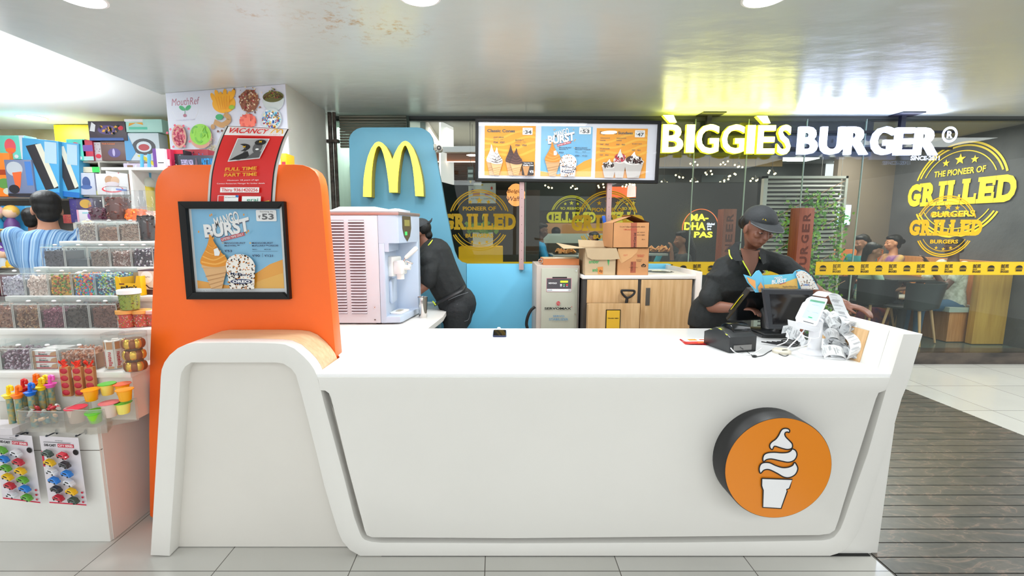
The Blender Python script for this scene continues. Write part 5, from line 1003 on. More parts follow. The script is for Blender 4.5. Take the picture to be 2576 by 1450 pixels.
rowC = [(5, 66, 'clear bin of pale lilac sweets in the middle row', [cm('lilac', (186, 180, 196)), cm('lilac2', (210, 206, 216))], 'chip'), (67, 125, 'clear bin of pale pink beige sweets in the middle row', [cm('pinkb', (222, 200, 190)), cm('pinkb2', (234, 216, 206))], 'chip'),
        (126, 184, 'clear bin of green and red gummy sweets in the middle row', [cm('gummy', (150, 110, 60)), cm('gummyg', (110, 150, 60)), cm('gummyr', (200, 90, 70)), cm('gummyy', (226, 170, 60))], 'ball', 110, .008, .95),
        (185, 242, 'clear bin of rainbow coloured chocolate buttons', MULTI, 'ball', 220, .006, .95), (243, 300, 'clear bin of turquoise, lime and plum coloured pebbles', [cm('turq', (120, 200, 210)), cm('lime', (180, 214, 90)), cm('plumx', (110, 60, 80)), cm('palew', (226, 236, 232)), cm('bluex', (60, 120, 160))], 'ball', 200, .0065, .95)]
rowbins(2.57, 1.171, 745, rowC, .145)
rowB = [(108, 166, 'clear bin of black sweets at the left end of the second highest row', [cm('blk', (62, 60, 68)), cm('blk2', (80, 78, 88))], 'chip', 60, .004, .95), (167, 224, 'half empty clear bin of charcoal grey powder sweets', [cm('char', (66, 74, 82))], 'chip', 10, .003, .42), (225, 279, 'clear bin of grey brown flakes in the second highest row', [cm('gb', (134, 114, 104)), cm('gb2', (152, 134, 122))], 'chip', 120, .005, .85),
        (280, 333, 'clear bin of pinkish brown grains in the second highest row', [cm('pb', (170, 140, 128)), cm('pb2', (214, 196, 190)), cm('pb3', (144, 104, 92))], 'chip', 120, .005, .78), (334, 388, 'clear bin of dark purple and white wrapped sweets', [cm('dp', (84, 62, 84)), cm('dp2', (220, 216, 222)), cm('dp3', (60, 42, 60))], 'ball', 90, .008, .9)]
rowbins(2.75, 1.321, 672, rowB, .135)
rowA = [(195, 245, 'clear bin of tan noodle shaped sweets at the left of the top row', [cm('tan', (186, 168, 156)), cm('tan2', (206, 190, 170)), cm('tan3', (160, 144, 140))], 'chip', 110, .005, .95), (246, 300, 'clear bin of light brown sticks in the middle of the top row', [cm('lb', (178, 140, 118)), cm('lb2', (198, 164, 140)), cm('lb3', (150, 112, 92))], 'stick', 110, .004, .75), (301, 354, 'clear bin of brown chocolate sticks next to the tall dark jar', [cm('cs', (168, 138, 120)), cm('cs2', (126, 102, 88)), cm('cs3', (190, 166, 148))], 'stick', 120, .004, .9)]
rowbins(2.92, 1.471, 607, rowA, .135, .14)
# screw-top jars on the top step
JG = glass('jar_clear', (244, 246, 248), .08, haze=.04)
def jar(px, pw, ybot, ytop, Y, Z, label, ms, fill, rn, lid=JG, style='ball', size=.01, n=60, lidh=.2):
    p = at(px, ybot, Y=Y); r = pw / 2 / FPX * (Y + .02); h = at(px, ytop, Y=Y).z - Z; t = thing('sweet_jar', label, 'jar', (p.x, Y, Z), 'screw top jars on the top of the stand')
    M = Matrix.Translation((p.x, Y, Z)); b = MB(); b.lathe([(r * .92, 0), (r, .01), (r, h * (.86 - lidh)), (r * .8, h * (1 - lidh))], JG, M, 20, caps=False); b.build('glass_body', t)
    b = MB(); b.lathe([(r * .84, h * (1 - lidh)), (r * .86, h), (.001, h)], lid, M, 20, caps=False); b.build('lid', t)
    b = MB(); b.lathe([(r * .88, .003), (r * .93, .012), (r * .93, h * fill), (.001, h * fill)], ms[0], M, 16)
    for _ in range(n): a = rn.uniform(0, 2 * pi); b.box((p.x + r * .92 * cos(a), Y + r * .92 * sin(a), Z + rn.uniform(.01, h * fill)), (size * 1.6, size * 1.6, size * .9), rn.choice(ms), (rn.random() * 6, rn.random() * 6, 0))
    for _ in range(n // 3): a = rn.uniform(0, 2 * pi); q = rn.random() * r * .85; b.box((p.x + q * cos(a), Y + q * sin(a), Z + h * fill), (size * 1.6, size, size), rn.choice(ms), (rn.random() * 6, rn.random() * 6, 0))
    o = b.build('sweets', t); o['kind'] = 'stuff'; return t
rj = random.Random(8); ZJ = 1.601
jar(257, 46, 552, 492, 3.16, ZJ, 'clear jar half full of dark maroon sweets', [cm('mar', (84, 40, 58)), cm('mar2', (104, 56, 72))], .48, rj)
jar(301, 48, 552, 470, 3.14, ZJ, 'tallest clear jar, filled with chocolate brown sweets', [cm('chb', (96, 52, 44)), cm('chb2', (116, 66, 54))], .66, rj)
jar(343, 44, 552, 480, 3.16, ZJ, 'clear jar with a bed of bright orange sweets', [cm('orb', (250, 116, 40)), cm('orb2', (255, 140, 60))], .36, rj)
jar(378, 40, 552, 480, 3.22, ZJ, 'clear jar mostly hidden behind the orange partition', [cm('orc', (226, 190, 170)), cm('orc2', (240, 210, 190))], .3, rj)
jar(372, 38, 606, 522, 2.98, 1.4705, 'tall clear jar packed with black sweets beside the top row', [cm('bk3', (38, 34, 36)), cm('bk4', (70, 52, 50))], .74, rj, size=.007)
# sprinkle tubs
SPR = [cm('sp1', (220, 70, 50)), cm('sp2', (240, 150, 50)), cm('sp3', (120, 160, 40)), cm('sp4', (240, 226, 200)), cm('sp5', (200, 60, 110))]; SPG = [cm('sg1', (150, 170, 40)), cm('sg2', (120, 80, 60)), cm('sg3', (190, 190, 60)), cm('sg4', (90, 130, 50))]
LIDO = mat('lid_orange', (236, 168, 88), .4)
def tub(px, ybot, ytop, pw, Y, Z, lidm, ms, label, seed):
    p = at(px, ybot, Y=Y); r = pw / 2 / FPX * Y; h = at(px, ytop, Y=Y).z - Z; rn = random.Random(seed); t = thing('sprinkle_tub', label, 'tub', (p.x, Y, Z), 'clear tubs of sprinkles stacked by the orange partition'); M = Matrix.Translation((p.x, Y, Z))
    b = MB(); b.lathe([(r * .84, 0), (r * .97, h * .8)], JG, M, 24, caps=False); b.build('cup', t); b = MB(); b.lathe([(r * .98, h * .78), (r * 1.06, h * .79), (r * 1.06, h * .98), (r * .98, h), (.001, h)], lidm, M, 28, caps=False); b.build('lid', t)
    b = MB(); b.lathe([(r * .8, .002), (r * .92, h * .76), (.001, h * .76)], ms[0], M, 18)
    for _ in range(150): a = rn.uniform(pi, 2 * pi); zz = rn.uniform(.004, h * .75); q = r * (.82 + .12 * zz / h); b.box((p.x + q * cos(a), Y + q * sin(a), Z + zz), (.0055, .0025, .0025), rn.choice(ms), (rn.random() * 6, rn.random() * 6, rn.random() * 6))
    o = b.build('sprinkles', t); o['kind'] = 'stuff'; return h
h1 = tub(323, 829, 779, 44, 2.42, 1.0205, LIDO, SPR, 'clear tub of red and orange sprinkles below the white lidded tub', 1)
tub(361, 829, 779, 40, 2.44, 1.0205, LIDO, SPR, 'clear orange lidded tub of sprinkles next to the partition', 2)
tub(392, 829, 779, 40, 2.46, 1.0205, mat('lid_pink', (240, 190, 180), .4), SPR, 'clear tub with a pink lid half behind the orange partition', 4)
tub(329, 779, 728, 48, 2.42, 1.0205 + h1 + .0005, PW, SPG, 'clear tub of green sprinkles with a white lid on top of the other tubs', 3)
# yellow counter box and brown carton
YB2 = mat('carton_yellow', (252, 200, 20), .5); a, c = at(294, 745, Y=2.56), at(352, 700, Y=2.56); t = thing('sweets_carton', 'open yellow display carton of chocolate sweets behind the white lidded tub', 'box', ((a.x + c.x) / 2, 2.62, 1.171)); b = MB(); zt__ = c.z
b.prism([(a.x, 1.1715), (c.x, 1.1715), (c.x, zt__ + .012), (c.x - .02, zt__ + .012), (c.x - .03, zt__ - .03), (a.x + .03, zt__ - .03), (a.x + .02, zt__ + .005), (a.x, zt__ + .01)], 2.56, 2.563, YB2); b.bx(a.x, a.x + .003, 2.563, 2.70, 1.1715, zt__, YB2); b.bx(c.x - .003, c.x, 2.563, 2.70, 1.1715, zt__ + .01, YB2); b.bx(a.x, c.x, 2.69, 2.693, 1.1715, zt__ + .02, CB2); b.bx(a.x + .003, c.x - .003, 2.563, 2.69, 1.172, 1.175, CB2); b.build('carton', t)
A = Art(Matrix.Translation((a.x, 2.5595, 1.1715))); w_ = c.x - a.x; A.txt("m&m's", w_ * .2, .035, w_ * .85, .06, INK, .04); A.rect(w_ * .15, .062, w_ * .35, .07, mat('pack_brown', (120, 60, 30), .4)); A.build('print', t)
a, c = at(353, 752, Y=2.60), at(392, 680, Y=2.60); t = thing('chocolate_carton', 'dark brown and cream chocolate carton beside the yellow carton', 'box', (a.x + .05, 2.65, 1.171)); DBR = mat('carton_dark', (70, 36, 44), .4); b = MB(); b.bx(a.x, c.x + .02, 2.60, 2.70, 1.1715, c.z, DBR, bev=.002); b.build('carton', t)
A = Art(Matrix.Translation((a.x, 2.5994, 1.1715))); hh = c.z - 1.1715; A.rect(.003, .03, .12, hh * .96, mat('carton_cream', (232, 220, 208), .4)); A.ell(.05, hh * .72, .034, .034, PW); A.txt('mylo', .03, hh * .68, .07, hh * .76, DBR, 0); A.line([(.012, hh * .55), (.02, hh * .42), (.045, hh * .38), (.06, hh * .27), (.085, hh * .25)], .007, DBR); A.rect(.008, .006, .04, .026, LGREY); A.build('print', t)
# round tubs on the lowest step
JC = glass('tub_clear', (246, 248, 248), .06, haze=.03)
def bigtub(px0, px1, ybot, ytop, Y, label): a, c = at(px0, ybot, Y=Y), at(px1, ybot, Y=Y); r = (c.x - a.x) / 2; cx_ = (a.x + c.x) / 2; h = at(px0, ytop, Y=Y).z - .851; t = thing('biscuit_tub', label, 'tub', (cx_, Y + r, .851), 'round clear tubs on the lowest step'); M = Matrix.Translation((cx_, Y + r, .851)); b = MB(); b.lathe([(r * .96, 0), (r, h * .92)], JC, M, 28, caps=False); b.build('tub', t); b = MB(); b.lathe([(r * 1.02, h * .88), (r * 1.03, h), (.001, h)], JC, M, 28, caps=False); b.build('lid', t); return t, cx_, Y + r, r, h
t, tx, ty, r, h = bigtub(249, 296, 928, 843, 2.185, 'round clear tub holding upright chocolate spread biscuit packs')
for k, a in enumerate((-2.25, -1.35, -.45, .8, 2.0)):
    q = V((tx + r * .62 * cos(a), ty + r * .62 * sin(a), .853)); tt = thing('biscuit_pack', 'slim biscuit pack number'.replace(' number', '') + [' nearest the left rim of the clear tub', ' facing forward in the clear tub', ' at the right side of the clear tub', ' at the back of the clear tub', ' at the back left of the clear tub'][k], 'biscuit pack', q, 'biscuit packs in the clear tub')
    hh = h * .8; b = MB(); b.box(q + V((0, 0, hh / 2)), (.032, .018, hh), mat('bisc_white', (238, 232, 224), .35), (0, 0, a + pi / 2), .006); b.build('wrapper', tt)
    if k < 3:
        A = Art(Matrix.Translation(q) @ Matrix.Rotation(a + pi / 2, 4, 'Z') @ Matrix.Translation((0, -.0096, 0))); A.rect(-.013, hh * .7, .013, hh * .96, PKB); A.txt('nutella', -hh * .25, hh * .3, hh * .25, hh * .42, mat('nut_red', (200, 30, 40), .4), .02, rot=-pi / 2); A.rect(-.013, .004, .013, hh * .1, PKB); A.build('print', tt)
t, tx, ty, r, h = bigtub(292, 349, 932, 843, 2.13, 'round clear tub stacked with gold foil wrapped chocolates')
GLD = mat('gold_foil', (236, 190, 80), .25, .8); GLB = mat('bronze_foil', (150, 84, 44), .3, .5); rn = random.Random(4)
for lv in range(3):
    for k in range(7):
        a = -pi + k * pi / 6 * 1.0 - .0; q = V((tx + r * .72 * cos(a), ty + r * .72 * sin(a), .853 + h * (.14 + .29 * lv)))
        b = MB(); b.sph(q, (.021, .013, h * .13), GLD if (k + lv) % 2 else GLB, 10, rot=(0, 0, a + pi / 2)); tagit(b.build('foil_chocolate'), 'round foil wrapped chocolate in the clear tub by the partition', 'chocolate', 'foil chocolates in the round tub')
b = MB(); b.lathe([(r * .6, .002), (r * .62, h * .85), (.001, h * .85)], mat('tub_core', (120, 80, 50), .5), Matrix.Translation((tx, ty, .851)), 16); b.build('insert', t)
# glued row in front of the stand: toys, gift packs, jelly cups, trays
ZB = .601
TR_ = glass('tray_acrylic', (244, 242, 238), .06, haze=.10)
def tray(pts, z0, z1, label):
    t = None; b = MB(); P = [V((p[0], p[1], 0)) for p in pts]
    for i in range(len(P) - 1):
        a, c = P[i], P[i + 1]; n_ = (c - a).normalized(); nn = V((-n_.y, n_.x, 0)) * .003
        b.add([a + V((0, 0, z0)), c + V((0, 0, z0)), c + V((0, 0, z1)), a + V((0, 0, z1)), a + nn + V((0, 0, z0)), c + nn + V((0, 0, z0)), c + nn + V((0, 0, z1)), a + nn + V((0, 0, z1))], [(0, 1, 2, 3), (7, 6, 5, 4), (3, 2, 6, 7)], TR_)
        b.tube([a + V((0, 0, z1)), c + V((0, 0, z1))], .0015, ACRE, 5)
    b.prism([(p[0], p[1]) for p in pts], z0 - .003, z0, TR_, 'Z'); return b.build('acrylic_tray', label=label, cat='tray', group='clear acrylic trays along the stand front')
q1 = at(42, 1066, Y=2.02); q2 = at(155, 1070, Y=2.00); q3 = at(232, 1072, Y=1.99)
tray([(-2.46, 2.15), (q1.x, 2.15), (q1.x, 2.03), (q2.x - .002, 2.02), (q2.x - .002, 2.15)], ZB + .004, ZB + .105, 'clear acrylic tray of small wrapped sweets below the red gift packs')
tray([(q2.x, 2.16), (q2.x, 2.02), (q3.x - .02, 2.00), (q3.x + .04, 2.02), (-1.86, 2.10), (-1.78, 2.16)], ZB + .004, ZB + .118, 'clear acrylic tray with angled end holding the jelly cups')
# jelly cups
def jelly(px, py, Y, lid, cup, label, r=.030, h=.052, tilt=0):
    p = at(px, py, Y=Y); p.z = max(p.z, ZB + .006); t = thing('jelly_cup', label, 'jelly cup', p, 'jelly cups in the clear tray'); t.rotation_euler = (tilt, tilt * .4, 0)
    b = MB(); b.lathe([(r * .7, 0), (r * .78, .003), (r * .95, h * .9), (r, h)], mat('jelly_' + cup[0], cup[1], .25), Matrix.Identity(4), 20); b.build('cup', t, local=True)
    b = MB(); b.lathe([(r * 1.2, h), (r * 1.2, h + .003), (.001, h + .004)], mat('jlid_' + lid[0], lid[1], .25), Matrix.Identity(4), 20); b.build('lid', t, local=True)
LG, LO, LR_ = ('green', (90, 190, 50)), ('orange', (255, 160, 10)), ('red', (255, 100, 50)); CG, CO, CYE, CW = ('green', (140, 220, 30)), ('orange', (255, 176, 20)), ('yellow', (250, 232, 110)), ('clear', (226, 206, 194))
jelly(231, 1008, 2.06, LO, CO, 'orange jelly cup standing highest at the left of the tray'); jelly(272, 993, 2.10, LG, CYE, 'yellow jelly cup with a green lid behind the orange one'); jelly(310, 993, 2.11, LR_, CO, 'orange jelly cup with a red rimmed lid near the partition'); jelly(316, 1008, 2.05, LO, CO, 'orange jelly cup at the right end of the tray')
jelly(242, 1062, 2.03, LG, CG, 'bright green jelly cup tilted against the front of the tray', tilt=.15); jelly(195, 1062, 2.05, ('pink', (226, 70, 90)), CW, 'clear pinkish jelly cup with a red lid at the left of the tray', .036, .07); jelly(278, 1048, 2.05, ('stripe', (230, 120, 130)), CW, 'clear jelly cup with a striped lid in the middle of the tray', .034, .066); jelly(312, 1040, 2.07, LG, CYE, 'yellow jelly cup low in the right of the tray')
# wrapped sweets in the left tray
rn = random.Random(21)
for k in range(22):
    px, py = rn.uniform(62, 150), rn.uniform(1020, 1062); p = at(px, py, Y=rn.uniform(2.05, 2.12)); p.z = max(p.z, ZB + .012); c = rn.choice([(236, 234, 232), (214, 206, 196), (226, 190, 150), (196, 60, 70), (60, 140, 150), (200, 204, 210)])
    b = MB(); m_ = mat('wrap_%d_%d_%d' % c, c, .25); rt = (rn.random(), rn.random(), rn.random() * 3); b.sph(p, (.014, .010, .008), m_, 8, rot=rt); M_ = Euler(rt).to_matrix()
    for s_ in (-1, 1): b.add([p + M_ @ V((s_ * .011, 0, 0)), p + M_ @ V((s_ * .024, .009, .002)), p + M_ @ V((s_ * .024, -.009, -.002))], [(0, 1, 2)], m_)
    tagit(b.build('wrapped_sweet'), 'small twist wrapped sweet in the left clear tray', 'sweet', 'wrapped sweets in the clear tray')
# red topped gift packs
for k, (px, lab) in enumerate(((172, 'leftmost of the three tall sweet packs tied with red foil'), (204, 'middle of the three tall sweet packs tied with red foil'), (234, 'right of the three tall sweet packs tied with red foil'))):
    p = at(px, 992, Y=2.155); p.z = max(.64, p.z - .01); top = at(px, 922, Y=2.155).z; t = thing('gift_pack', lab, 'sweet pack', p, 'tall sweet packs tied with red foil'); b = MB(); b.box(((p.x), 2.155, (p.z + top) / 2), (.046, .02, top - p.z), mat('kraft_pack', (196, 130, 80), .3), None, .005); b.build('pack', t)
    for j in range(4): b = MB(); b.sph((p.x, 2.1445, p.z + (top - p.z) * (.14 + .24 * j)), (.019, .004, .014), mat('red_sweet', (190, 40, 56), .3), 12); b.build('red_sweet', t)
    b = MB(); rq = random.Random(k)
    for j in range(12): a = rq.random() * 6.28; b.add([V((p.x, 2.15, top)), V((p.x + .025 * cos(a), 2.15 + .012 * sin(a), top + .022 + rq.random() * .012)), V((p.x + .025 * cos(a + .7), 2.15 + .012 * sin(a + .7), top + .02 + rq.random() * .012))], [(0, 1, 2)], mat('red_foil', (250, 70, 50), .25, .3))
    b.tube([(p.x, 2.155, top - .004), (p.x, 2.155, top + .006)], .012, mat('red_foil', (250, 70, 50), .25, .3), 10); b.build('foil_bow', t)
# animal-hook drink toppers
TOY = {'yellow': (250, 214, 20), 'orange': (255, 120, 10), 'blue': (10, 110, 220), 'pink': (250, 100, 200), 'red': (214, 30, 40)}
for k, (px, py, c, lab) in enumerate(((22, 985, 'yellow', 'yellow hook toy at the left end of the row'), (44, 985, 'orange', 'front orange hook toy between the yellow and blue ones'), (58, 968, 'red', 'red hook toy behind the orange one'), (76, 978, 'blue', 'blue hook toy beside the orange one'), (88, 955, 'orange', 'rear orange hook toy behind the blue one'), (102, 965, 'yellow', 'yellow hook toy between the blue and pink ones'), (112, 958, 'yellow', 'rear yellow hook toy next to the pink one'), (126, 958, 'pink', 'pink hook toy at the right end of the row'))):
    Yk = 2.06 + (985 - py) * .0028; p = at(px, py + 8, Y=Yk); m_ = mat('toy_' + c, TOY[c], .3); t = thing('hook_toy', lab, 'toy', V((p.x, p.y, p.z)), 'plastic hook toys on sweet tubes'); r_ = .014
    b = MB(); b.tube([p + V((0, 0, .0)), p + V((0, 0, .028)), p + V((.003, 0, .036)), p + V((.010, 0, .042)), p + V((.018, 0, .038)), p + V((.021, 0, .028)), p + V((.017, 0, .02))], [.008, .0065, .006, .006, .006, .006, .007], m_, 8); b.sph(p + V((.004, 0, .036)), .009, m_, 10); b.build('hook', t)
    b = MB(); b.lathe([(.016, -.018), (.022, -.004), (.026, .0), (.020, .003), (.001, .003)], m_, Matrix.Translation(p), 14); b.build('cup', t)
    b = MB(); zb_ = ZB + .002; b.cyl(V((p.x, p.y, zb_)), p + V((0, 0, -.018)), .013, mat('tube_mix', (200, 170, 90), .3, rgb2=(90, 150, 150), nscale=60), n=12); b.build('sweet_tube', t)
b = MB(); b.bx(-2.60, q1.x - .004, 2.0, 2.10, ZB, ZB + .032, mat('tray_card', (214, 208, 212), .5)); b.build('card_tray', label='low pale cardboard tray below the hook toys', cat='tray')
# hooks and blister cards
MTL = mat('hook_metal', (70, 76, 86), .3, .7)
for k, px in enumerate((2, 70, 144, 217)):
    p = at(px, 1086, Y=2.083); b = MB(); b.cyl(p + V((0, .0, 0)), p + V((0, -.05, .0)), .003, MTL); b.sph(p + V((0, -.004, 0)), (.007, .003, .013), MTL, 10); b.sph(p + V((0, -.052, .002)), .005, MTL, 8)
    b.build('display_hook', label=['metal hook at the left edge above the green car card', 'metal hook above the gap between the two blister cards', 'metal hook above the right blister card', 'empty metal hook nearest the stand corner'][k], cat='hook', group='metal display hooks on the white stand front')
CARD = mat('blister_card', (222, 216, 222), .4); CR = mat('card_red', (206, 40, 70), .4)
def toycar(b, c, col, rt):
    m_ = mat('car_%d%d%d' % col, col, .25, coat=.5); M = Matrix.Translation(c) @ Euler(rt).to_matrix().to_4x4() @ Matrix.Scale(1.28, 4)
    b.prism([(-.019, 0), (.019, 0), (.019, .008), (.014, .009), (.010, .016), (-.013, .016), (-.019, .010)], -.008, .008, m_, 'Y', bev=.001, M=M)
    for x_ in (-.011, .011): b.tube([M @ V((x_, -.0092, .001)), M @ V((x_, .0092, .001))], .0042, BLACK, 8)
    b.add([M @ V(p) for p in ((-.009, -.0085, .0095), (.008, -.0085, .0095), (.006, -.0085, .0145), (-.009, -.0085, .0145))], [(0, 1, 2, 3)], INK)
def card(pxc, lab, cols, tilt):
    p = [at(*q, Y=2.035) for q in pxc]; t = thing('toy_blister_card', lab, 'toy pack', p[0], 'blister cards of toy vehicles hanging on the stand'); TLc, TRc, BRc, BLc = p
    def cf(v): a = TLc.lerp(TRc, v.x).lerp(BLc.lerp(BRc, v.x), 1 - v.z); return V((a.x, a.y + v.y + .004, a.z))
    A = Art(); A.fn = cf; A.rect(0, 0, 1, 1, CARD, n=6); A.rect(.02, 0, .98, .02, CR); A.rect(.0, .55, .05, .78, CR); A.txt('DIE-CAST', .10, .855, .40, .89, INK, .03); A.rect(.45, .85, .86, .90, CR); A.txt('CITY SERIES', .47, .86, .84, .89, PW, .02); A.txt('www', .4, .94, .6, .95, INK, 0); A.rect(.1, .915, .8, .922, GREYT); A.ell(.9, .79, .07, .04, INK)
    A.ell(.93, .2, .03, .015, CR); A.ell(.93, .13, .03, .015, CR); A.ell(.93, .06, .03, .015, CR); A.build('card', t)
    for i, c in enumerate(cols):
        u = .27 + .38 * (i % 2) + .025 * (i // 2); v = .76 - .13 * (i // 2) - .02 * (i % 2); q = cf(V((u, -.022, v))); tt = thing('toy_car', (lambda nm: '%s toy car, %s in the %s column of the %s blister card' % (nm, ('topmost', 'second from top', 'third from top', 'third from bottom', 'second from bottom', 'lowest')[i // 2], 'right' if i % 2 else 'left', 'left' if pxc[0][0] < 0 else 'right'))({G_: 'green', R_2: 'red', Y_: 'yellow', Wc: 'white', Bc: 'blue', Dg: 'dark green', Bk: 'black'}[c]), 'toy car', q, 'die-cast toys on the blister cards')
        b = MB(); toycar(b, q, c, (.15, .25, -.15)); b.build('body', tt)
G_, R_2, Y_, Wc, Bc, Dg, Bk = (96, 170, 50), (200, 40, 60), (240, 190, 20), (226, 226, 232), (40, 130, 220), (64, 84, 76), (54, 54, 60)
card(((-16, 1089), (78, 1098), (102, 1268), (4, 1256)), 'hanging card of green, yellow and red toy cars, half cut off at the left', [G_, Wc, Bc, R_2, G_, Y_, Y_, G_, R_2, Bc, Wc, G_], 0)
card(((97, 1098), (195, 1103), (218, 1274), (121, 1267)), 'hanging card of twelve boxy toy vehicles nearest the stand corner', [Dg, R_2, Y_, Bk, Wc, Bc, Bc, Wc, Bk, Y_, R_2, Dg], 0)
# ---------------------------------------------------------------- column poster and goods in front of it
cA, cB = V((-2.965, 4.262)), V((-1.765, 4.0)); cw = (cB - cA).length; ca = math.atan2(cB.y - cA.y, cB.x - cA.x)
Mc = plane_at((cA.x, cA.y - .004, 1.60), ca)
LAV = mat('poster_lavender', (222, 226, 240), .4); A = Art(Mc); A.rect(.005, 0, cw - .005, 1.148, LAV)
def cp(x, y):   # photo crop to sheet coordinates
    r = at(360 + x / 3.452, 200 + y / 3.452, Y=1.0) - V((0, 0, EYE)); d = V((r.x, r.y)); nrm = V((sin(ca), -cos(ca))); t_ = nrm.dot(cA) / nrm.dot(d); P = d * t_
    return ((P - cA).dot((cB - cA).normalized()), EYE + r.z * t_ - 1.60)
MAG = mat('script_mauve', (176, 110, 130), .5); A.txt('MouthRef', *cp(252, 232), *cp(492, 152), MAG, .0, .25); LEAF = mat('leaf_green', (60, 170, 110), .5); A.arc(*cp(368, 235), .14, .143, -2.9, -.25, LGREY)
c = cp(368, 262); A.ell(c[0] - .03, c[1] + .012, .034, .018, LEAF, 14, -.5); A.ell(c[0] + .034, c[1] + .012, .034, .018, LEAF, 14, .5); A.line([c, cp(366, 305)], .004, LEAF); A.ell(*cp(368, 315), .018, .014, MAG)
A.txt('DRIED FRUITS NUTS', c[0] - .10, c[1] - .095, c[0] + .10, c[1] - .085, mat('pale_lilac', (196, 190, 214), .5), 0)
ry = random.Random(6)
def pm(n, c): return mat('fruit_' + n, c, .5)
MG = pm('mango', (250, 180, 40)); MG2 = pm('mango2', (232, 140, 20)); c = cp(705, 190); A.ell(c[0], c[1] - .02, .118, .08, MG)
for k in range(6): A.ell(c[0] - .10 + .04 * k, c[1] + .03 + .02 * (k % 2), .022, .05, MG, 12, .5 - .2 * k); A.line([(c[0] - .08 + .03 * k, c[1] + .04), (c[0] - .05 + .02 * k, c[1] - .07)], .004, MG2)
A.ell(*cp(780, 245), .03, .018, pm('lime', (150, 190, 50)))
NUT = [pm('nut1', (140, 84, 60)), pm('nut2', (110, 60, 44)), pm('nut3', (240, 224, 190)), pm('nut4', (170, 40, 50)), pm('nut5', (196, 150, 100))]
c = cp(930, 190); A.ell(c[0], c[1], .10, .095, NUT[0], 9, .4); A.speckle(170, lambda r: (c[0] + r.gauss(0, .05), c[1] + r.gauss(0, .05)), .010, NUT, ry)
SEED = [pm('seed1', (90, 90, 40)), pm('seed2', (150, 150, 60)), pm('seed3', (60, 50, 40)), pm('seed4', (160, 60, 70))]
c = cp(1140, 165); BW = pm('bowl', (196, 206, 206)); A.poly([(c[0] + .105 * cos(a), c[1] - .01 + .10 * sin(a)) for a in [pi + k * pi / 14 for k in range(15)]], BW); A.ell(c[0], c[1] + .01, .10, .045, SEED[0]); A.speckle(220, lambda r: (lambda u: (c[0] + u * .09, c[1] + .0 + r.random() * .09 * (1 - abs(u))))(r.uniform(-1, 1)), .007, SEED, ry)
TAM = pm('tamarind', (196, 150, 96)); A.line([tuple(p) for p in crom([V(cp(720, 300)), V(cp(760, 350)), V(cp(700, 400)), V(cp(630, 370))], 6, False)], .045, TAM); A.ell(*cp(675, 330), .04, .025, LEAF, 10); A.ell(*cp(620, 415), .022, .022, TAM); A.ell(*cp(665, 455), .012, .01, NUT[1]); A.ell(*cp(700, 450), .012, .01, NUT[1])
PAP = pm('papaya', (240, 120, 100)); PAP2 = pm('papaya2', (222, 92, 80)); c = cp(925, 370)
for k in range(12): a = k * .52; A.rect(c[0] + .06 * cos(a) - .022, c[1] + .04 * sin(a) - .02, c[0] + .06 * cos(a) + .022, c[1] + .04 * sin(a) + .022, PAP if k % 2 else PAP2, .004)
A.rect(c[0] - .03, c[1] - .03, c[0] + .03, c[1] + .03, PAP, .005)
c = cp(1132, 350); A.ell(c[0], c[1], .098, .088, BW); A.speckle(150, lambda r: (lambda q, a: (c[0] + q * .085 * cos(a), c[1] + q * .075 * sin(a)))(r.random() ** .5, r.random() * 6.3), .011, [MATS['sweet_mblue'], pm('cy', (90, 190, 220)), MATS['sweet_myel'], pm('mr', (150, 40, 70)), PW], ry)
GJ = pm('berry', (220, 80, 110)); GJ2 = pm('berry2', (196, 50, 90)); c = cp(335, 500); A.ell(c[0], c[1], .078, .10, pm('woodbowl', (206, 150, 130))); A.speckle(150, lambda r: (lambda q, a: (c[0] + q * .06 * cos(a), c[1] + q * .08 * sin(a)))(r.random() ** .5, r.random() * 6.3), .012, [GJ, GJ2], ry)
for x, y in ((300, 405), (375, 410), (420, 435), (235, 470), (290, 590), (385, 585), (430, 545), (265, 440)): A.ell(*cp(x, y), .013, .011, GJ, 10)
KW = pm('kiwi', (140, 206, 60)); KW2 = pm('kiwi2', (96, 176, 40)); c = cp(525, 485); A.ell(c[0], c[1] - .02, .118, .10, pm('woodbowl', (206, 150, 130))); A.ell(c[0], c[1] + .0, .11, .09, KW)
for k in range(9): A.arc(c[0] - .06 + .015 * k, c[1] + .03 * sin(k * 1.7), .03, .046, k, k + 2.6, KW2 if k % 2 else KW, 10)
A.speckle(60, lambda r: (cp(625, 600)[0] + r.gauss(0, .03), cp(625, 600)[1] + r.gauss(0, .03)), .01, [pm('mush', (206, 196, 170)), pm('mush2', (180, 168, 140))], ry)
A.build('fruit_poster', label='white poster of dried fruit and nuts with mauve script lettering on the column', cat='poster', origin=(cA.x + .6, cA.y - .1, 1.6))
b = MB(); b.bx(-2.9, -1.64, 3.42, 3.96, 1.975, 1.995, STW); b.bx(-2.70, -2.68, 3.42, 3.96, 0, 1.975, STW); b.bx(-1.82, -1.80, 3.42, 3.96, 0, 1.975, STW); b.build('tall_shelf', label='white shelf unit in front of the column behind the orange partition', cat='shelf')
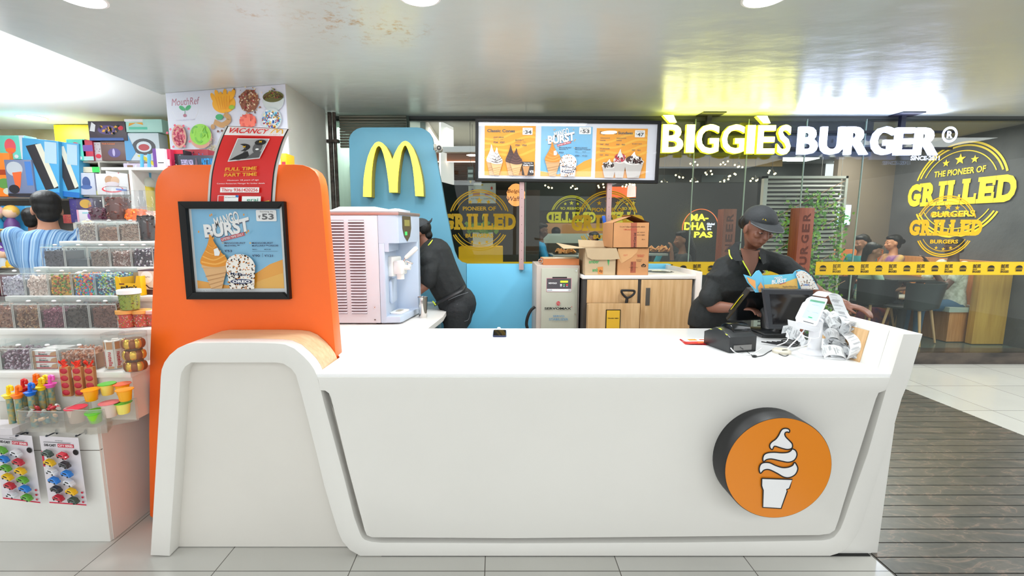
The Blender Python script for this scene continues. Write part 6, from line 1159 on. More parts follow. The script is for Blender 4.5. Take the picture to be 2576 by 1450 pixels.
def toybox(x0, y0, x1, y1, Y, col, label, items=(), depth=.14, name='toy_box', group='toy boxes on the shop shelves', zfloor=None, skew=0):
    a, c = at(x0, y1, Y=Y), at(x1, y0, Y=Y)
    if zfloor is not None: a.z = zfloor
    w_, h_ = c.x - a.x, c.z - a.z; t = thing(name, label, 'toy box', (a.x + w_ / 2, Y, a.z), group)
    m_ = mat('box_%d_%d_%d' % col, col, .45); b = MB(); b.bx(a.x, c.x, Y, Y + depth, a.z, c.z, m_, bev=.002); b.build('carton', t)
    if items:
        A = Art(Matrix.Translation((a.x, Y - .0006, a.z)))
        for it in items:
            k = it[0]; cc = it[-1]; mm = mat('pr_%d_%d_%d' % cc, cc, .45)
            if k == 'r': A.rect(it[1] * w_, it[2] * h_, it[3] * w_, it[4] * h_, mm)
            elif k == 'e': A.ell(it[1] * w_, it[2] * h_, it[3] * w_, it[4] * h_, mm, 20)
            elif k == 'p': A.poly([(q[0] * w_, q[1] * h_) for q in it[1]], mm)
            elif k == 't': A.txt(it[1], it[2] * w_, it[3] * h_, it[4] * w_, it[5] * h_, mm, .02)
            elif k == 's': A.speckle(it[5], lambda r: (r.uniform(it[1], it[3]) * w_, r.uniform(it[2], it[4]) * h_), w_ * .045, [mm, mat('pr_30_30_40', (30, 30, 40), .45)], ry)
        A.build('print', t)
    return t
Wt, Bl, Dk, Rd, Or, Te, Ye, Pu = (240, 240, 244), (40, 130, 200), (40, 38, 44), (200, 36, 60), (250, 130, 40), (70, 200, 180), (250, 210, 40), (110, 70, 150)
ZS = 1.996
toybox(387, 374, 412, 416, 3.55, (236, 226, 232), 'slim white and purple toy box at the left above the orange partition', [('r', 0, 0, .3, 1, Pu), ('r', .4, .3, .9, .34, Dk)], zfloor=ZS, group='boxes on the shelf above the partition')
toybox(413, 375, 428, 416, 3.58, (190, 40, 80), 'narrow magenta toy box above the orange partition', [('r', .2, .2, .8, .5, Wt)], zfloor=ZS, group='boxes on the shelf above the partition')
toybox(430, 377, 460, 416, 3.62, (40, 36, 44), 'black and red foil toy box above the orange partition', [('s', .1, .1, .9, .9, 30, (230, 230, 236)), ('r', 0, .8, 1, 1, Rd)], zfloor=ZS, group='boxes on the shelf above the partition')
toybox(463, 376, 522, 395, 3.72, (150, 34, 50), 'dark red box lying behind the magic trunk blister', [('s', .1, .1, .9, .9, 24, (60, 110, 190))], zfloor=ZS, group='boxes on the shelf above the partition')
toybox(449, 391, 537, 416, 3.56, (46, 50, 64), 'dark blister pack lettered MAGIC TRUNK beside the vacancy poster', [('t', 'THE ELEMENTAL MAGICIAN', .08, .3, .42, .7, (200, 190, 230)), ('t', 'MAGIC TRUNK', .66, .2, .98, .8, (40, 150, 220)), ('p', [(.46, 0), (.56, 0), (.53, .8), (.49, .8)], (90, 70, 84))], zfloor=ZS, depth=.03, group='boxes on the shelf above the partition')
toybox(706, 386, 720, 416, 3.6, (240, 180, 20), 'small yellow pack showing right of the vacancy poster', [('r', .2, .3, .8, .5, Rd)], zfloor=ZS, group='boxes on the shelf above the partition')

# ---------------------------------------------------------------- toy shop shelving
YS_ = 5.25; SHG = mat('shelf_grey', (206, 202, 192), .5); SHB = mat('shelf_back', (110, 104, 100), .7)
def X_(px, Y=YS_): return at(px, 500, Y=Y).x
def Z_(py, Y=YS_): return at(200, py, Y=Y).z
def shelving(xa, xb, ys, ups, label, back=SHB):
    t = thing('shelving_unit', label, 'shelving', ((xa + xb) / 2, YS_ + .2, 0)); b = MB()
    for y in ys: z = Z_(y); b.bx(xa, xb, YS_ + .0, YS_ + .42, z - .018, z, SHG)
    b.build('shelf_board', t); b = MB()
    for x in ups: b.bx(x - .01, x + .01, YS_ + .002, YS_ + .42, 0, Z_(ys[0]) + .0, SHG)
    b.build('upright', t); b = MB(); b.bx(xa, xb, YS_ + .42, YS_ + .44, 0, Z_(ys[0]), back); b.build('back_panel', t); return t
shelving(-6.6, X_(180), (402, 496, 581, 672, 760), (X_(180) - .01,), 'long grey toy shelving unit along the back of the shop at the left')
shelving(X_(181), X_(440), (405, 491, 560, 650, 740), (X_(182), X_(258), X_(330), X_(439)), 'cubby shelving unit full of toy boxes behind the sweets')
b = MB(); b.bx(X_(157, 5.7), X_(440, 5.7), 5.70, 5.74, Z_(500, 5.7), Z_(314, 5.7), mat('shop_yellow', (240, 200, 10), .5)); b.build('yellow_board', label='plain yellow board on the wall above the toy shelves', cat='board')
TY = 5.22
def z405(y): return Z_(y)
z1s, z2s, z3s, z4s = Z_(405), Z_(491), Z_(560), Z_(650)
zl1, zl2, zl3 = Z_(496), Z_(581), Z_(672)
keys = lambda s_: [('r', .0, .0, 1, .10, (30, 100, 170)), ('p', [(.1, .86), (.42, .92), (.98, .18), (.62, .12)], Dk), ('p', [(.36, .9), (.52, .93), (.98, .22), (.86, .17)], (236, 232, 214)), ('r', .62, .6, .95, .97, (190, 220, 240))]
toybox(3, 341, 60, 401, TY - .02, (110, 214, 196), 'teal robot toy box at the top left of the shelves', [('e', .42, .55, .22, .32, (226, 90, 100)), ('e', .42, .38, .2, .1, (244, 110, 50)), ('r', .8, .0, 1, 1, Wt), ('e', .3, .12, .08, .08, Wt), ('e', .62, .12, .08, .08, Wt)])
t = toybox(60, 350, 132, 492, TY - .06, (74, 160, 210), 'left blue keyboard toy box on the upper shelf', keys(0), zfloor=zl1); t.rotation_euler = (0, .10, 0)
t = toybox(124, 357, 184, 496, TY - .02, (80, 166, 214), 'right blue keyboard toy box on the upper shelf', keys(1), zfloor=zl1 + .002); t.rotation_euler = (0, .10, 0)
toybox(22, 402, 78, 494, TY - .08, (110, 120, 150), 'blister pack of orange and black toy tools on the left shelf', [('e', .35, .75, .3, .2, (200, 206, 214)), ('p', [(.25, .65), (.6, .68), (.5, .3), (.4, .1), (.3, .3)], (226, 100, 50)), ('e', .25, .2, .2, .12, Dk), ('r', .75, .3, .98, .95, (70, 120, 190)), ('r', 0, 0, 1, .08, Dk)], zfloor=zl1)
toybox(-30, 385, 22, 492, TY - .06, (250, 130, 40), 'orange toy pack cut off at the left edge of the upper shelf', [('e', .7, .3, .3, .12, (90, 140, 70)), ('r', .3, .5, 1, .62, (160, 60, 30)), ('e', .8, .12, .2, .08, (220, 220, 200))], zfloor=zl1)
toybox(8, 518, 78, 566, TY + .02, (60, 150, 206), 'blue toy carton behind the purple doll on the second shelf', [('e', .3, .85, .25, .08, Rd), ('r', .8, 0, 1, 1, (110, 190, 230))], zfloor=zl2)
def doll(px, py, s_, body, hair, lab, Z0, Y=5.12):
    p = at(px, py, Y=Y); p.z = Z0; t = thing('toy_doll', lab, 'doll', p, 'small dolls on the toy shelves'); M = Matrix.Translation(p)
    b = MB(); b.lathe([(.03 * s_, 0), (.055 * s_, .01 * s_), (.05 * s_, .07 * s_), (.02 * s_, .12 * s_), (.001, .125 * s_)], mat('dl_%d%d%d' % body, body, .5), M, 14); b.build('body', t)
    b = MB(); b.sph(p + V((0, 0, .16 * s_)), .052 * s_, mat('dl_face', (240, 200, 170), .5), 12); b.build('head', t); b = MB(); b.sph(p + V((0, .012, .172 * s_)), .056 * s_, mat('dl_%d%d%d' % hair, hair, .5), 12); b.build('hair', t)
    for k in (-1, 1): b = MB(); b.sph(p + V((k * .035 * s_, -.03, .012)), (.026 * s_, .04 * s_, .014), mat('dl_shoe', (240, 200, 120), .5), 10); b.build('shoe', t)
doll(32, 580, 1.25, (86, 50, 110), (230, 180, 80), 'purple robed doll with golden hood on the second shelf', zl2); doll(-2, 580, 1.2, (40, 130, 170), (240, 190, 190), 'blue doll cut off at the left edge of the second shelf', zl2)
doll(12, 668, 1.0, (200, 210, 220), (110, 60, 140), 'white and purple doll on the third shelf', zl3); doll(30, 668, .95, (230, 180, 30), (60, 50, 50), 'yellow dressed doll on the third shelf behind the man', zl3)
toybox(-25, 610, 8, 668, TY, (90, 60, 150), 'purple toy carton at the left end of the third shelf', [('e', .7, .6, .3, .3, Wt)], zfloor=zl3)
toybox(-20, 672 + 20, 40, 756, TY, (100, 20, 40), 'dark red carton on the lowest visible shelf at the left', [('r', 0, .0, 1, .3, (60, 16, 30))])
toybox(172, 350, 212, 405, TY, (90, 206, 186), 'teal robot toy box in the cubby unit', [('e', .48, .6, .26, .25, (226, 90, 100)), ('e', .48, .4, .22, .12, (244, 110, 50)), ('e', .3, .12, .1, .08, Wt), ('e', .68, .12, .1, .08, Wt)], zfloor=z1s)
toybox(212, 352, 231, 405, TY, (180, 40, 70), 'narrow red and purple toy box next to the teal robot box', [('r', 0, .45, 1, .75, Pu), ('r', 0, 0, 1, .2, (180, 220, 220))], zfloor=z1s)
toybox(232, 358, 256, 405, TY + .02, (206, 200, 206), 'small white toy car box between the red and brown boxes', [('e', .6, .25, .25, .12, Rd), ('s', .1, .5, .9, .9, 10, (150, 60, 80))], zfloor=z1s)
toybox(257, 356, 318, 405, TY, (104, 78, 74), 'brown toy box with a violet glow picture', [('t', 'Thrill Activated', .06, .84, .55, .91, (230, 120, 60)), ('e', .5, .4, .24, .24, (84, 70, 130)), ('e', .48, .42, .05, .2, (200, 190, 230))], zfloor=z1s)
toybox(226, 305, 316, 355, TY - .01, (70, 60, 70), 'black stunt car toy box on top of the brown box', [('e', .5, .55, .26, .24, (90, 70, 130)), ('e', .85, .65, .07, .12, Rd), ('r', 0, .0, .9, .14, (50, 90, 160)), ('p', [(.03, .5), (.1, .95), (.2, .8), (.16, .45)], Wt), ('s', .3, .3, .8, .8, 26, (230, 170, 60))], zfloor=Z_(356) + .002)
toybox(316, 300, 406, 334, TY - .01, (190, 236, 226), 'white and teal toy box at the top of the cubby unit', [('r', .1, .2, .6, .4, (90, 200, 170)), ('p', [(.1, .45), (.3, .7), (.5, .55), (.48, .75), (.12, .7)], (240, 170, 60)), ('r', 0, .8, .5, 1, Wt)], zfloor=Z_(335) + .002)
toybox(318, 335, 398, 402, TY, (226, 238, 246), 'white toy box with a steering wheel picture', [('e', .55, .5, .34, .3, (60, 60, 66)), ('e', .55, .5, .22, .2, (226, 238, 246)), ('e', .55, .48, .16, .12, (170, 50, 60)), ('p', [(0, .0), (.12, 0), (.3, .3), (.1, 1), (0, 1)], (90, 160, 210))], zfloor=z1s)
toybox(198, 420, 250, 434, TY + .03, (236, 228, 200), 'flat cream and green box on the upper cubby shelf', [('r', .65, 0, 1, 1, (60, 200, 90))])
toybox(186, 435, 236, 491, TY, (206, 210, 228), 'white box with a blue robot figure picture', [('e', .62, .55, .18, .28, (60, 80, 130)), ('e', .6, .35, .26, .1, (70, 96, 150)), ('r', .06, .85, .4, .9, Wt)], zfloor=z2s)
toybox(236, 437, 250, 491, TY + .01, (60, 56, 90), 'narrow indigo and yellow box beside the robot box', [('r', 0, 0, 1, .2, (190, 190, 40))], zfloor=z2s)
toybox(245, 437, 320, 490, TY - .03, (240, 238, 240), 'white hula hoop toy box with a picture of two girls', [('e', .42, .68, .14, .22, (190, 150, 120)), ('e', .6, .66, .13, .2, (216, 180, 150)), ('e', .5, .26, .34, .16, (210, 60, 70)), ('e', .5, .28, .29, .12, (240, 238, 240)), ('p', [(.6, .3), (.95, .24), (.95, .16), (.6, .22)], (60, 110, 190)), ('e', .5, .5, .22, .12, (226, 214, 220))], zfloor=z2s)
toybox(266, 426, 316, 437, TY, (230, 228, 228), 'slim white box lying on the hula hoop toy box', [('r', .6, 0, .66, 1, (200, 110, 120))])
toybox(317, 411, 390, 482, TY - .02, (220, 206, 230), 'lilac patterned toy box behind the windmill toy', [('r', .12, 0, .3, .94, (130, 96, 74)), ('s', .3, .3, 1, 1, 20, Wt), ('r', .4, 0, .7, .25, (60, 160, 80)), ('r', .7, 0, 1, .3, (230, 190, 40))], zfloor=z2s)
toybox(194, 499, 232, 527, TY, (70, 60, 100), 'purple and gold toy box below the robot box', [('e', .55, .5, .35, .4, (190, 150, 70)), ('p', [(.7, .2), (.95, .3), (.75, .4)], (240, 110, 40))])
toybox(196, 528, 240, 560, TY - .02, (236, 232, 240), 'white and pink toy box on the third cubby shelf', [('r', 0, 0, .1, 1, (230, 170, 190)), ('e', .75, .5, .2, .35, (130, 80, 160)), ('r', .3, .7, .7, .8, (150, 210, 220))], zfloor=z3s)
for k, (x0, y0, x1, y1, c, lab) in enumerate(((180, 500, 194, 560, (60, 50, 110), 'dark purple toy pack hanging at the edge of the cubby unit'), (160, 540, 178, 562, (150, 60, 60), 'small red toy pack beside the head of the man'))): toybox(x0, y0, x1, y1, TY + .02, c, lab, [('s', .1, .1, .9, .9, 14, (160, 180, 60))])
# windmill-like toy seen over the sweet jars
t = thing('windmill_toy', 'blue legged plastic toy with a white dome standing among the sweet jars', 'toy', at(378, 470, Y=3.6)); b = MB(); TB = mat('toy_sky', (96, 180, 220), .4)
for px in (358, 376): b.cyl(at(px, 450, Y=3.6), at(px - 1, 388, Y=3.6), .012, TB, n=8)
b.cyl(at(354, 420, Y=3.6), at(384, 432, Y=3.6), .008, TB, n=8); b.build('legs', t); b = MB(); q = at(372, 462, Y=3.58); b.sph(q, (.05, .05, .05), mat('dome_white', (226, 236, 224), .4), 14); b.build('dome', t)
b = MB(); b.add([at(345, 392, Y=3.6), at(355, 388, Y=3.6), at(390, 410, Y=3.6), at(388, 418, Y=3.6)], [(0, 1, 2, 3)], mat('blade_yellow', (206, 190, 60), .4)); b.add([at(352, 425, Y=3.59), at(372, 430, Y=3.59), at(375, 444, Y=3.59)], [(0, 1, 2)], mat('blade_green', (40, 110, 80), .4)); b.build('blades', t)
b = MB(); q = at(372, 480, Y=3.58); b.cyl(q + V((0, 0, -.5)), q + V((0, 0, .05)), .045, mat('toy_base', (210, 190, 60), .5), n=16); b.build('base', t)

# ---------------------------------------------------------------- burger shop sign
YG = 4.93; NV = mat('bulkhead_dark', (44, 42, 56), .5)
b = MB(); b.bx(at(1742, 300, Y=5.2).x, at(2196, 300, Y=5.2).x, 5.18, 5.24, at(1900, 394, Y=5.2).z, 2.74, NV); b.build('trim_bulkhead', kind='structure')
t = thing('shop_sign', 'large glowing white BIGGIES BURGER letter sign hung on the glass front', 'sign', (3.2, YG, 2.2))
SGW = mat('sign_glow_white', (255, 255, 255), .5, emit=5.5, ecol=(255, 255, 170)); SGW2 = mat('sign_glow_cool', (255, 255, 255), .5, emit=5.5, ecol=(206, 218, 255)); SGY = mat('sign_side_yellow', (240, 240, 40), .5, emit=1.6, ecol=(246, 240, 40)); SGB = mat('sign_side_blue', (200, 214, 255), .5, emit=2.2, ecol=(190, 205, 255)); SGE = mat('sign_edge_yellow', (236, 240, 60), .5, emit=1.8, ecol=(236, 240, 60))
def let(ch, x0, y0, x1, y1, side, name='letter', sc=4.264, ox=1640, oy=260):
    a, c = at(ox + x0 / sc, oy + y1 / sc, Y=YG), at(ox + x1 / sc, oy + y0 / sc, Y=YG); b = MB(); e_ = .004
    b.text(ch, a.x - e_, a.z - e_, c.x + e_, c.z + e_, side, .030, 0, .035, y=YG + .019); b.text(ch, a.x, a.z, c.x, c.z, SGW if side is SGY else SGW2, .022, 0, .004, y=YG - .002); b.build(name, t)
for ch, x0, x1, y0, y1 in (('B', 108, 345, 228, 526), ('I', 362, 464, 230, 526), ('G', 470, 728, 226, 538), ('G', 742, 1002, 228, 538), ('I', 1010, 1114, 236, 538), ('E', 1122, 1334, 238, 540), ('S', 1338, 1504, 232, 550)): let(ch, x0, y0, x1, y1, SGY)
for ch, x0, x1, y0, y1 in (('B', 1570, 1796, 252, 542), ('U', 1808, 2082, 252, 545)): let(ch, x0, y0, x1, y1, SGB)
for ch, x0, x1, y0, y1 in (('R', 200, 470, 252, 545), ('G', 480, 738, 250, 548), ('E', 735, 952, 262, 550), ('R', 950, 1224, 262, 552)): let(ch, x0, y0, x1, y1, SGB, ox=2080)
for x0_, x1_, cl, pw_ in ((1668, 1992, (1, .98, .12), 4.5), (2004, 2370, (.72, .8, 1), 4.5)):     # the halo light of the channel letters
    a, c = at(x0_, 312, Y=YG + .03), at(x1_, 312, Y=YG + .03); area(((a.x + c.x) / 2, YG + .02, a.z + .03), (pi + .5, 0, 0), c.x - a.x, .08, pw_, cl)
for x0, y0, dx in ((120, 128, 0), (1126, 136, 0)):
    P = [(x0, y0), (x0 + 110, y0), (x0 + 145, y0 + 78), (x0 + 68, y0 + 78)]; pp = XZ(P, YG, 4.264, 1640, 260); b = MB(); b.prism(pp, YG, YG + .05, SGY); b.prism(pp, YG - .004, YG - .001, SGW); b.build('accent', t)
b = MB(); c = at(2080 + 1318 / 4.264, 260 + 336 / 4.264, Y=YG); A = Art(Matrix.Translation((c.x, YG, c.z))); SGL = mat('sign_glow_blue', (200, 216, 255), .5, emit=3, ecol=(190, 210, 255)); A.arc(0, 0, .058, .082, 0, 2 * pi, SGL); A.txt('R', -.03, -.036, .032, .036, SGL, .04); A.build('registered_mark', t)
a, c = at(2080 + 895 / 4.264, 260 + 612 / 4.264, Y=YG), at(2080 + 1212 / 4.264, 260 + 566 / 4.264, Y=YG); A = Art(Matrix.Translation((0, YG, 0))); A.txt('SINCE-2011', a.x, a.z, c.x, c.z, SGL, .03); A.build('small_lettering', t)
b = MB(); z0, z1 = at(2000, 330, Y=5.0).z, at(2000, 372, Y=5.0).z
for z in (z0, z1): b.bx(at(1668, 350, Y=5.03).x, at(2400, 350, Y=5.03).x, 5.03, 5.06, z - .012, z + .012, BLACKM)
for px in (1783, 2270): x = at(px, 300, Y=5.04).x; b.bx(x - .025, x + .025, 5.02, 5.06, z1, 2.749, mat('sign_bracket', (26, 28, 44), .5)); b.bx(x - .12, x + .12, 4.9, 5.08, 2.738, 2.7495, mat('sign_bracket', (26, 28, 44), .5))
b.build('bracket', t)

# ---------------------------------------------------------------- yellow decals on the glass
SLAB = {'R': [(0, .62), (.55, 1.0)], 'I': [(0, 1)], 'L': [(0, 1)], 'E': [(0, .3)], 'D': [(0, .3)], 'G': []}
def grilled(A, u0, v0, u1, v1, m, gap=.012):
    ws = [1.12, 1.12, .62, .95, .95, 1.0, 1.15]; tot = sum(ws); x = u0; H = v1 - v0; sc = (u1 - u0) / tot
    for ch, w_ in zip('GRILLED', ws):
        a, c = x + sc * .04, x + sc * (w_ - .04); A.txt(ch, a + (c - a) * (.22 if ch == 'I' else .05), v0, c - (c - a) * (.22 if ch == 'I' else .03), v1, m, .06)
        bar = H * .17; wl = c - a
        if ch == 'I': A.rect(a, v0, c, v0 + bar, m); A.rect(a, v1 - bar, c, v1, m)
        if ch in 'RLED': A.rect(a - wl * .06, v1 - bar, a + wl * .5, v1, m); A.rect(a - wl * .06, v0, a + wl * .5, v0 + bar, m)
        if ch == 'R': A.rect(c - wl * .38, v0, c + wl * .04, v0 + bar, m)
        if ch in 'LE': A.rect(c - wl * .16, v0, c, v0 + H * .4, m)
        if ch == 'E': A.rect(c - wl * .16, v1 - H * .34, c, v1, m)
        if ch == 'G': A.rect(c - wl * .5, v0 + H * .34, c + wl * .02, v0 + H * .5, m); A.rect(c - wl * .16, v1 - H * .32, c, v1, m)
        x += sc * w_
def logo(A, r, m, the=False, gw=1.42):
    """round badge centred on the sheet origin"""
    for r0, r1, s_ in ((.96, 1.0, .0), (.90, .935, .06), (.80, .82, .12)):
        A.arc(0, 0, r * r0, r * r1, .30 + s_, pi - .30 - s_, m); A.arc(0, 0, r * r0, r * r1, pi + .5 + s_ * .3, 2 * pi - .5 - s_ * .3, m)
    for u, q, k in ((-.30, .60, .085), (0, .64, .12), (.30, .60, .085)): A.star(u * r, q * r, r * k, m)
    A.txt('THE PIONEER OF' if the else 'PIONEER OF', -.54 * r, .32 * r, .54 * r, .45 * r, m, .025); grilled(A, -gw * r * .86, -.30 * r, gw * r * .86, .22 * r, m); A.txt('BURGERS', -.46 * r, -.56 * r, .46 * r, -.43 * r, m, .035)
    for u, q in ((-.24, -.70), (0, -.74), (.24, -.70)): A.star(u * r, q * r, r * .065, m)
YD = 5.097
for px, py, lab in ((1206, 555, 'yellow round GRILLED badge on the glass between the blue partition and the first post'), (1529, 558, 'yellow round GRILLED badge on the glass behind the cardboard boxes'), (2379, 570, 'yellow round GRILLED badge on the glass at the right')):
    c = at(px, py, Y=YD); A = Art(Matrix.Translation((c.x, YD, c.z))); A.STEP = .0001; logo(A, .338, YEL); A.build('glass_decal', label=lab, cat='decal', group='yellow badges on the glass front', origin=(c.x, YD, c.z))
YELM = mat('decal_back_yellow', (206, 200, 20), .5, emit=.35)
for px, lab in ((1275, 'left one of the mirrored yellow badges on the far glass'), (1437, 'middle one of the mirrored yellow badges on the far glass'), (1592, 'right one of the mirrored yellow badges on the far glass')):
    c = at(px, 545, Y=8.9); A = Art(Matrix.Translation((c.x, 8.9, c.z)), flip=True); A.STEP = .0001; logo(A, .40, YELM); A.build('mirrored_decal', label=lab, cat='decal', group='mirrored yellow badges on the far glass', origin=(c.x, 8.9, c.z))
# big painted badge on the dark right wall
c = at(2420, 480, X=6.245); A = Art(plane_at((6.244, c.y, c.z), -pi / 2)); YW = mat('wall_badge_yellow', (250, 214, 50), .5); 
l_, r_ = at(2282, 495, X=6.244), at(2561, 480, X=6.244); gwid = (l_.y - r_.y); rr = gwid / (1.42 * .86 * 2); c = V((0, (l_.y + r_.y) / 2, 0)); zz = (at(2282, 464, X=6.244).z + at(2282, 523, X=6.244).z) / 2
A = Art(plane_at((6.243, c.y, zz + .04 * rr), -pi / 2)); A.STEP = .0003; logo(A, rr * 1.05, YW, True, 1.36); A.build('wall_badge', label='huge yellow GRILLED badge painted on the dark side wall', cat='wall painting', origin=(6.243, c.y, zz))
# yellow tape along the glass
TPM = mat('tape_yellow', (230, 186, 16), .5); z0, z1 = at(2300, 692, Y=YD).z, at(2300, 659, Y=YD).z; zmid = (z0 + z1) / 2; hh = (z1 - z0) / 2
def burger(A, u, v, s_, m):
    A.poly([(u + s_ * cos(a), v + s_ * .18 + s_ * .75 * sin(a)) for a in [k * pi / 12 for k in range(13)]], m); A.line([(u + s_ * (-1.15 + .23 * k), v + s_ * (.03 if k % 2 else -.10)) for k in range(11)], s_ * .12, m)
    A.rect(u - s_, v - s_ * .42, u + s_, v - s_ * .26, m); A.rect(u - s_ * .95, v - s_ * .85, u + s_ * .95, v - s_ * .52, m, s_ * .12)
def tape(px0, px1, lab, kind):
    x0, x1 = at(px0, 670, Y=YD).x, at(px1, 670, Y=YD).x; A = Art(Matrix.Translation((0, YD - .0008, zmid))); A.STEP = .0001; A.rect(x0, -hh, x1, hh, TPM)
    n0 = math.ceil(x0 / .157)
    for k in range(n0, int(x1 / .157)):
        u = k * .157 + .05
        if u + .05 > x1 or u - .05 < x0: continue
        if k % 2: burger(A, u, 0, .037, INK)
        else: A.txt('BE', u - .045, .005, u - .003, .045, INK, .02); A.txt('BE', u - .02, .0, u + .055, .045, INK, .02, rot=-pi / 2) if 0 else A.txt('BE', u + .0, .008, u + .04, .042, INK, .02, rot=-pi / 2); A.txt('BRAVE', u - .045, -.017, u + .0, -.002, INK, .03); A.txt('BIGGIES', u - .045, -.048, u + .045, -.022, INK, .03)
    A.build('glass_tape', label=lab, cat='tape', group='yellow burger tape along the glass', origin=((x0 + x1) / 2, YD, z0))
tape(1120, 1996, 'long yellow tape of burger icons on the left part of the glass front', 0); tape(2052, 2740, 'yellow tape of burger icons on the right part of the glass front', 1); tape(2000, 2008.5, 'short yellow tape piece left of the carved post', 2)

# ---------------------------------------------------------------- inside the restaurant
BRW = mat('carved_wood', (150, 78, 52), .5, rgb2=(130, 64, 42), nscale=6, stretch=(6, 6, .6)); BRD = mat('carved_dark', (92, 42, 28), .6)
def post(px, wpx, ytop, Y, lab, txt):
    c = at(px, ytop, Y=Y); w_ = wpx / FPX * Y; t = thing('carved_post', lab, 'post', (c.x, Y, KZ), 'carved wooden door posts'); b = MB(); b.bx(c.x - w_ / 2, c.x + w_ / 2, Y, Y + w_, KZ + .001 if Y > 5.08 else .003, c.z, BRW, bev=.004); b.build('post', t)
    A = Art(Matrix.Translation((c.x, Y - .0005, 0))); h_ = c.z - .35
    for k, ch in enumerate(txt): zz = c.z - .10 - k * .118; A.txt(ch, -.045, zz - .04, .045, zz + .04, BRD, .03, rot=pi / 2) if ch != ' ' else 0
    A.build('carved_letters', t)
post(2032, 37, 523, 4.98, 'reddish carved wooden post in front of the glass beside the cashier', 'REGRUB D')
post(1838, 32, 526, 5.35, 'reddish carved wooden post behind the glass at the cashier shoulder', 'REENOIP')
# louvre screen with climbing plant
YL = 5.95; xa, xb = at(1918, 500, Y=YL).x, at(2128, 500, Y=YL).x; zt_ = at(1930, 443, Y=YL).z; t = thing('louvre_screen', 'tall white louvred screen behind the glass with a climbing plant', 'screen', ((xa + xb) / 2, YL, KZ)); LV = mat('louvre_white', (206, 202, 192), .5)
b = MB(); b.bx(xa, xa + .05, YL - .01, YL + .05, KZ, zt_, LV); b.bx(xb - .03, xb, YL - .01, YL + .05, KZ, zt_, LV); b.bx(xa, xb, YL - .01, YL + .05, zt_ - .03, zt_, LV); b.build('frame', t)
b = MB(); z = KZ + .05
while z < zt_ - .05: b.box(((xa + xb) / 2, YL + .02, z), (xb - xa - .06, .045, .012), LV, (.5, 0, 0)); z += .053
b.build('slats', t)
b = MB(); b.bx(xa, xb, YL + .12, YL + .13, KZ, zt_, mat('screen_dark', (40, 38, 32), .7)); b.build('backing', t)
rv = random.Random(12); GL = [mat('leaf1', (70, 130, 40), .5), mat('leaf2', (110, 170, 60), .5), mat('leaf3', (150, 190, 60), .5)]; b = MB()
for s_ in range(9):
    x = xa + .1 + (xb - xa - .15) * rv.random(); path = []; z = KZ + .1
    while z < zt_ - rv.uniform(0, .5) : path.append((x, YL - .03 - rv.random() * .03, z)); x = min(max(x + rv.uniform(-.07, .07), xa + .05), xb - .05); z += .08
    b.tube(path, .003, GL[0], 5)
    for q in path:
        for _ in range(7):
            c = V(q) + V((rv.uniform(-.09, .09), rv.uniform(-.06, .02), rv.uniform(-.05, .05))); r_ = rv.uniform(.016, .032); M = Matrix.Translation(c) @ Euler((rv.uniform(-.6, .6), rv.uniform(-3, 3), rv.uniform(-.8, .8))).to_matrix().to_4x4()
            b.add([(0, 0, -r_ * .2), (-r_ * .8, 0, r_ * .5), (-r_ * .45, -.004, r_ * 1.2), (0, 0, r_ * .95), (r_ * .45, -.004, r_ * 1.2), (r_ * .8, 0, r_ * .5)], [(0, 1, 2, 3), (0, 3, 4, 5)], rv.choice(GL), M)
tagit(b.build('climbing_plant', origin=((xa + xb) / 2, YL - .05, KZ)), 'green heart leaved creeper climbing the white louvred screen', 'plant', None, 'stuff')
b = MB(); RP = mat('rope_tan', (190, 140, 100), .7)
for k in range(7): b.cyl(at(1925 + 0 * k, 560 + k * 42, Y=YL - .08), at(2126, 455 + k * 42, Y=YL - .08), .0035, RP, n=5)
b.build('rope_strands', label='tan ropes strung diagonally across the louvred screen', cat='rope')
# neon
YN = 6.5
def N(x, y): q = at(1640 + x / 4.027, 500 + y / 4.027, Y=YN); return (q.x, q.z)
NEY = mat('neon_yellow', (250, 240, 40), .4, emit=3.2); NEW = mat('neon_white', (220, 230, 255), .4, emit=2.5); A = Art(Matrix.Translation((0, YN, 0))); t = thing('neon_sign', 'yellow neon MADHA PAS sign under a thin orange arc', 'sign', V((N(490, 300)[0], YN, N(490, 300)[1])))
A.txt('MA-', *N(385, 225), *N(575, 155), NEY, .03); A.txt('DHA', *N(325, 318), *N(545, 240), NEY, .03); A.txt('PAS', *N(425, 395), *N(615, 335), NEY, .03); A.build('lettering', t)
A = Art(Matrix.Translation((0, YN, 0))); A.txt('Global', *N(556, 268), *N(636, 246), NEW, .02); A.txt('pop', *N(560, 292), *N(606, 274), NEW, .02); A.txt('in', *N(560, 318), *N(600, 298), NEW, .02); A.build('small_lettering', t)
b = MB(); c = V((N(490, 300)[0], YN, N(490, 300)[1])); rr = N(690, 0)[0] - c.x; b.tube([c + V((rr * cos(a), 0, rr * 1.05 * sin(a))) for a in [-.2 + k * (pi + .4) / 30 for k in range(31)]], .006, mat('arc_orange', (230, 110, 50), .4, emit=.8), 6); b.build('arc_tube', t); b = MB(); [b.cyl((c.x + dx_, YN, c.z + dz_), (c.x + dx_, YN + .079, c.z + dz_), .006, BLACK, n=6) for dx_, dz_ in ((-.1, .1), (.1, .1), (0, rr), (-.2, 0))]; b.build('standoff', t)
b = MB(); b.bx(c.x - .9, c.x + .9, YN + .08, YN + .1, KZ, 2.2, mat('neon_back', (52, 50, 48), .6)); b.build('dark_screen', label='dark partition screen behind the neon sign', cat='partition')
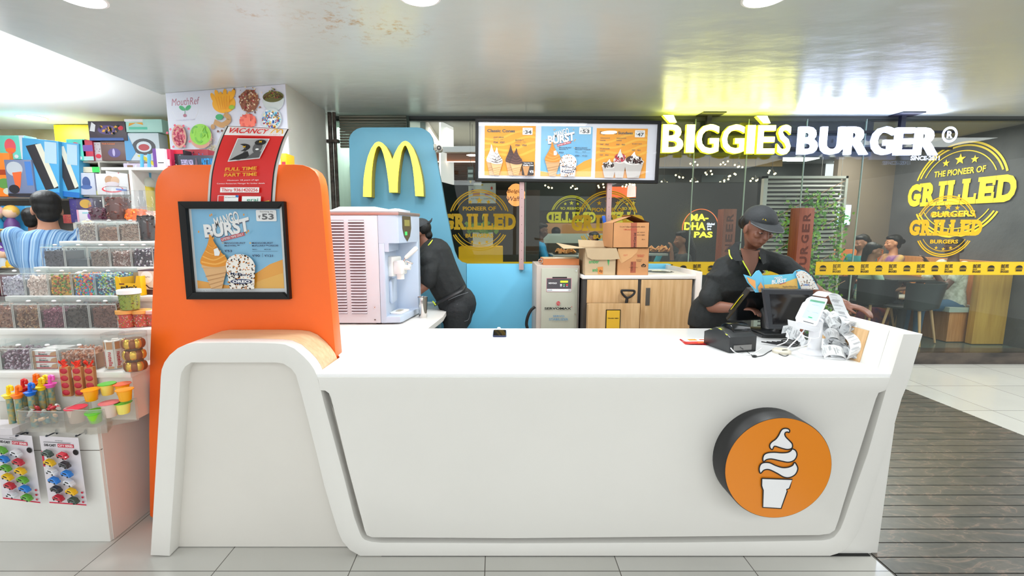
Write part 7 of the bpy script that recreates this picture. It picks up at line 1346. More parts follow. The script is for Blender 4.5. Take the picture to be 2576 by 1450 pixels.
# left end: lit poster, wood slat soffit, notice, counter, waffle sign
t = thing('lit_poster', 'tall white poster of two sketched figures in the restaurant entrance', 'poster', at(1125, 465, Y=5.55)); P4 = [at(1104, 456, Y=5.45), at(1138, 465, Y=5.75), at(1136, 320, Y=5.75), at(1104, 303, Y=5.45)]
b = MB(); b.add(P4 + [p + V((.02, .02, 0)) for p in P4], [(0, 1, 2, 3), (7, 6, 5, 4), (0, 4, 5, 1), (2, 6, 7, 3), (1, 5, 6, 2)], mat('poster_lit', (250, 246, 246), .4, emit=.5)); b.build('sheet', t)
A = Art(); A.fn = lambda v: P4[0].lerp(P4[1], v.x).lerp(P4[3].lerp(P4[2], v.x), v.z) + V((.91, -.41, 0)) * (.004 - v.y); FG = mat('fig_dark', (46, 42, 44), .5); FY = mat('fig_yellow', (240, 214, 90), .5); FS = mat('fig_skin', (216, 150, 130), .5)
A.ell(.35, .52, .07, .035, FS); A.poly([(.25, .28), (.5, .28), (.48, .5), (.28, .5)], FY); A.poly([(.3, .12), (.38, .12), (.42, .3), (.3, .3)], FS); A.ell(.7, .5, .07, .035, FG); A.poly([(.58, .26), (.85, .26), (.82, .47), (.6, .47)], FG); A.poly([(.62, .1), (.7, .1), (.74, .28), (.62, .28)], FG); A.poly([(.76, .1), (.84, .1), (.82, .28), (.74, .28)], FG); A.line([(.2, .42), (.5, .46), (.85, .43)], .03, FG); A.build('print', t)
b = MB(); WS = mat('slat_wood', (150, 96, 70), .5)
for k in range(12): b.bx(-.78, .55, 5.6 + k * .2, 5.66 + k * .2, 2.34, 2.44, WS)
b.bx(-.8, .57, 5.5, 8.0, 2.44, 2.5, mat('slat_top', (150, 146, 140), .6)); b.build('slatted_soffit', label='hanging soffit of wooden slats inside the restaurant entrance', cat='soffit')
b = MB(); b.bx(-.78, .5, 5.58, 5.6, 2.335, 2.345, mat('led_strip', (255, 220, 190), .4, emit=4)); b.build('led_strip', label='thin lit strip along the front of the slatted soffit', cat='light')
for k in range(8): 
    pass
YQ = 5.6
def Wp(x, y, Y=YQ): return at(1160 + x / 4.531, 280 + y / 4.531, Y=Y)
b = MB(); a, c = Wp(85, 1050), Wp(395, 820); b.bx(a.x, c.x, YQ, YQ + .01, a.z, c.z, mat('notice_white', (236, 228, 222), .4)); A = Art(Matrix.Translation((a.x, YQ - .001, a.z))); w_, h_ = c.x - a.x, c.z - a.z
A.txt('BULK ORDERS', w_ * .1, h_ * .2, w_ * .42, h_ * .26, GREYT, 0); A.txt('CELEBRATIONS', w_ * .55, h_ * .2, w_ * .92, h_ * .26, GREYT, 0); A.rect(w_ * .16, h_ * .35, w_ * .42, h_ * .6, mat('not_or', (230, 140, 90), .5)); A.ell(w_ * .15, h_ * .6, w_ * .05, h_ * .12, Mp if 0 else mat('not_pu', (130, 90, 170), .5)); A.rect(w_ * .6, h_ * .4, w_ * .9, h_ * .55, mat('not_pk', (230, 150, 170), .5)); A.ell(w_ * .85, h_ * .75, w_ * .04, h_ * .08, mat('not_rd', (220, 80, 60), .5)); A.rect(w_ * .46, h_ * .88, w_ * .54, h_ * .94, YEL)
def hang(t, x, y, z, zt=2.775, m=None): b = MB(); b.cyl((x, y, z), (x, y, zt), .003, mat('cord_grey', (90, 90, 88), .5), n=5); b.build('cord', t)
t = thing('notice_sheet', 'white notice with small balloons above the left yellow badge', 'notice', a); b.build('sheet', t); A.build('print', t); hang(t, a.x + .05, YQ + .005, c.z); hang(t, c.x - .05, YQ + .005, c.z)
b = MB(); t = thing('hanging_tag', 'dark hanging sign with white lines and a yellow arrow beside the menu board', 'sign', at(1183, 460, Y=5.4)); q0, q1 = at(1176, 468, Y=5.4), at(1191, 420, Y=5.4); b.bx(q0.x, q1.x, 5.4, 5.41, q0.z, q1.z, mat('tag_grey', (86, 84, 78), .5)); b.build('board', t)
A = Art(Matrix.Translation((q0.x, 5.399, q0.z))); w_, h_ = q1.x - q0.x, q1.z - q0.z; A.rect(.1 * w_, .45 * h_, .9 * w_, .6 * h_, LGREY); A.rect(.1 * w_, .7 * h_, .9 * w_, .85 * h_, LGREY); A.poly([(.3 * w_, .28 * h_), (.7 * w_, .28 * h_), (.5 * w_, .1 * h_)], YEL); A.build('print', t); hang(t, (q0.x + q1.x) / 2, 5.405, q1.z)
t = thing('waffle_sign', 'glowing orange Belgian Waffle sign beside the first menu post', 'sign', Wp(625, 1090, 6.2)); a, c = Wp(515, 1080, 6.2), Wp(735, 830, 6.2); A = Art(Matrix.Translation((a.x, 6.2, a.z))); w_, h_ = c.x - a.x, c.z - a.z
A.poly([(w_ * (.5 + (.5 if k % 2 else .46) * cos(a_) * (1 if abs(cos(a_)) > .3 else 1)), h_ * (.5 + .52 * sin(a_))) for k, a_ in enumerate([j * 2 * pi / 28 for j in range(28)])], mat('waffle_orange', (250, 160, 90), .5, emit=1.1)); A.txt('Belgian', w_ * .06, h_ * .55, w_ * .92, h_ * .76, mat('waffle_brown', (110, 50, 30), .5), .005, .2); A.txt('Waffle', w_ * .06, h_ * .22, w_ * .9, h_ * .44, mat('waffle_brown', (110, 50, 30), .5), .005, .2); A.build('face', t); hang(t, a.x + w_ / 2, 6.205, c.z)
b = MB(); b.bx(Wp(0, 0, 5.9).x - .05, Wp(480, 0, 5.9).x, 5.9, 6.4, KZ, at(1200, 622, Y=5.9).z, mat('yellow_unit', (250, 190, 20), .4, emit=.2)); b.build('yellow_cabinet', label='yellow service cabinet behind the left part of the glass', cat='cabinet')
t = thing('planter', 'white planter with green leaves behind the left badge', 'planter', at(1210, 620, Y=6.1)); a, c = at(1190, 620, Y=6.1), at(1240, 585, Y=6.1); b = MB(); b.bx(a.x, c.x, 6.05, 6.2, a.z, c.z, LGREY); b.build('pot', t); b = MB()
for _ in range(70): p = V((rv.uniform(a.x - .08, c.x + .05), rv.uniform(6.0, 6.15), c.z + rv.uniform(-.03, .10))); r_ = .03; b.add([p, p + V((r_, 0, r_)), p + V((0, .01, r_ * 2)), p + V((-r_, 0, r_))], [(0, 1, 2, 3)], rv.choice(GL), Matrix.Identity(4))
b.build('leaves', t)
b = MB(); b.bx(-.2, .62, 6.7, 6.75, KZ, 2.1, mat('menu_wall', (60, 52, 48), .6)); b.build('dark_menu_wall', label='dark brown wall panel behind the yellow cabinet', cat='partition')
# orange banquette, frosted screen, tables
ORW = mat('peach_wall', (214, 160, 112), .5); a, c = at(1275, 660, Y=8.3), at(1640, 562, Y=8.3); b = MB(); b.bx(a.x, c.x, 8.3, 8.4, KZ, c.z, ORW); b.build('banquette', label='peach coloured high banquette at the back of the restaurant', cat='bench')
a, c = at(1275, 612, Y=7.9), at(1840, 588, Y=7.9); b = MB(); b.bx(a.x, c.x, 7.9, 7.92, a.z, c.z, mat('frosted_band', (190, 204, 198), .4)); b.bx(a.x, c.x, 7.9, 7.92, KZ, a.z, mat('under_band', (70, 70, 68), .6)); b.build('frosted_screen', label='low frosted glass divider across the back of the restaurant', cat='divider')
TBL = mat('table_dark', (56, 54, 52), .4); TGR = mat('table_grey', (176, 178, 178), .35)
def table(x0, x1, y0, y1, z, lab, m=TBL): t = thing('cafe_table', lab, 'table', ((x0 + x1) / 2, (y0 + y1) / 2, KZ), 'tables in the restaurant'); b = MB(); b.bx(x0, x1, y0, y1, z - .03, z, m, bev=.004); b.build('tabletop', t); b = MB(); xm, ym = (x0 + x1) / 2, (y0 + y1) / 2; b.cyl((xm, ym, KZ + .02), (xm, ym, z - .03), .035, TBL); b.bx(xm - .22, xm + .22, ym - .22, ym + .22, KZ, KZ + .02, TBL); b.build('pedestal', t)
def food(px, py, Y, z, lab): c = at(px, py, Y=Y); t = thing('food_tray', lab, 'tray', (c.x, Y, z), 'trays of food on the tables'); b = MB(); b.bx(c.x - .18, c.x + .18, Y - .12, Y + .12, z + .001, z + .015, BLACK, bev=.004); b.build('tray', t); b = MB(); rf = random.Random(px); [b.box((c.x + rf.uniform(-.13, .13), Y + rf.uniform(-.08, .08), z + .02 + rf.random() * .05), (.05, .02, .06), mat('fries', (226, 160, 100), .6), (rf.random() * 3, rf.random() * 3, 0)) for _ in range(26)]; b.build('fries', t)
zt1 = at(1420, 640, Y=7.0).z; table(at(1395, 0, Y=7).x, at(1500, 0, Y=7).x, 6.7, 7.4, zt1, 'high grey table between the man in blue and the child', TGR); food(1422, 638, 7.0, zt1, 'tray of fried food in front of the man in the blue shirt')
zt2 = at(1665, 636, Y=6.2).z; table(at(1630, 0, Y=6.2).x, at(1694, 0, Y=6.2).x, 5.95, 6.5, zt2, 'high grey table in front of the woman with long hair', TGR); food(1662, 634, 6.15, zt2, 'tray of fries in front of the woman with long hair')
zt3 = at(2360, 700, Y=5.95).z; table(at(2290, 0, Y=5.95).x, at(2432, 0, Y=5.95).x, 5.75, 6.4, zt3, 'black cafe table in front of the person in the patterned shirt'); table(at(2080, 0, Y=6.6).x, at(2185, 0, Y=6.6).x, 6.4, 7.0, at(2120, 668, Y=6.6).z, 'dark cafe table between the women by the screen')
# bench along the right wall
BW_ = mat('bench_wood', (206, 140, 84), .45, rgb2=(186, 120, 66), nscale=4, stretch=(8, 8, .8)); BY = mat('bench_end_wood', (206, 158, 72), .45, rgb2=(186, 136, 56), nscale=3, stretch=(8, 8, .6))
zb_t = at(2554, 661, Y=5.5).z; t = thing('wall_bench', 'long wooden bench with a high slatted back along the dark side wall', 'bench', (6.0, 6.5, KZ))
xa_ = at(2462, 700, Y=5.5).x; b = MB(); b.bx(xa_, 6.245, 5.48, 5.56, KZ, zb_t, BY); b.build('end_panel', t); b = MB(); b.bx(6.08, 6.245, 5.56, 7.1, KZ, zb_t, BW_); b.build('backrest', t); b = MB(); b.bx(5.62, 6.08, 5.57, 7.1, KZ + .38, KZ + .44, mat('bench_cushion', (170, 176, 166), .6)); b.build('seat', t); b = MB(); b.bx(5.66, 6.07, 5.60, 7.08, KZ, KZ + .378, BW_); b.build('base', t)
xb0 = at(2252, 650, Y=7.3).x; b = MB(); b.bx(at(2128, 0, Y=7.15).x, 6.06, 7.15, 7.25, KZ, at(2200, 628, Y=7.15).z, mat('bench_orange', (214, 124, 70), .5)); b.build('orange_bench', label='orange wooden bench back behind the women by the taupe wall', cat='bench')
# shell chairs
CH = mat('chair_black', (40, 44, 46), .45); CL = mat('chair_leg', (206, 160, 116), .5)
def chair(x, y, rz, lab):
    t = thing('shell_chair', lab, 'chair', (x, y, KZ), 'black shell chairs with wooden legs', rz); b = MB(); b.prism(rrect(-.22, -.21, .22, .21, .08), .43, .455, CH, 'Z', bev=.006); b.build('seat', t, local=True)
    b = MB(); n = 14; vs = []
    for k in range(n + 1): a = -.2 + (pi + .4) * k / n; vs += [V((.235 * cos(a), .06 + .19 * sin(a), .455)), V((.27 * cos(a), .08 + .22 * sin(a), .455 + .31 + .0 * sin(a)))]
    vo = [v + V((0, .012, 0)) if 0 else V((v.x * 1.06, v.y * 1.06, v.z)) for v in vs]; N_ = len(vs); b.add(vs + vo, [(2 * k, 2 * k + 1, 2 * k + 3, 2 * k + 2) for k in range(n)] + [(N_ + 2 * k, N_ + 2 * k + 2, N_ + 2 * k + 3, N_ + 2 * k + 1) for k in range(n)] + [(2 * k + 1, N_ + 2 * k + 1, N_ + 2 * k + 3, 2 * k + 3) for k in range(n)], CH, smooth=True); b.build('backrest', t, local=True)
    for sx in (-1, 1):
        for sy in (-1, 1): b = MB(); b.cyl((sx * .16, sy * .15, .43), (sx * .22, sy * .21, .0), .017, CL, r1=.011, n=10); b.build('leg', t, local=True)
    return t
c = at(2275, 850, Z=KZ); chair(at(2285, 800, Y=5.62).x, 5.62, pi + .5, 'black shell chair with pale wooden legs nearest the glass'); chair(at(2182, 800, Y=6.05).x, 6.05, pi + .2, 'black shell chair with the girl in stripes sitting on it'); chair(at(2075, 800, Y=6.5).x, 6.5, pi, 'black shell chair behind the carved post')
b = MB(); c = at(2195, 790, Y=6.35); b.sph((c.x, 6.35, KZ + .16), (.22, .13, .16), mat('printed_bag', (196, 90, 90), .6, rgb2=(90, 50, 120), nscale=9), 16); b.build('printed_bag', label='colourful printed bag on the floor beside the chairs', cat='bag')
# screens, lamps
a, c = at(2108, 566, Y=7.28), at(2142, 516, Y=7.28); t = thing('wall_screen', 'small pale blue lit screen on the taupe wall', 'screen', a); b = MB(); b.bx(a.x, c.x, 7.28, 7.32, a.z, c.z, mat('screen_blue', (170, 210, 240), .4, emit=1.3)); b.build('panel', t); A = Art(Matrix.Translation((a.x, 7.279, a.z))); w_, h_ = c.x - a.x, c.z - a.z; A.ell(w_ * .55, h_ * .38, w_ * .42, h_ * .12, mat('scr_green', (60, 140, 70), .4, emit=.3)); A.txt('safal', w_ * .2, h_ * .33, w_ * .9, h_ * .43, PW, .02); A.build('print', t)
A = Art(Matrix.Translation((0, 7.3, 0)), flip=False); a, c = at(2052, 502, Y=6.6), at(2122, 480, Y=6.6); A.M = Matrix.Translation((a.x + c.x, 6.6, 0)); A.flip = True; A.txt('safal', a.x, a.z, c.x, c.z, NEW, .035); t = thing('sign_reflection', 'reflection of a white sign, built as glowing backward letters above the louvred screen', 'sign', ((a.x + c.x) / 2, 6.6, a.z)); A.build('lettering', t); hang(t, a.x + .05, 6.6, a.z); hang(t, c.x - .05, 6.6, a.z)  # a sign's reflection in the glass, modelled as glowing letters on added cords
BULB = mat('bulb_warm', (255, 226, 150), .4, emit=14); WIREM = mat('pendant_wire', (60, 56, 50), .5)
for k, (px, py, Y) in enumerate(((1380, 470, 7.6), (1444, 472, 7.6), (1512, 468, 7.5), (1575, 466, 7.4), (1600, 462, 7.8), (1670, 460, 7), (1709, 444, 7.4), (1746, 455, 7), (1783, 435, 7.2), (1822, 455, 7), (1842, 440, 7.2), (1898, 452, 6.8), (1858, 418, 7.3), (1942, 434, 6.8), (1746, 412, 7.5), (1822, 410, 7.6), (1648, 430, 7.8))):
    c = at(px, py, Y=Y); t = thing('pendant_lamp', 'small cluster pendant lamp of bare bulbs hanging in the restaurant', 'pendant lamp', (c.x, Y, c.z), 'bare bulb pendants in the restaurant'); b = MB(); b.cyl((c.x, Y, c.z + .05), (c.x, Y, 2.775), .003, WIREM, n=5); b.build('cord', t)
    for j in range(4): a = j * 1.57 + k; q = V((c.x + .055 * cos(a), Y + .05 * sin(a), c.z + .02 * (j % 3) - .02)); b = MB(); b.cyl((c.x, Y, c.z + .06), q, .004, WIREM, n=5); b.sph(q, .013, BULB, 8); b.build('bulb', t)
for k, (px, py) in enumerate(((1692, 452), (1840, 463), (1990, 430), (2030, 445), (2115, 430), (2130, 448), (1560, 452), (1650, 470), (1420, 455))):
    c = at(px, py, Z=2.775); downlight(c.x, min(max(c.y, 5.6), 8.6), 2.78, 'small flat round downlight in the restaurant ceiling', .085, LENSR)
for k, (x0, x1, y) in enumerate(((1955, 2035, 397), (2010, 2060, 417))): a = at(x0, y, Z=2.775); b = MB(); yy = min(a.y, 8.2); b.bx(a.x * yy / a.y, at(x1, y, Z=2.775).x * yy / a.y, yy, yy + .35, 2.765, 2.779, mat('panel_lamp', (240, 250, 246), .4, emit=5)); b.build('panel_light', label=['larger square panel lamp in the restaurant ceiling', 'smaller square panel lamp behind the larger one'][k], cat='ceiling light')
b = MB(); a, c = at(1640, 420, Y=8.0), at(1965, 398, Y=8.0); b.bx(a.x, c.x, 7.95, 8.0, a.z, 2.78, mat('tan_bulkhead', (150, 120, 60), .5)); b.build('tan_bulkhead', label='tan bulkhead across the restaurant ceiling', cat='bulkhead')
for k, (x0, x1) in enumerate(((1300, 1500), (1560, 1700), (1760, 1830))): a, c = at(x0, 530, Y=8.93), at(x1, 440, Y=8.93); b = MB(); b.bx(a.x, c.x, 8.93, 8.945, a.z, c.z, mat('far_shutter', (70, 78, 80), .5)); b.build('far_shutter', label=['grey shop shutter far behind the left mirrored badge', 'grey shop shutter far behind the right mirrored badge', 'grey shop shutter far behind the neon sign'][k], cat='shutter')
a, c = at(1525, 497, Y=8.6), at(1632, 470, Y=8.6); b = MB(); b.bx(a.x, c.x, 8.6, 8.62, a.z, c.z, mat('orange_awning', (250, 96, 30), .5, emit=.9)); b.build('orange_awning', label='bright orange shop awning far behind the glass', cat='awning')
for k, px in enumerate((1588, 1620)): c = at(px, 495, Y=8.5); b = MB(); b.lathe([(.001, .26), (.07, .2), (.08, 0), (.075, 0)], mat('lamp_white', (240, 220, 214), .5, emit=.8), Matrix.Translation((c.x, 8.5, c.z)), 16, caps=False); b.cyl((c.x, 8.5, c.z + .25), (c.x, 8.5, 2.775), .004, WIREM, n=5); b.build('shade_lamp', label=['left white shaded lamp in front of the orange awning', 'right white shaded lamp in front of the orange awning'][k], cat='lamp')
c = at(1665, 582, Y=7.85); b = MB(); b.lathe([(.03, 0), (.05, .09), (.001, .09)], mat('sconce', (240, 150, 90), .4, emit=2), Matrix.Translation((c.x, 7.85, c.z)), 12); b.build('wall_sconce', label='small glowing sconce behind the man in the teal polo', cat='lamp')
# kitchen seen through the left glass
HD = mat('hood_steel', (176, 190, 182), .35, .5); HW = mat('hood_white', (226, 234, 228), .4)
a, c = at(816, 400, Y=6.2), at(900, 373, Y=6.2); b = MB(); b.bx(-1.84, -.88, 5.9, 6.58, at(850, 420, Y=6.0).z, at(850, 375, Y=6.0).z, HD); b.bx(-1.84, -.88, 5.85, 6.58, at(850, 424, Y=6.0).z, at(850, 420, Y=6.0).z - .001, HW); b.build('kitchen_hood', label='steel extractor hood in the kitchen behind the orange partition', cat='hood')
b = MB(); b.prism([(5.95, 1.76), (6.55, 1.80), (6.55, 1.9), (5.95, 1.86)], -1.84, -.9, HW, 'X'); b.bx(-1.84, -.9, 6.0, 6.55, KZ, 1.05, HD); b.build('kitchen_shelf', label='white sloping shelf and steel bench in the kitchen', cat='shelf')
for k in range(3): c = at(850 + 8 * k, 512 - 0 * k, Y=5.9); b = MB(); b.bx(c.x - .02, c.x + .1, 5.9, 6.0, 1.66 + k * .035, 1.69 + k * .035, [HW, mat('food_pan', (196, 196, 150), .5), HW][k]); b.build('food_container', label=['bottom', 'middle', 'top'][k] + ' flat food container stacked in the kitchen', cat='container')
b = MB(); b.bx(-1.84, -.9, 5.9, 6.2, 1.63, 1.655, HD); b.build('kitchen_ledge', label='thin steel ledge under the food containers', cat='shelf')
# ---------------------------------------------------------------- people
def head_parts(h, f, up, s=1.0, nose=1.0):
    """skull, jaw, nose, ears, lips around the centre h; f = facing, up = crown direction"""
    f = V(f).normalized(); up = (V(up) - f * V(up).dot(f)).normalized(); r = f.cross(up); B = Matrix((r, f, up)).transposed(); eu = B.to_euler()
    L = lambda x, y, z: V(h) + (r * x + f * y + up * z) * s
    E_ = lambda c, rad: ('ell', L(*c), tuple(q * s for q in rad), eu)
    P = [E_((0, -.012, .025), (.074, .092, .092)), E_((0, .02, -.03), (.060, .070, .078)), E_((0, .040, -.078), (.034, .036, .030)), E_((0, .012, -.055), (.052, .058, .050)),
         E_((0, .072, .018), (.050, .018, .014)), E_((0, .085, -.052), (.022, .012, .0065)), E_((0, .083, -.064), (.019, .012, .007)),
         ('limb', [(L(0, .082, .012), .008 * s), (L(0, .095, -.018), .0105 * s), (L(0, .102, -.030), .0125 * s * nose)]), E_((-.012, .090, -.032), (.008, .010, .007)), E_((.012, .090, -.032), (.008, .010, .007)),
         E_((-.036, .064, -.022), (.024, .022, .020)), E_((.036, .064, -.022), (.024, .022, .020)), E_((-.074, -.005, -.012), (.010, .020, .031)), E_((.074, -.005, -.012), (.010, .020, .031))]
    return P, L, E_, B
def eyes(h, f, up, par, s=1.0, down=.3, skm=None):
    _, L, _, B = head_parts(h, f, up, s); eu = B.to_euler()
    for k in (-1, 1):
        b = MB(); b.sph(L(k * .029, .0725, .004), .0135 * s, mat('eye_white', (196, 186, 180), .25), 14); q = L(k * .029, .0725, .004) + (B @ V((0, cos(down) * .011 * s, -sin(down) * .011 * s))); b.sph(q, .0062 * s, mat('eye_dark', (28, 18, 14), .15), 10); b.build('eye', par)
        b = MB(); b.sph(L(k * .029, .0720, .0060), (.0170 * s, .0160 * s, .0110 * s), skm or SKIN, 14, rot=eu); b.build('eyelid', par)
        b = MB(); b.tube([L(k * .012, .090, .026), L(k * .030, .089, .032), L(k * .048, .074, .027)], [.002 * s, .0032 * s, .0015 * s], HAIR, 6); b.build('eyebrow', par)
def hand_parts(wr, d, nrm, s=1.0, curl=.5, thumb=1):
    """palm, four unequal bent fingers and a thumb leaving the side of the palm"""
    d = V(d).normalized(); n = (V(nrm) - d * V(nrm).dot(d)).normalized(); sd = d.cross(n) * thumb; wr = V(wr); P = []
    q = lambda a, c, e: wr + (d * a + sd * c + n * e) * s
    for c in (-.028, -.010, .008, .026): P.append(('limb', [(q(.0, c * .55, 0), .013 * s), (q(.045, c * .9, 0), .0135 * s), (q(.080, c, 0), .0115 * s)]))
    for c, ln in ((-.029, .060), (-.010, .074), (.009, .080), (.027, .070)):
        a1 = curl * .5; a2 = curl * 1.2; a3 = curl * 1.8; p0 = q(.082, c, 0); p1 = p0 + (d * cos(a1) - n * sin(a1)) * ln * .42 * s; p2 = p1 + (d * cos(a2) - n * sin(a2)) * ln * .33 * s; p3 = p2 + (d * cos(a3) - n * sin(a3)) * ln * .25 * s
        P.append(('limb', [(p0, .0098 * s), (p1, .0088 * s), (p2, .0080 * s), (p3, .0070 * s)]))
    P.append(('limb', [(q(.012, .026, -.004), .013 * s), (q(.042, .048, -.012), .011 * s), (q(.066, .056, -.018), .009 * s), (q(.084, .055, -.024), .0078 * s)]))
    return P
def person(label, head, face, shirt, hip=None, hair='short', arms=(), sk=SKIN, s=1.0, tro=(50, 52, 60), voxel=.0085, facing=None, up=(0, 0, 1), legs=True, seated=True, shirtpat=None, name='person', group=None, sleeve=.55, nk=.165):
    """clothed figure: arms = [(shoulder side, elbow, wrist)]"""
    H = V(head); f = V(face).normalized(); bf = V(facing).normalized() if facing else V((f.x, f.y, 0)).normalized(); br = V((bf.y, -bf.x, 0))
    t = thing(name, label, 'person', (H.x, H.y, KZ if H.y > 5.1 else 0), group); P, L, E_, B = head_parts(H, f, up, s)
    neck = H - bf * .02 * s - V((0, 0, nk * s)); chest = H - bf * .03 * s - V((0, 0, .34 * s)); hp = V(hip) if hip else chest - V((0, 0, .34 * s)) - bf * .02; ang = math.atan2(br.y, br.x)
    P.append(('limb', [(H - bf * .015 * s - V((0, 0, .05 * s)), .052 * s), (neck + V((0, 0, .02)), .054 * s), (neck - V((0, 0, .05 * s)), .07 * s)]))
    def torso(e): return ('loft', [(neck + V((0, 0, -.015 * s)), .055 * s + e, .055 * s + e, ang), (neck + V((0, 0, -.045 * s)), .15 * s + e, .075 * s + e, ang), (neck + V((0, 0, -.09 * s)), .185 * s + e, .095 * s + e, ang), (chest, .175 * s + e, .115 * s + e, ang), (chest.lerp(hp, .6), .15 * s + e, .11 * s + e, ang), (hp, .165 * s + e, .125 * s + e, ang), (hp - V((0, 0, .06 * s)), .165 * s + e, .125 * s + e, ang)])
    P.append(torso(-.012)); shp = [torso(.004)]
    for sd, elb, wri in arms:
        sh = neck + br * sd * .175 * s - V((0, 0, .06 * s)); elb = V(elb); wri = V(wri); P.append(('limb', [(sh, .045 * s), (elb, .036 * s), (wri, .026 * s)])); P += hand_parts(wri, (wri - elb), (0, 0, 1), s * .95, .6, -sd)
        if sleeve <= 1: shp.append(('limb', [(sh, .064 * s), (sh.lerp(elb, sleeve), .058 * s)]))
        else: shp.append(('limb', [(sh, .064 * s), (elb, .050 * s), (elb.lerp(wri, sleeve - 1), .038 * s)]))
    lp = []
    if legs:
        for sd in (-1, 1):
            h0 = hp + br * sd * .085 * s - V((0, 0, .05))
            if seated: kn = h0 + bf * .42 * s + br * sd * .03 - V((0, 0, .02)); an = V((kn.x, kn.y, max(KZ + .08, kn.z - .44 * s)))
            else: kn = V((h0.x, h0.y, h0.z * .52)); an = V((h0.x, h0.y, .08))
            lp.append(('limb', [(h0, .088 * s), (kn, .060 * s), (an, .042 * s)])); P.append(('limb', [(an, .034 * s), (an + bf * .12 - V((0, 0, .05)), .028)])); P.append(('limb', [(h0, .06 * s), (kn, .045 * s), (an, .034 * s)]))
    bd = blob('body', P, sk, voxel, 3, t)
    sm = shirtpat or mat('cloth_%d_%d_%d' % shirt, shirt, .85, bump=.25, bscale=30); blob('shirt', shp, sm, voxel * 1.15, 3, t)
    if lp: blob('trousers', lp, mat('cloth_%d_%d_%d' % tro, tro, .85), voxel * 1.2, 3, t)
    hp_ = [E_((0, -.030, .052), (.083, .088, .080)), E_((0, -.045, .01), (.078, .068, .075))]
    if hair != 'none': hp_.append(E_((0, .010, .080), (.072, .078, .040)))
    if hair in ('short', 'bun'): hp_.append(E_((0, -.055, -.045), (.062, .045, .05)))
    if hair == 'bun': hp_ += [E_((0, -.12, .02), (.040, .040, .040))]
    if hair == 'long': hp_ += [('limb', [(L(0, -.06, .0), .075 * s), (L(0, -.10, -.14), .078 * s), (L(0, -.11, -.30), .06 * s), (L(0, -.10, -.42), .03 * s)])]
    if hair == 'side': hp_ += [('limb', [(L(-.03, -.06, .0), .07 * s), (L(-.05, -.05, -.14), .06 * s), (L(-.06, .0, -.26), .04 * s)])]
    if hair != 'none': blob('hair', hp_, HAIR, voxel, 2, t)
    return t, L, B
# ---- cashier behind the till
t, L, B = None, None, None
hd = at(1907, 574, Y=2.93); fdir = V((.10, -.88, -.33)); upv = V((.08, -.30, .94))
c_sh = at(1888, 648, Y=3.06); neck = V((c_sh.x, 3.04, c_sh.z + .05)); chest = V((1.60, 3.07, 1.20)); hips = V((1.545, 3.16, .95))
t = thing('person', 'cashier in black cap and black polo with lime collar edge looking down at the till', 'person', (1.55, 3.15, 0)); br = V((.985, .17, 0)); ang = math.atan2(br.y, br.x)
Ph, L, E_, B = head_parts(hd, fdir, upv, 1.04, 1.0)
RSH = at(1822, 672, Y=3.08); RE = at(1792, 772, Y=3.02); RW = at(1862, 776, Y=2.86); LSH = at(1972, 668, Y=2.99); LE = V((2.06, 2.86, 1.13)); LW = at(2118, 768, Y=2.60)
LW = V((LW.x - .02, 2.545, 1.122))
P = list(Ph) + [('limb', [(L(0, -.03, -.05), .050), (neck + V((0, 0, .03)), .050), (neck + V((0, .02, -.05)), .062)]), ('loft', [(neck, .05, .05, ang), (neck - V((0, 0, .05)), .10, .06, ang), (chest + V((0, 0, .06)), .14, .08, ang), (chest, .14, .085, ang), (hips + V((0, 0, .10)), .13, .09, ang), (hips, .16, .115, ang), (hips - V((0, 0, .12)), .165, .12, ang)]),
     ('limb', [(RSH, .045), (RE, .041), (RE.lerp(RW, .35), .039), (RW, .025)]), ('limb', [(LSH, .045), (LE, .038), (LE.lerp(LW, .35), .036), (LW, .024)])]
P += hand_parts(RW, RW - RE, (0, .2, 1), .9, .7, -1); P += hand_parts(LW, V((.45, -.85, -.16)), (0, 0, 1), .92, .45, 1)
for sd in (-1, 1): h0 = hips + br * sd * .09 - V((0, 0, .1)); P.append(('limb', [(h0, .075), (V((h0.x, h0.y + .01, .48)), .05), (V((h0.x, h0.y, .09)), .036), (V((h0.x, h0.y - .1, .04)), .03)]))
lipc = L(0, .088, -.058); lipm = mat('lips', (104, 56, 50), .4)
blob('body', P, SKIN, .0052, 3, t, matfn=[(lipm, lambda c: (B.transposed() @ (c + t.location - lipc)).x ** 2 / .022 ** 2 + (B.transposed() @ (c + t.location - lipc)).z ** 2 / .0095 ** 2 < 1 and (B.transposed() @ (c + t.location - lipc)).y > -.02)])
eyes(hd, fdir, upv, t, 1.04, .75)
POLO = mat('polo_black', (26, 29, 30), .8, bump=.6, bscale=11); LIME = mat('lime_piping', (206, 226, 60), .6)
tor = ('loft', [(neck + V((0, 0, -.0)), .075, .062, ang), (neck + V((0, 0, -.035)), .155, .082, ang), (neck + V((0, 0.005, -.08)), .185, .10, ang), (chest + V((0, 0, .04)), .182, .118, ang), (chest - V((0, 0, .06)), .172, .12, ang), (hips + V((0, 0, .08)), .172, .122, ang), (hips, .19, .135, ang), (hips - V((0, 0, .08)), .195, .14, ang)])
SE = at(1786, 748, Y=3.03); blob('polo_shirt', [tor, ('limb', [(RSH, .070), (RSH.lerp(SE, .5), .070), (SE, .073)]), ('limb', [(neck + V((0, .01, -.03)), .06), (RSH, .068)]), ('limb', [(neck + V((0, .01, -.03)), .06), (LSH, .066)]), ('limb', [(LSH, .064), (LSH.lerp(LE, .6), .060)])], POLO, .0065, 3, t)
blob('trousers', [('limb', [(hips + br * sd * .085 - V((0, 0, .06)), .10), (V((hips.x + sd * .09, hips.y, .48)), .068), (V((hips.x + sd * .09, hips.y, .10)), .052)]) for sd in (-1, 1)], BLACKM, .012, 3, t)
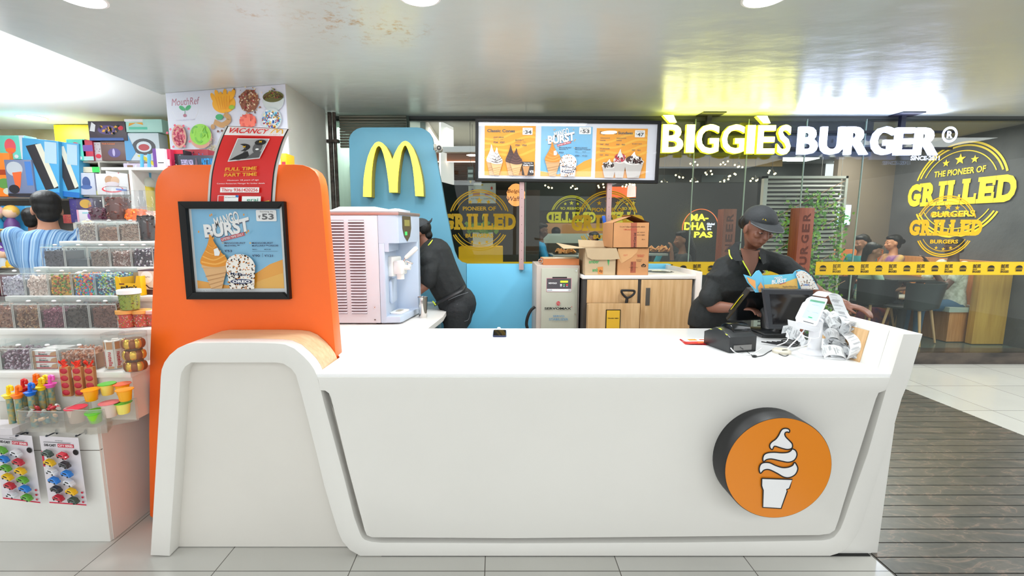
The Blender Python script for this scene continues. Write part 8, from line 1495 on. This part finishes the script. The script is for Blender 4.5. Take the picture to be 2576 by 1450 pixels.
# bare V of the neckline with lime edges, collar
def K5(x, y, Y): return at(1640 + x / 4.027, 500 + y / 4.027, Y=Y)
b = MB(); vn = [K5(895, 590, 2.953), K5(1085, 600, 2.945), K5(1012, 775, 2.938)]
b.add([K5(895, 500, 2.965), K5(975, 520, 2.950), K5(1050, 530, 2.945), K5(1095, 520, 2.955), K5(1075, 640, 2.937), K5(1045, 710, 2.932), K5(1010, 780, 2.928), K5(960, 690, 2.932), K5(925, 630, 2.94)], [(0, 1, 7, 8), (1, 2, 5, 7), (2, 3, 4, 5), (5, 6, 7)], SKIN, smooth=True); b.build('neckline', t)
def strip(pts, wd, m, nm): b = MB(); b.tube(crom(pts, 5, False), wd, m, 8, flat=.5); return b.build(nm, t)
strip([K5(912, 618, 2.935), K5(940, 670, 2.926), K5(975, 730, 2.921), K5(1000, 782, 2.918)], .0075, LIME, 'lime_placket'); strip([K5(1090, 590, 2.94), K5(1100, 612, 2.935)], .006, LIME, 'lime_placket')
def flap(pts, nm):
    b = MB(); n = len(pts); c = sum(pts, V()) / n; th = V((0, .012, .004)); b.add(pts + [p + th for p in pts], [tuple(range(n)), tuple(range(n, 2 * n))[::-1]] + [(i, i + n, (i + 1) % n + n, (i + 1) % n) for i in range(n)], POLO); b.build(nm, t)
flap([K5(905, 440, 2.99), K5(850, 452, 3.0), K5(780, 520, 2.985), K5(800, 600, 2.945), K5(850, 632, 2.925), K5(925, 628, 2.915), K5(890, 560, 2.94), K5(868, 490, 2.98)], 'collar'); flap([K5(1075, 520, 2.955), K5(1105, 505, 2.98), K5(1155, 560, 2.965), K5(1160, 650, 2.93), K5(1125, 668, 2.92), K5(1100, 600, 2.93)], 'collar')
strip([K5(782, 518, 2.98), K5(788, 570, 2.955), K5(812, 612, 2.935)], .004, LIME, 'collar_edge')
b = MB()
for j, m in enumerate((mat('logo_grey', (150, 156, 160), .5), LIME, LIME)): o = j * 18; P_ = [K5(1112 + o, 725, 2.92), K5(1122 + o, 725, 2.92), K5(1148 + o, 745, 2.92), K5(1122 + o, 768, 2.92), K5(1112 + o, 768, 2.92), K5(1136 + o, 746, 2.92)]; b.add([p + V((0, -.008, 0)) for p in P_], [(0, 1, 2, 5), (5, 2, 3, 4)], m)
b.build('chest_logo', t)
# hair under the cap, cap with brim
blob('hair', [E_((0, -.035, .02), (.082, .080, .078)), E_((0, -.125, -.005), (.045, .04, .05))], HAIR, .006, 2, t)
CAP = mat('cap_black', (40, 43, 46), .75, bump=.15, bscale=60)
cp_ = thing('cap', 'x', 'x'); bpy.data.objects.remove(cp_)
b = MB(); eu = B.to_euler(); n = 28; rings = []
for k in range(9): a = k / 8 * pi / 2 * .96; rings.append([L(.090 * cos(a) * cos(q), -.010 + .106 * cos(a) * sin(q), .050 + .088 * sin(a)) for q in (2 * pi * j / n for j in range(n))])
b.ring(rings, CAP); b.sph(L(0, -.01, .134), .006, CAP, 8); cap_o = b.build('cap', t)
b = MB(); top = []; bot = []
for k in range(15): a = pi * (.06 + .88 * k / 14); top.append(L(.088 * cos(a), -.010 + .104 * sin(a), .055)); bot.append(L(.092 * cos(a), .01 + .170 * sin(a), .056 - .018 * sin(a) - .010 * abs(cos(a))))
m_ = [(top[i] * .5 + bot[i] * .5) + B @ V((0, 0, .008)) for i in range(15)]; allv = top + m_ + bot; f_ = [(i, i + 1, 15 + i + 1, 15 + i) for i in range(14)] + [(15 + i, 16 + i, 31 + i, 30 + i) for i in range(14)]
dn = B @ V((0, 0, -.005)); b.add(allv, f_, CAP, smooth=True); b.add([v + dn for v in allv], [q[::-1] for q in f_], CAP, smooth=True); b.tube(bot, .0028, mat('cap_edge', (96, 98, 100), .6), 6); b.build('brim', cap_o)
A = MB(); 
b = MB(); q = L(-.02, .085, .085); b.tube([L(.030, .083, .070), L(.036, .080, .082), L(.040, .076, .070), L(.045, .072, .082), L(.050, .070, .068)], .0022, mat('cap_logo', (230, 200, 40), .5), 6); b.build('cap_logo', cap_o)
b = MB(); b.sph(L(-.080, .004, -.048), .005, STEEL, 8); b.sph(L(-.081, .002, -.034), .004, STEEL, 8); b.build('earring', t)

# ---- bending worker behind the ice cream machine
t = thing('person', 'crew member in black polo and jeans bending behind the ice cream machine', 'person', (.0, 3.85, 0)); YW_ = 3.86
W = lambda x, y, Y=YW_: G(x, y, Y)
hc = W(985, 320); Pw, L, E_, B = head_parts(hc, (-.85, .25, -.5), (-.3, .0, .95), .95)
hipc = W(1300, 985); ch_ = W(1130, 600); P = list(Pw) + [('limb', [(hc, .05), (W(1040, 470), .055)]), ('limb', [(W(1110, 540), .12), (W(1180, 700), .12), (hipc, .14)]), ('limb', [(W(1060, 600, 3.74), .05), (W(1045, 820, 3.70), .043), (W(960, 900, 3.66), .03)]), ('limb', [(W(1040, 600, 4.0), .05), (W(1000, 800, 4.0), .042), (W(930, 900, 3.9), .03)])]
P += hand_parts(W(960, 900, 3.66), (-1, 0, -.3), (0, 0, 1), .9, .6)
for Yk in (3.79, 3.94): k0 = W(1340, 1060, Yk); P.append(('limb', [(k0, .08), (V((k0.x - .02, Yk, .50)), .055), (V((k0.x + .03, Yk, .09)), .04), (V((k0.x - .08, Yk, .04)), .03)]))
blob('body', P, SKIN, .008, 3, t)
blob('polo_shirt', [('limb', [(W(1065, 470), .072), (W(1125, 540), .145), (W(1165, 680), .155), (W(1235, 830), .150), (W(1275, 900), .148)]), ('limb', [(W(1085, 560, 3.80), .10), (W(1062, 600, 3.74), .078)]), ('limb', [(W(1100, 590, 3.78), .085), (W(1075, 700, 3.71), .072), (W(1060, 790, 3.70), .066)]), ('limb', [(W(1060, 560, 3.98), .08), (W(1030, 700, 4.0), .07)])], POLO, .009, 4, t)
JN = mat('black_jeans', (36, 39, 42), .8, bump=.25, bscale=40)
blob('trousers', [('limb', [(W(1290, 945), .150), (W(1335, 1010), .168), (W(1330, 1130, 3.83), .135)])] + [('limb', [(W(1330, 1060, Yk), .115), (V((W(1310, 1200).x, Yk, .50)), .082), (V((W(1330, 1200).x, Yk, .10)), .062)]) for Yk in (3.78, 3.94)], JN, .010, 3, t)
b = MB(); cb = [W(1395, 835, 3.80), W(1370, 880, 3.71), W(1280, 930, 3.685), W(1180, 985, 3.70), W(1125, 1015, 3.78)]; b.tube(crom(cb, 6, False), .020, mat('belt_black', (30, 30, 32), .45), 10, flat=.35); b.build('belt', t)
b = MB(); ST = mat('stitch', (120, 124, 130), .7); b.tube(crom([W(1250, 975, 3.68), W(1350, 930, 3.67), W(1440, 900, 3.73)], 5, False), .0018, ST, 5); b.tube(crom([W(1335, 1010, 3.685), W(1345, 1100, 3.69), W(1370, 1170, 3.70), W(1440, 1165, 3.72), W(1465, 1080, 3.72)], 5, False), .0016, ST, 5); b.build('jeans_stitching', t)
b = MB(); b.tube([W(1100, 400, 3.80), W(1075, 430, 3.76), W(1045, 470, 3.76)], .0055, LIME, 6); b.build('collar_edge', t); b = MB(); b.tube([W(1100, 985, 3.73), W(1130, 1022, 3.74)], .006, LIME, 6); b.build('hem_edge', t)
blob('hair', [E_((0, -.03, .02), (.08, .085, .075)), ('limb', [(W(1015, 310), .055), (W(1050, 350), .045), (W(1040, 385), .025)])], HAIR, .008, 2, t)
b = MB(); n = 24; rings = [[L(.090 * cos(a) * cos(q), -.008 + .105 * cos(a) * sin(q), .028 + .090 * sin(a)) for q in (2 * pi * j / n for j in range(n))] for a in [k / 7 * pi / 2 * .96 for k in range(8)]]; b.ring(rings, CAP); b.tube([L(0, -.11, .03), L(.0, -.14, .035), L(.01, -.155, .05)], [.012, .008, .003], CAP, 8); b.build('cap', t)

# ---- shopper in the striped shirt
def stripes():
    m = bpy.data.materials.new('striped_shirt'); m.use_nodes = True; nt = m.node_tree; b = nt.nodes['Principled BSDF']; b.inputs['Roughness'].default_value = .8; tc = nt.nodes.new('ShaderNodeTexCoord'); sp = nt.nodes.new('ShaderNodeSeparateXYZ'); nt.links.new(tc.outputs['Object'], sp.inputs[0])
    n = nt.nodes.new('ShaderNodeTexNoise'); n.noise_dimensions = '1D'; n.inputs['Scale'].default_value = 75; n.inputs['Detail'].default_value = 2; nt.links.new(sp.outputs[0], n.inputs['W'])
    r = nt.nodes.new('ShaderNodeValToRGB'); e = r.color_ramp.elements; e[0].position = .36; e[0].color = lin((54, 96, 150)) + (1,); e[1].position = .64; e[1].color = lin((176, 200, 222)) + (1,); q = e.new(.5); q.color = lin((120, 162, 204)) + (1,)
    nt.links.new(n.outputs[0], r.inputs[0]); nt.links.new(r.outputs[0], b.inputs['Base Color']); return m
hm = at(118, 528, Y=3.85); LTS = mat('skin_light_brown', (176, 124, 98), .5)
el = at(52, 665, Y=3.72); el.z += .0
person('man with short black hair and blue striped shirt seen from behind by the sweets', hm, (-.74, .66, -.1), (120, 160, 200), arms=[(-1, el, el + V((.16, .16, -.02))), (1, hm + V((.26, .06, -.58)), hm + V((.2, .28, -.55)))], sk=LTS, nk=.118, s=1.2, seated=False, facing=(-.62, .78, 0), shirtpat=stripes(), sleeve=.85, voxel=.008)
h2 = at(88, 552, Y=4.6); person('child with dark hair mostly hidden in front of the striped shirt man', h2, (0, 1, 0), (40, 40, 48), s=.9, seated=False, voxel=.012)
# ---- diners
D1 = mat('skin_diner_dark', (92, 60, 48), .5); D2 = mat('skin_diner', (150, 102, 78), .5)
def dn(px, py, Y, face, shirt, label, arms=None, **k):
    h = at(px, py, Y=Y); f = V(face).normalized(); bf = V((f.x, f.y, 0)).normalized(); r = V((bf.y, -bf.x, 0)); s = k.get('s', 1)
    A_ = [(sd, h - V((0, 0, .56 * s)) + bf * (.12 if not arms else .10) + r * sd * .2, h + bf * .42 + r * sd * .10 - V((0, 0, .50 * s))) for sd in (-1, 1)] if arms is None else arms
    k.setdefault('sk', D2); k.setdefault('voxel', .011); o = person(label, h, face, shirt, arms=A_, **k); eyes(h, face, (0, 0, 1), o[0], s, .2, k['sk']); return o
dn(1362, 580, 7.0, (1, -.15, -.15), (40, 140, 190), 'diner in a long sleeved blue shirt leaning on the high table', sk=D1, sleeve=1.8)
dn(1398, 590, 8.1, (0, 1, 0), (60, 60, 66), 'diner of whom only black hair shows behind the man in blue', arms=[])
dn(1492, 600, 7.3, (-1, -.1, 0), (230, 226, 220), 'child in white facing left beside the second menu post', s=.85, sk=D2, hair='bun')
dn(1652, 592, 6.8, (-.95, .1, -.25), (60, 176, 196), 'bearded diner in a teal polo shirt behind the boxes', sk=D1)
h = at(1716, 604, Y=6.0); dn(1716, 604, 6.0, (-1, .15, -.05), (60, 62, 64), 'woman with glasses and long dark hair raising a hand to her mouth', hair='long', arms=[(-1, h + V((-.14, -.1, -.46)), h + V((-.16, -.08, -.16))), (1, h + V((-.2, .2, -.5)), h + V((-.36, .2, -.46)))], sk=D2, sleeve=1.6)
dn(2166, 612, 6.7, (-1, -.12, -.1), (30, 110, 110), 'smiling woman in a dark teal top in front of the taupe wall', hair='bun')
dn(2198, 632, 6.05, (.9, -.5, -.2), (226, 214, 160), 'girl with long black hair and a pale striped top facing right', hair='side', s=.9, shirtpat=mat('stripe_pale', (214, 210, 160), .8, rgb2=(120, 180, 180), nscale=9, stretch=(.1, .1, 6)))
dn(2246, 612, 6.9, (-.95, .25, -.05), (120, 70, 140), 'woman in a purple and yellow top on the orange bench', hair='bun', sk=mat('skin_warm', (190, 130, 96), .5), shirtpat=mat('purple_top', (120, 70, 140), .8, rgb2=(200, 160, 80), nscale=5))
dn(2044, 600, 6.3, (.9, .2, -.15), (210, 226, 190), 'child in pale green reaching over the table beside the carved post', s=.85, sk=D2)
h = at(2398, 622, Y=5.78); dn(2398, 622, 5.78, (-.95, .15, -.25), (214, 212, 200), 'diner in a patterned white shirt and jeans sitting on the wooden bench', sk=D1, tro=(60, 92, 120), shirtpat=mat('patterned_white', (214, 212, 200), .8, rgb2=(170, 166, 150), nscale=22), arms=[(-1, h + V((-.18, -.14, -.50)), h + V((-.34, -.05, -.20))), (1, h + V((-.24, .2, -.54)), h + V((-.45, .15, -.46)))])
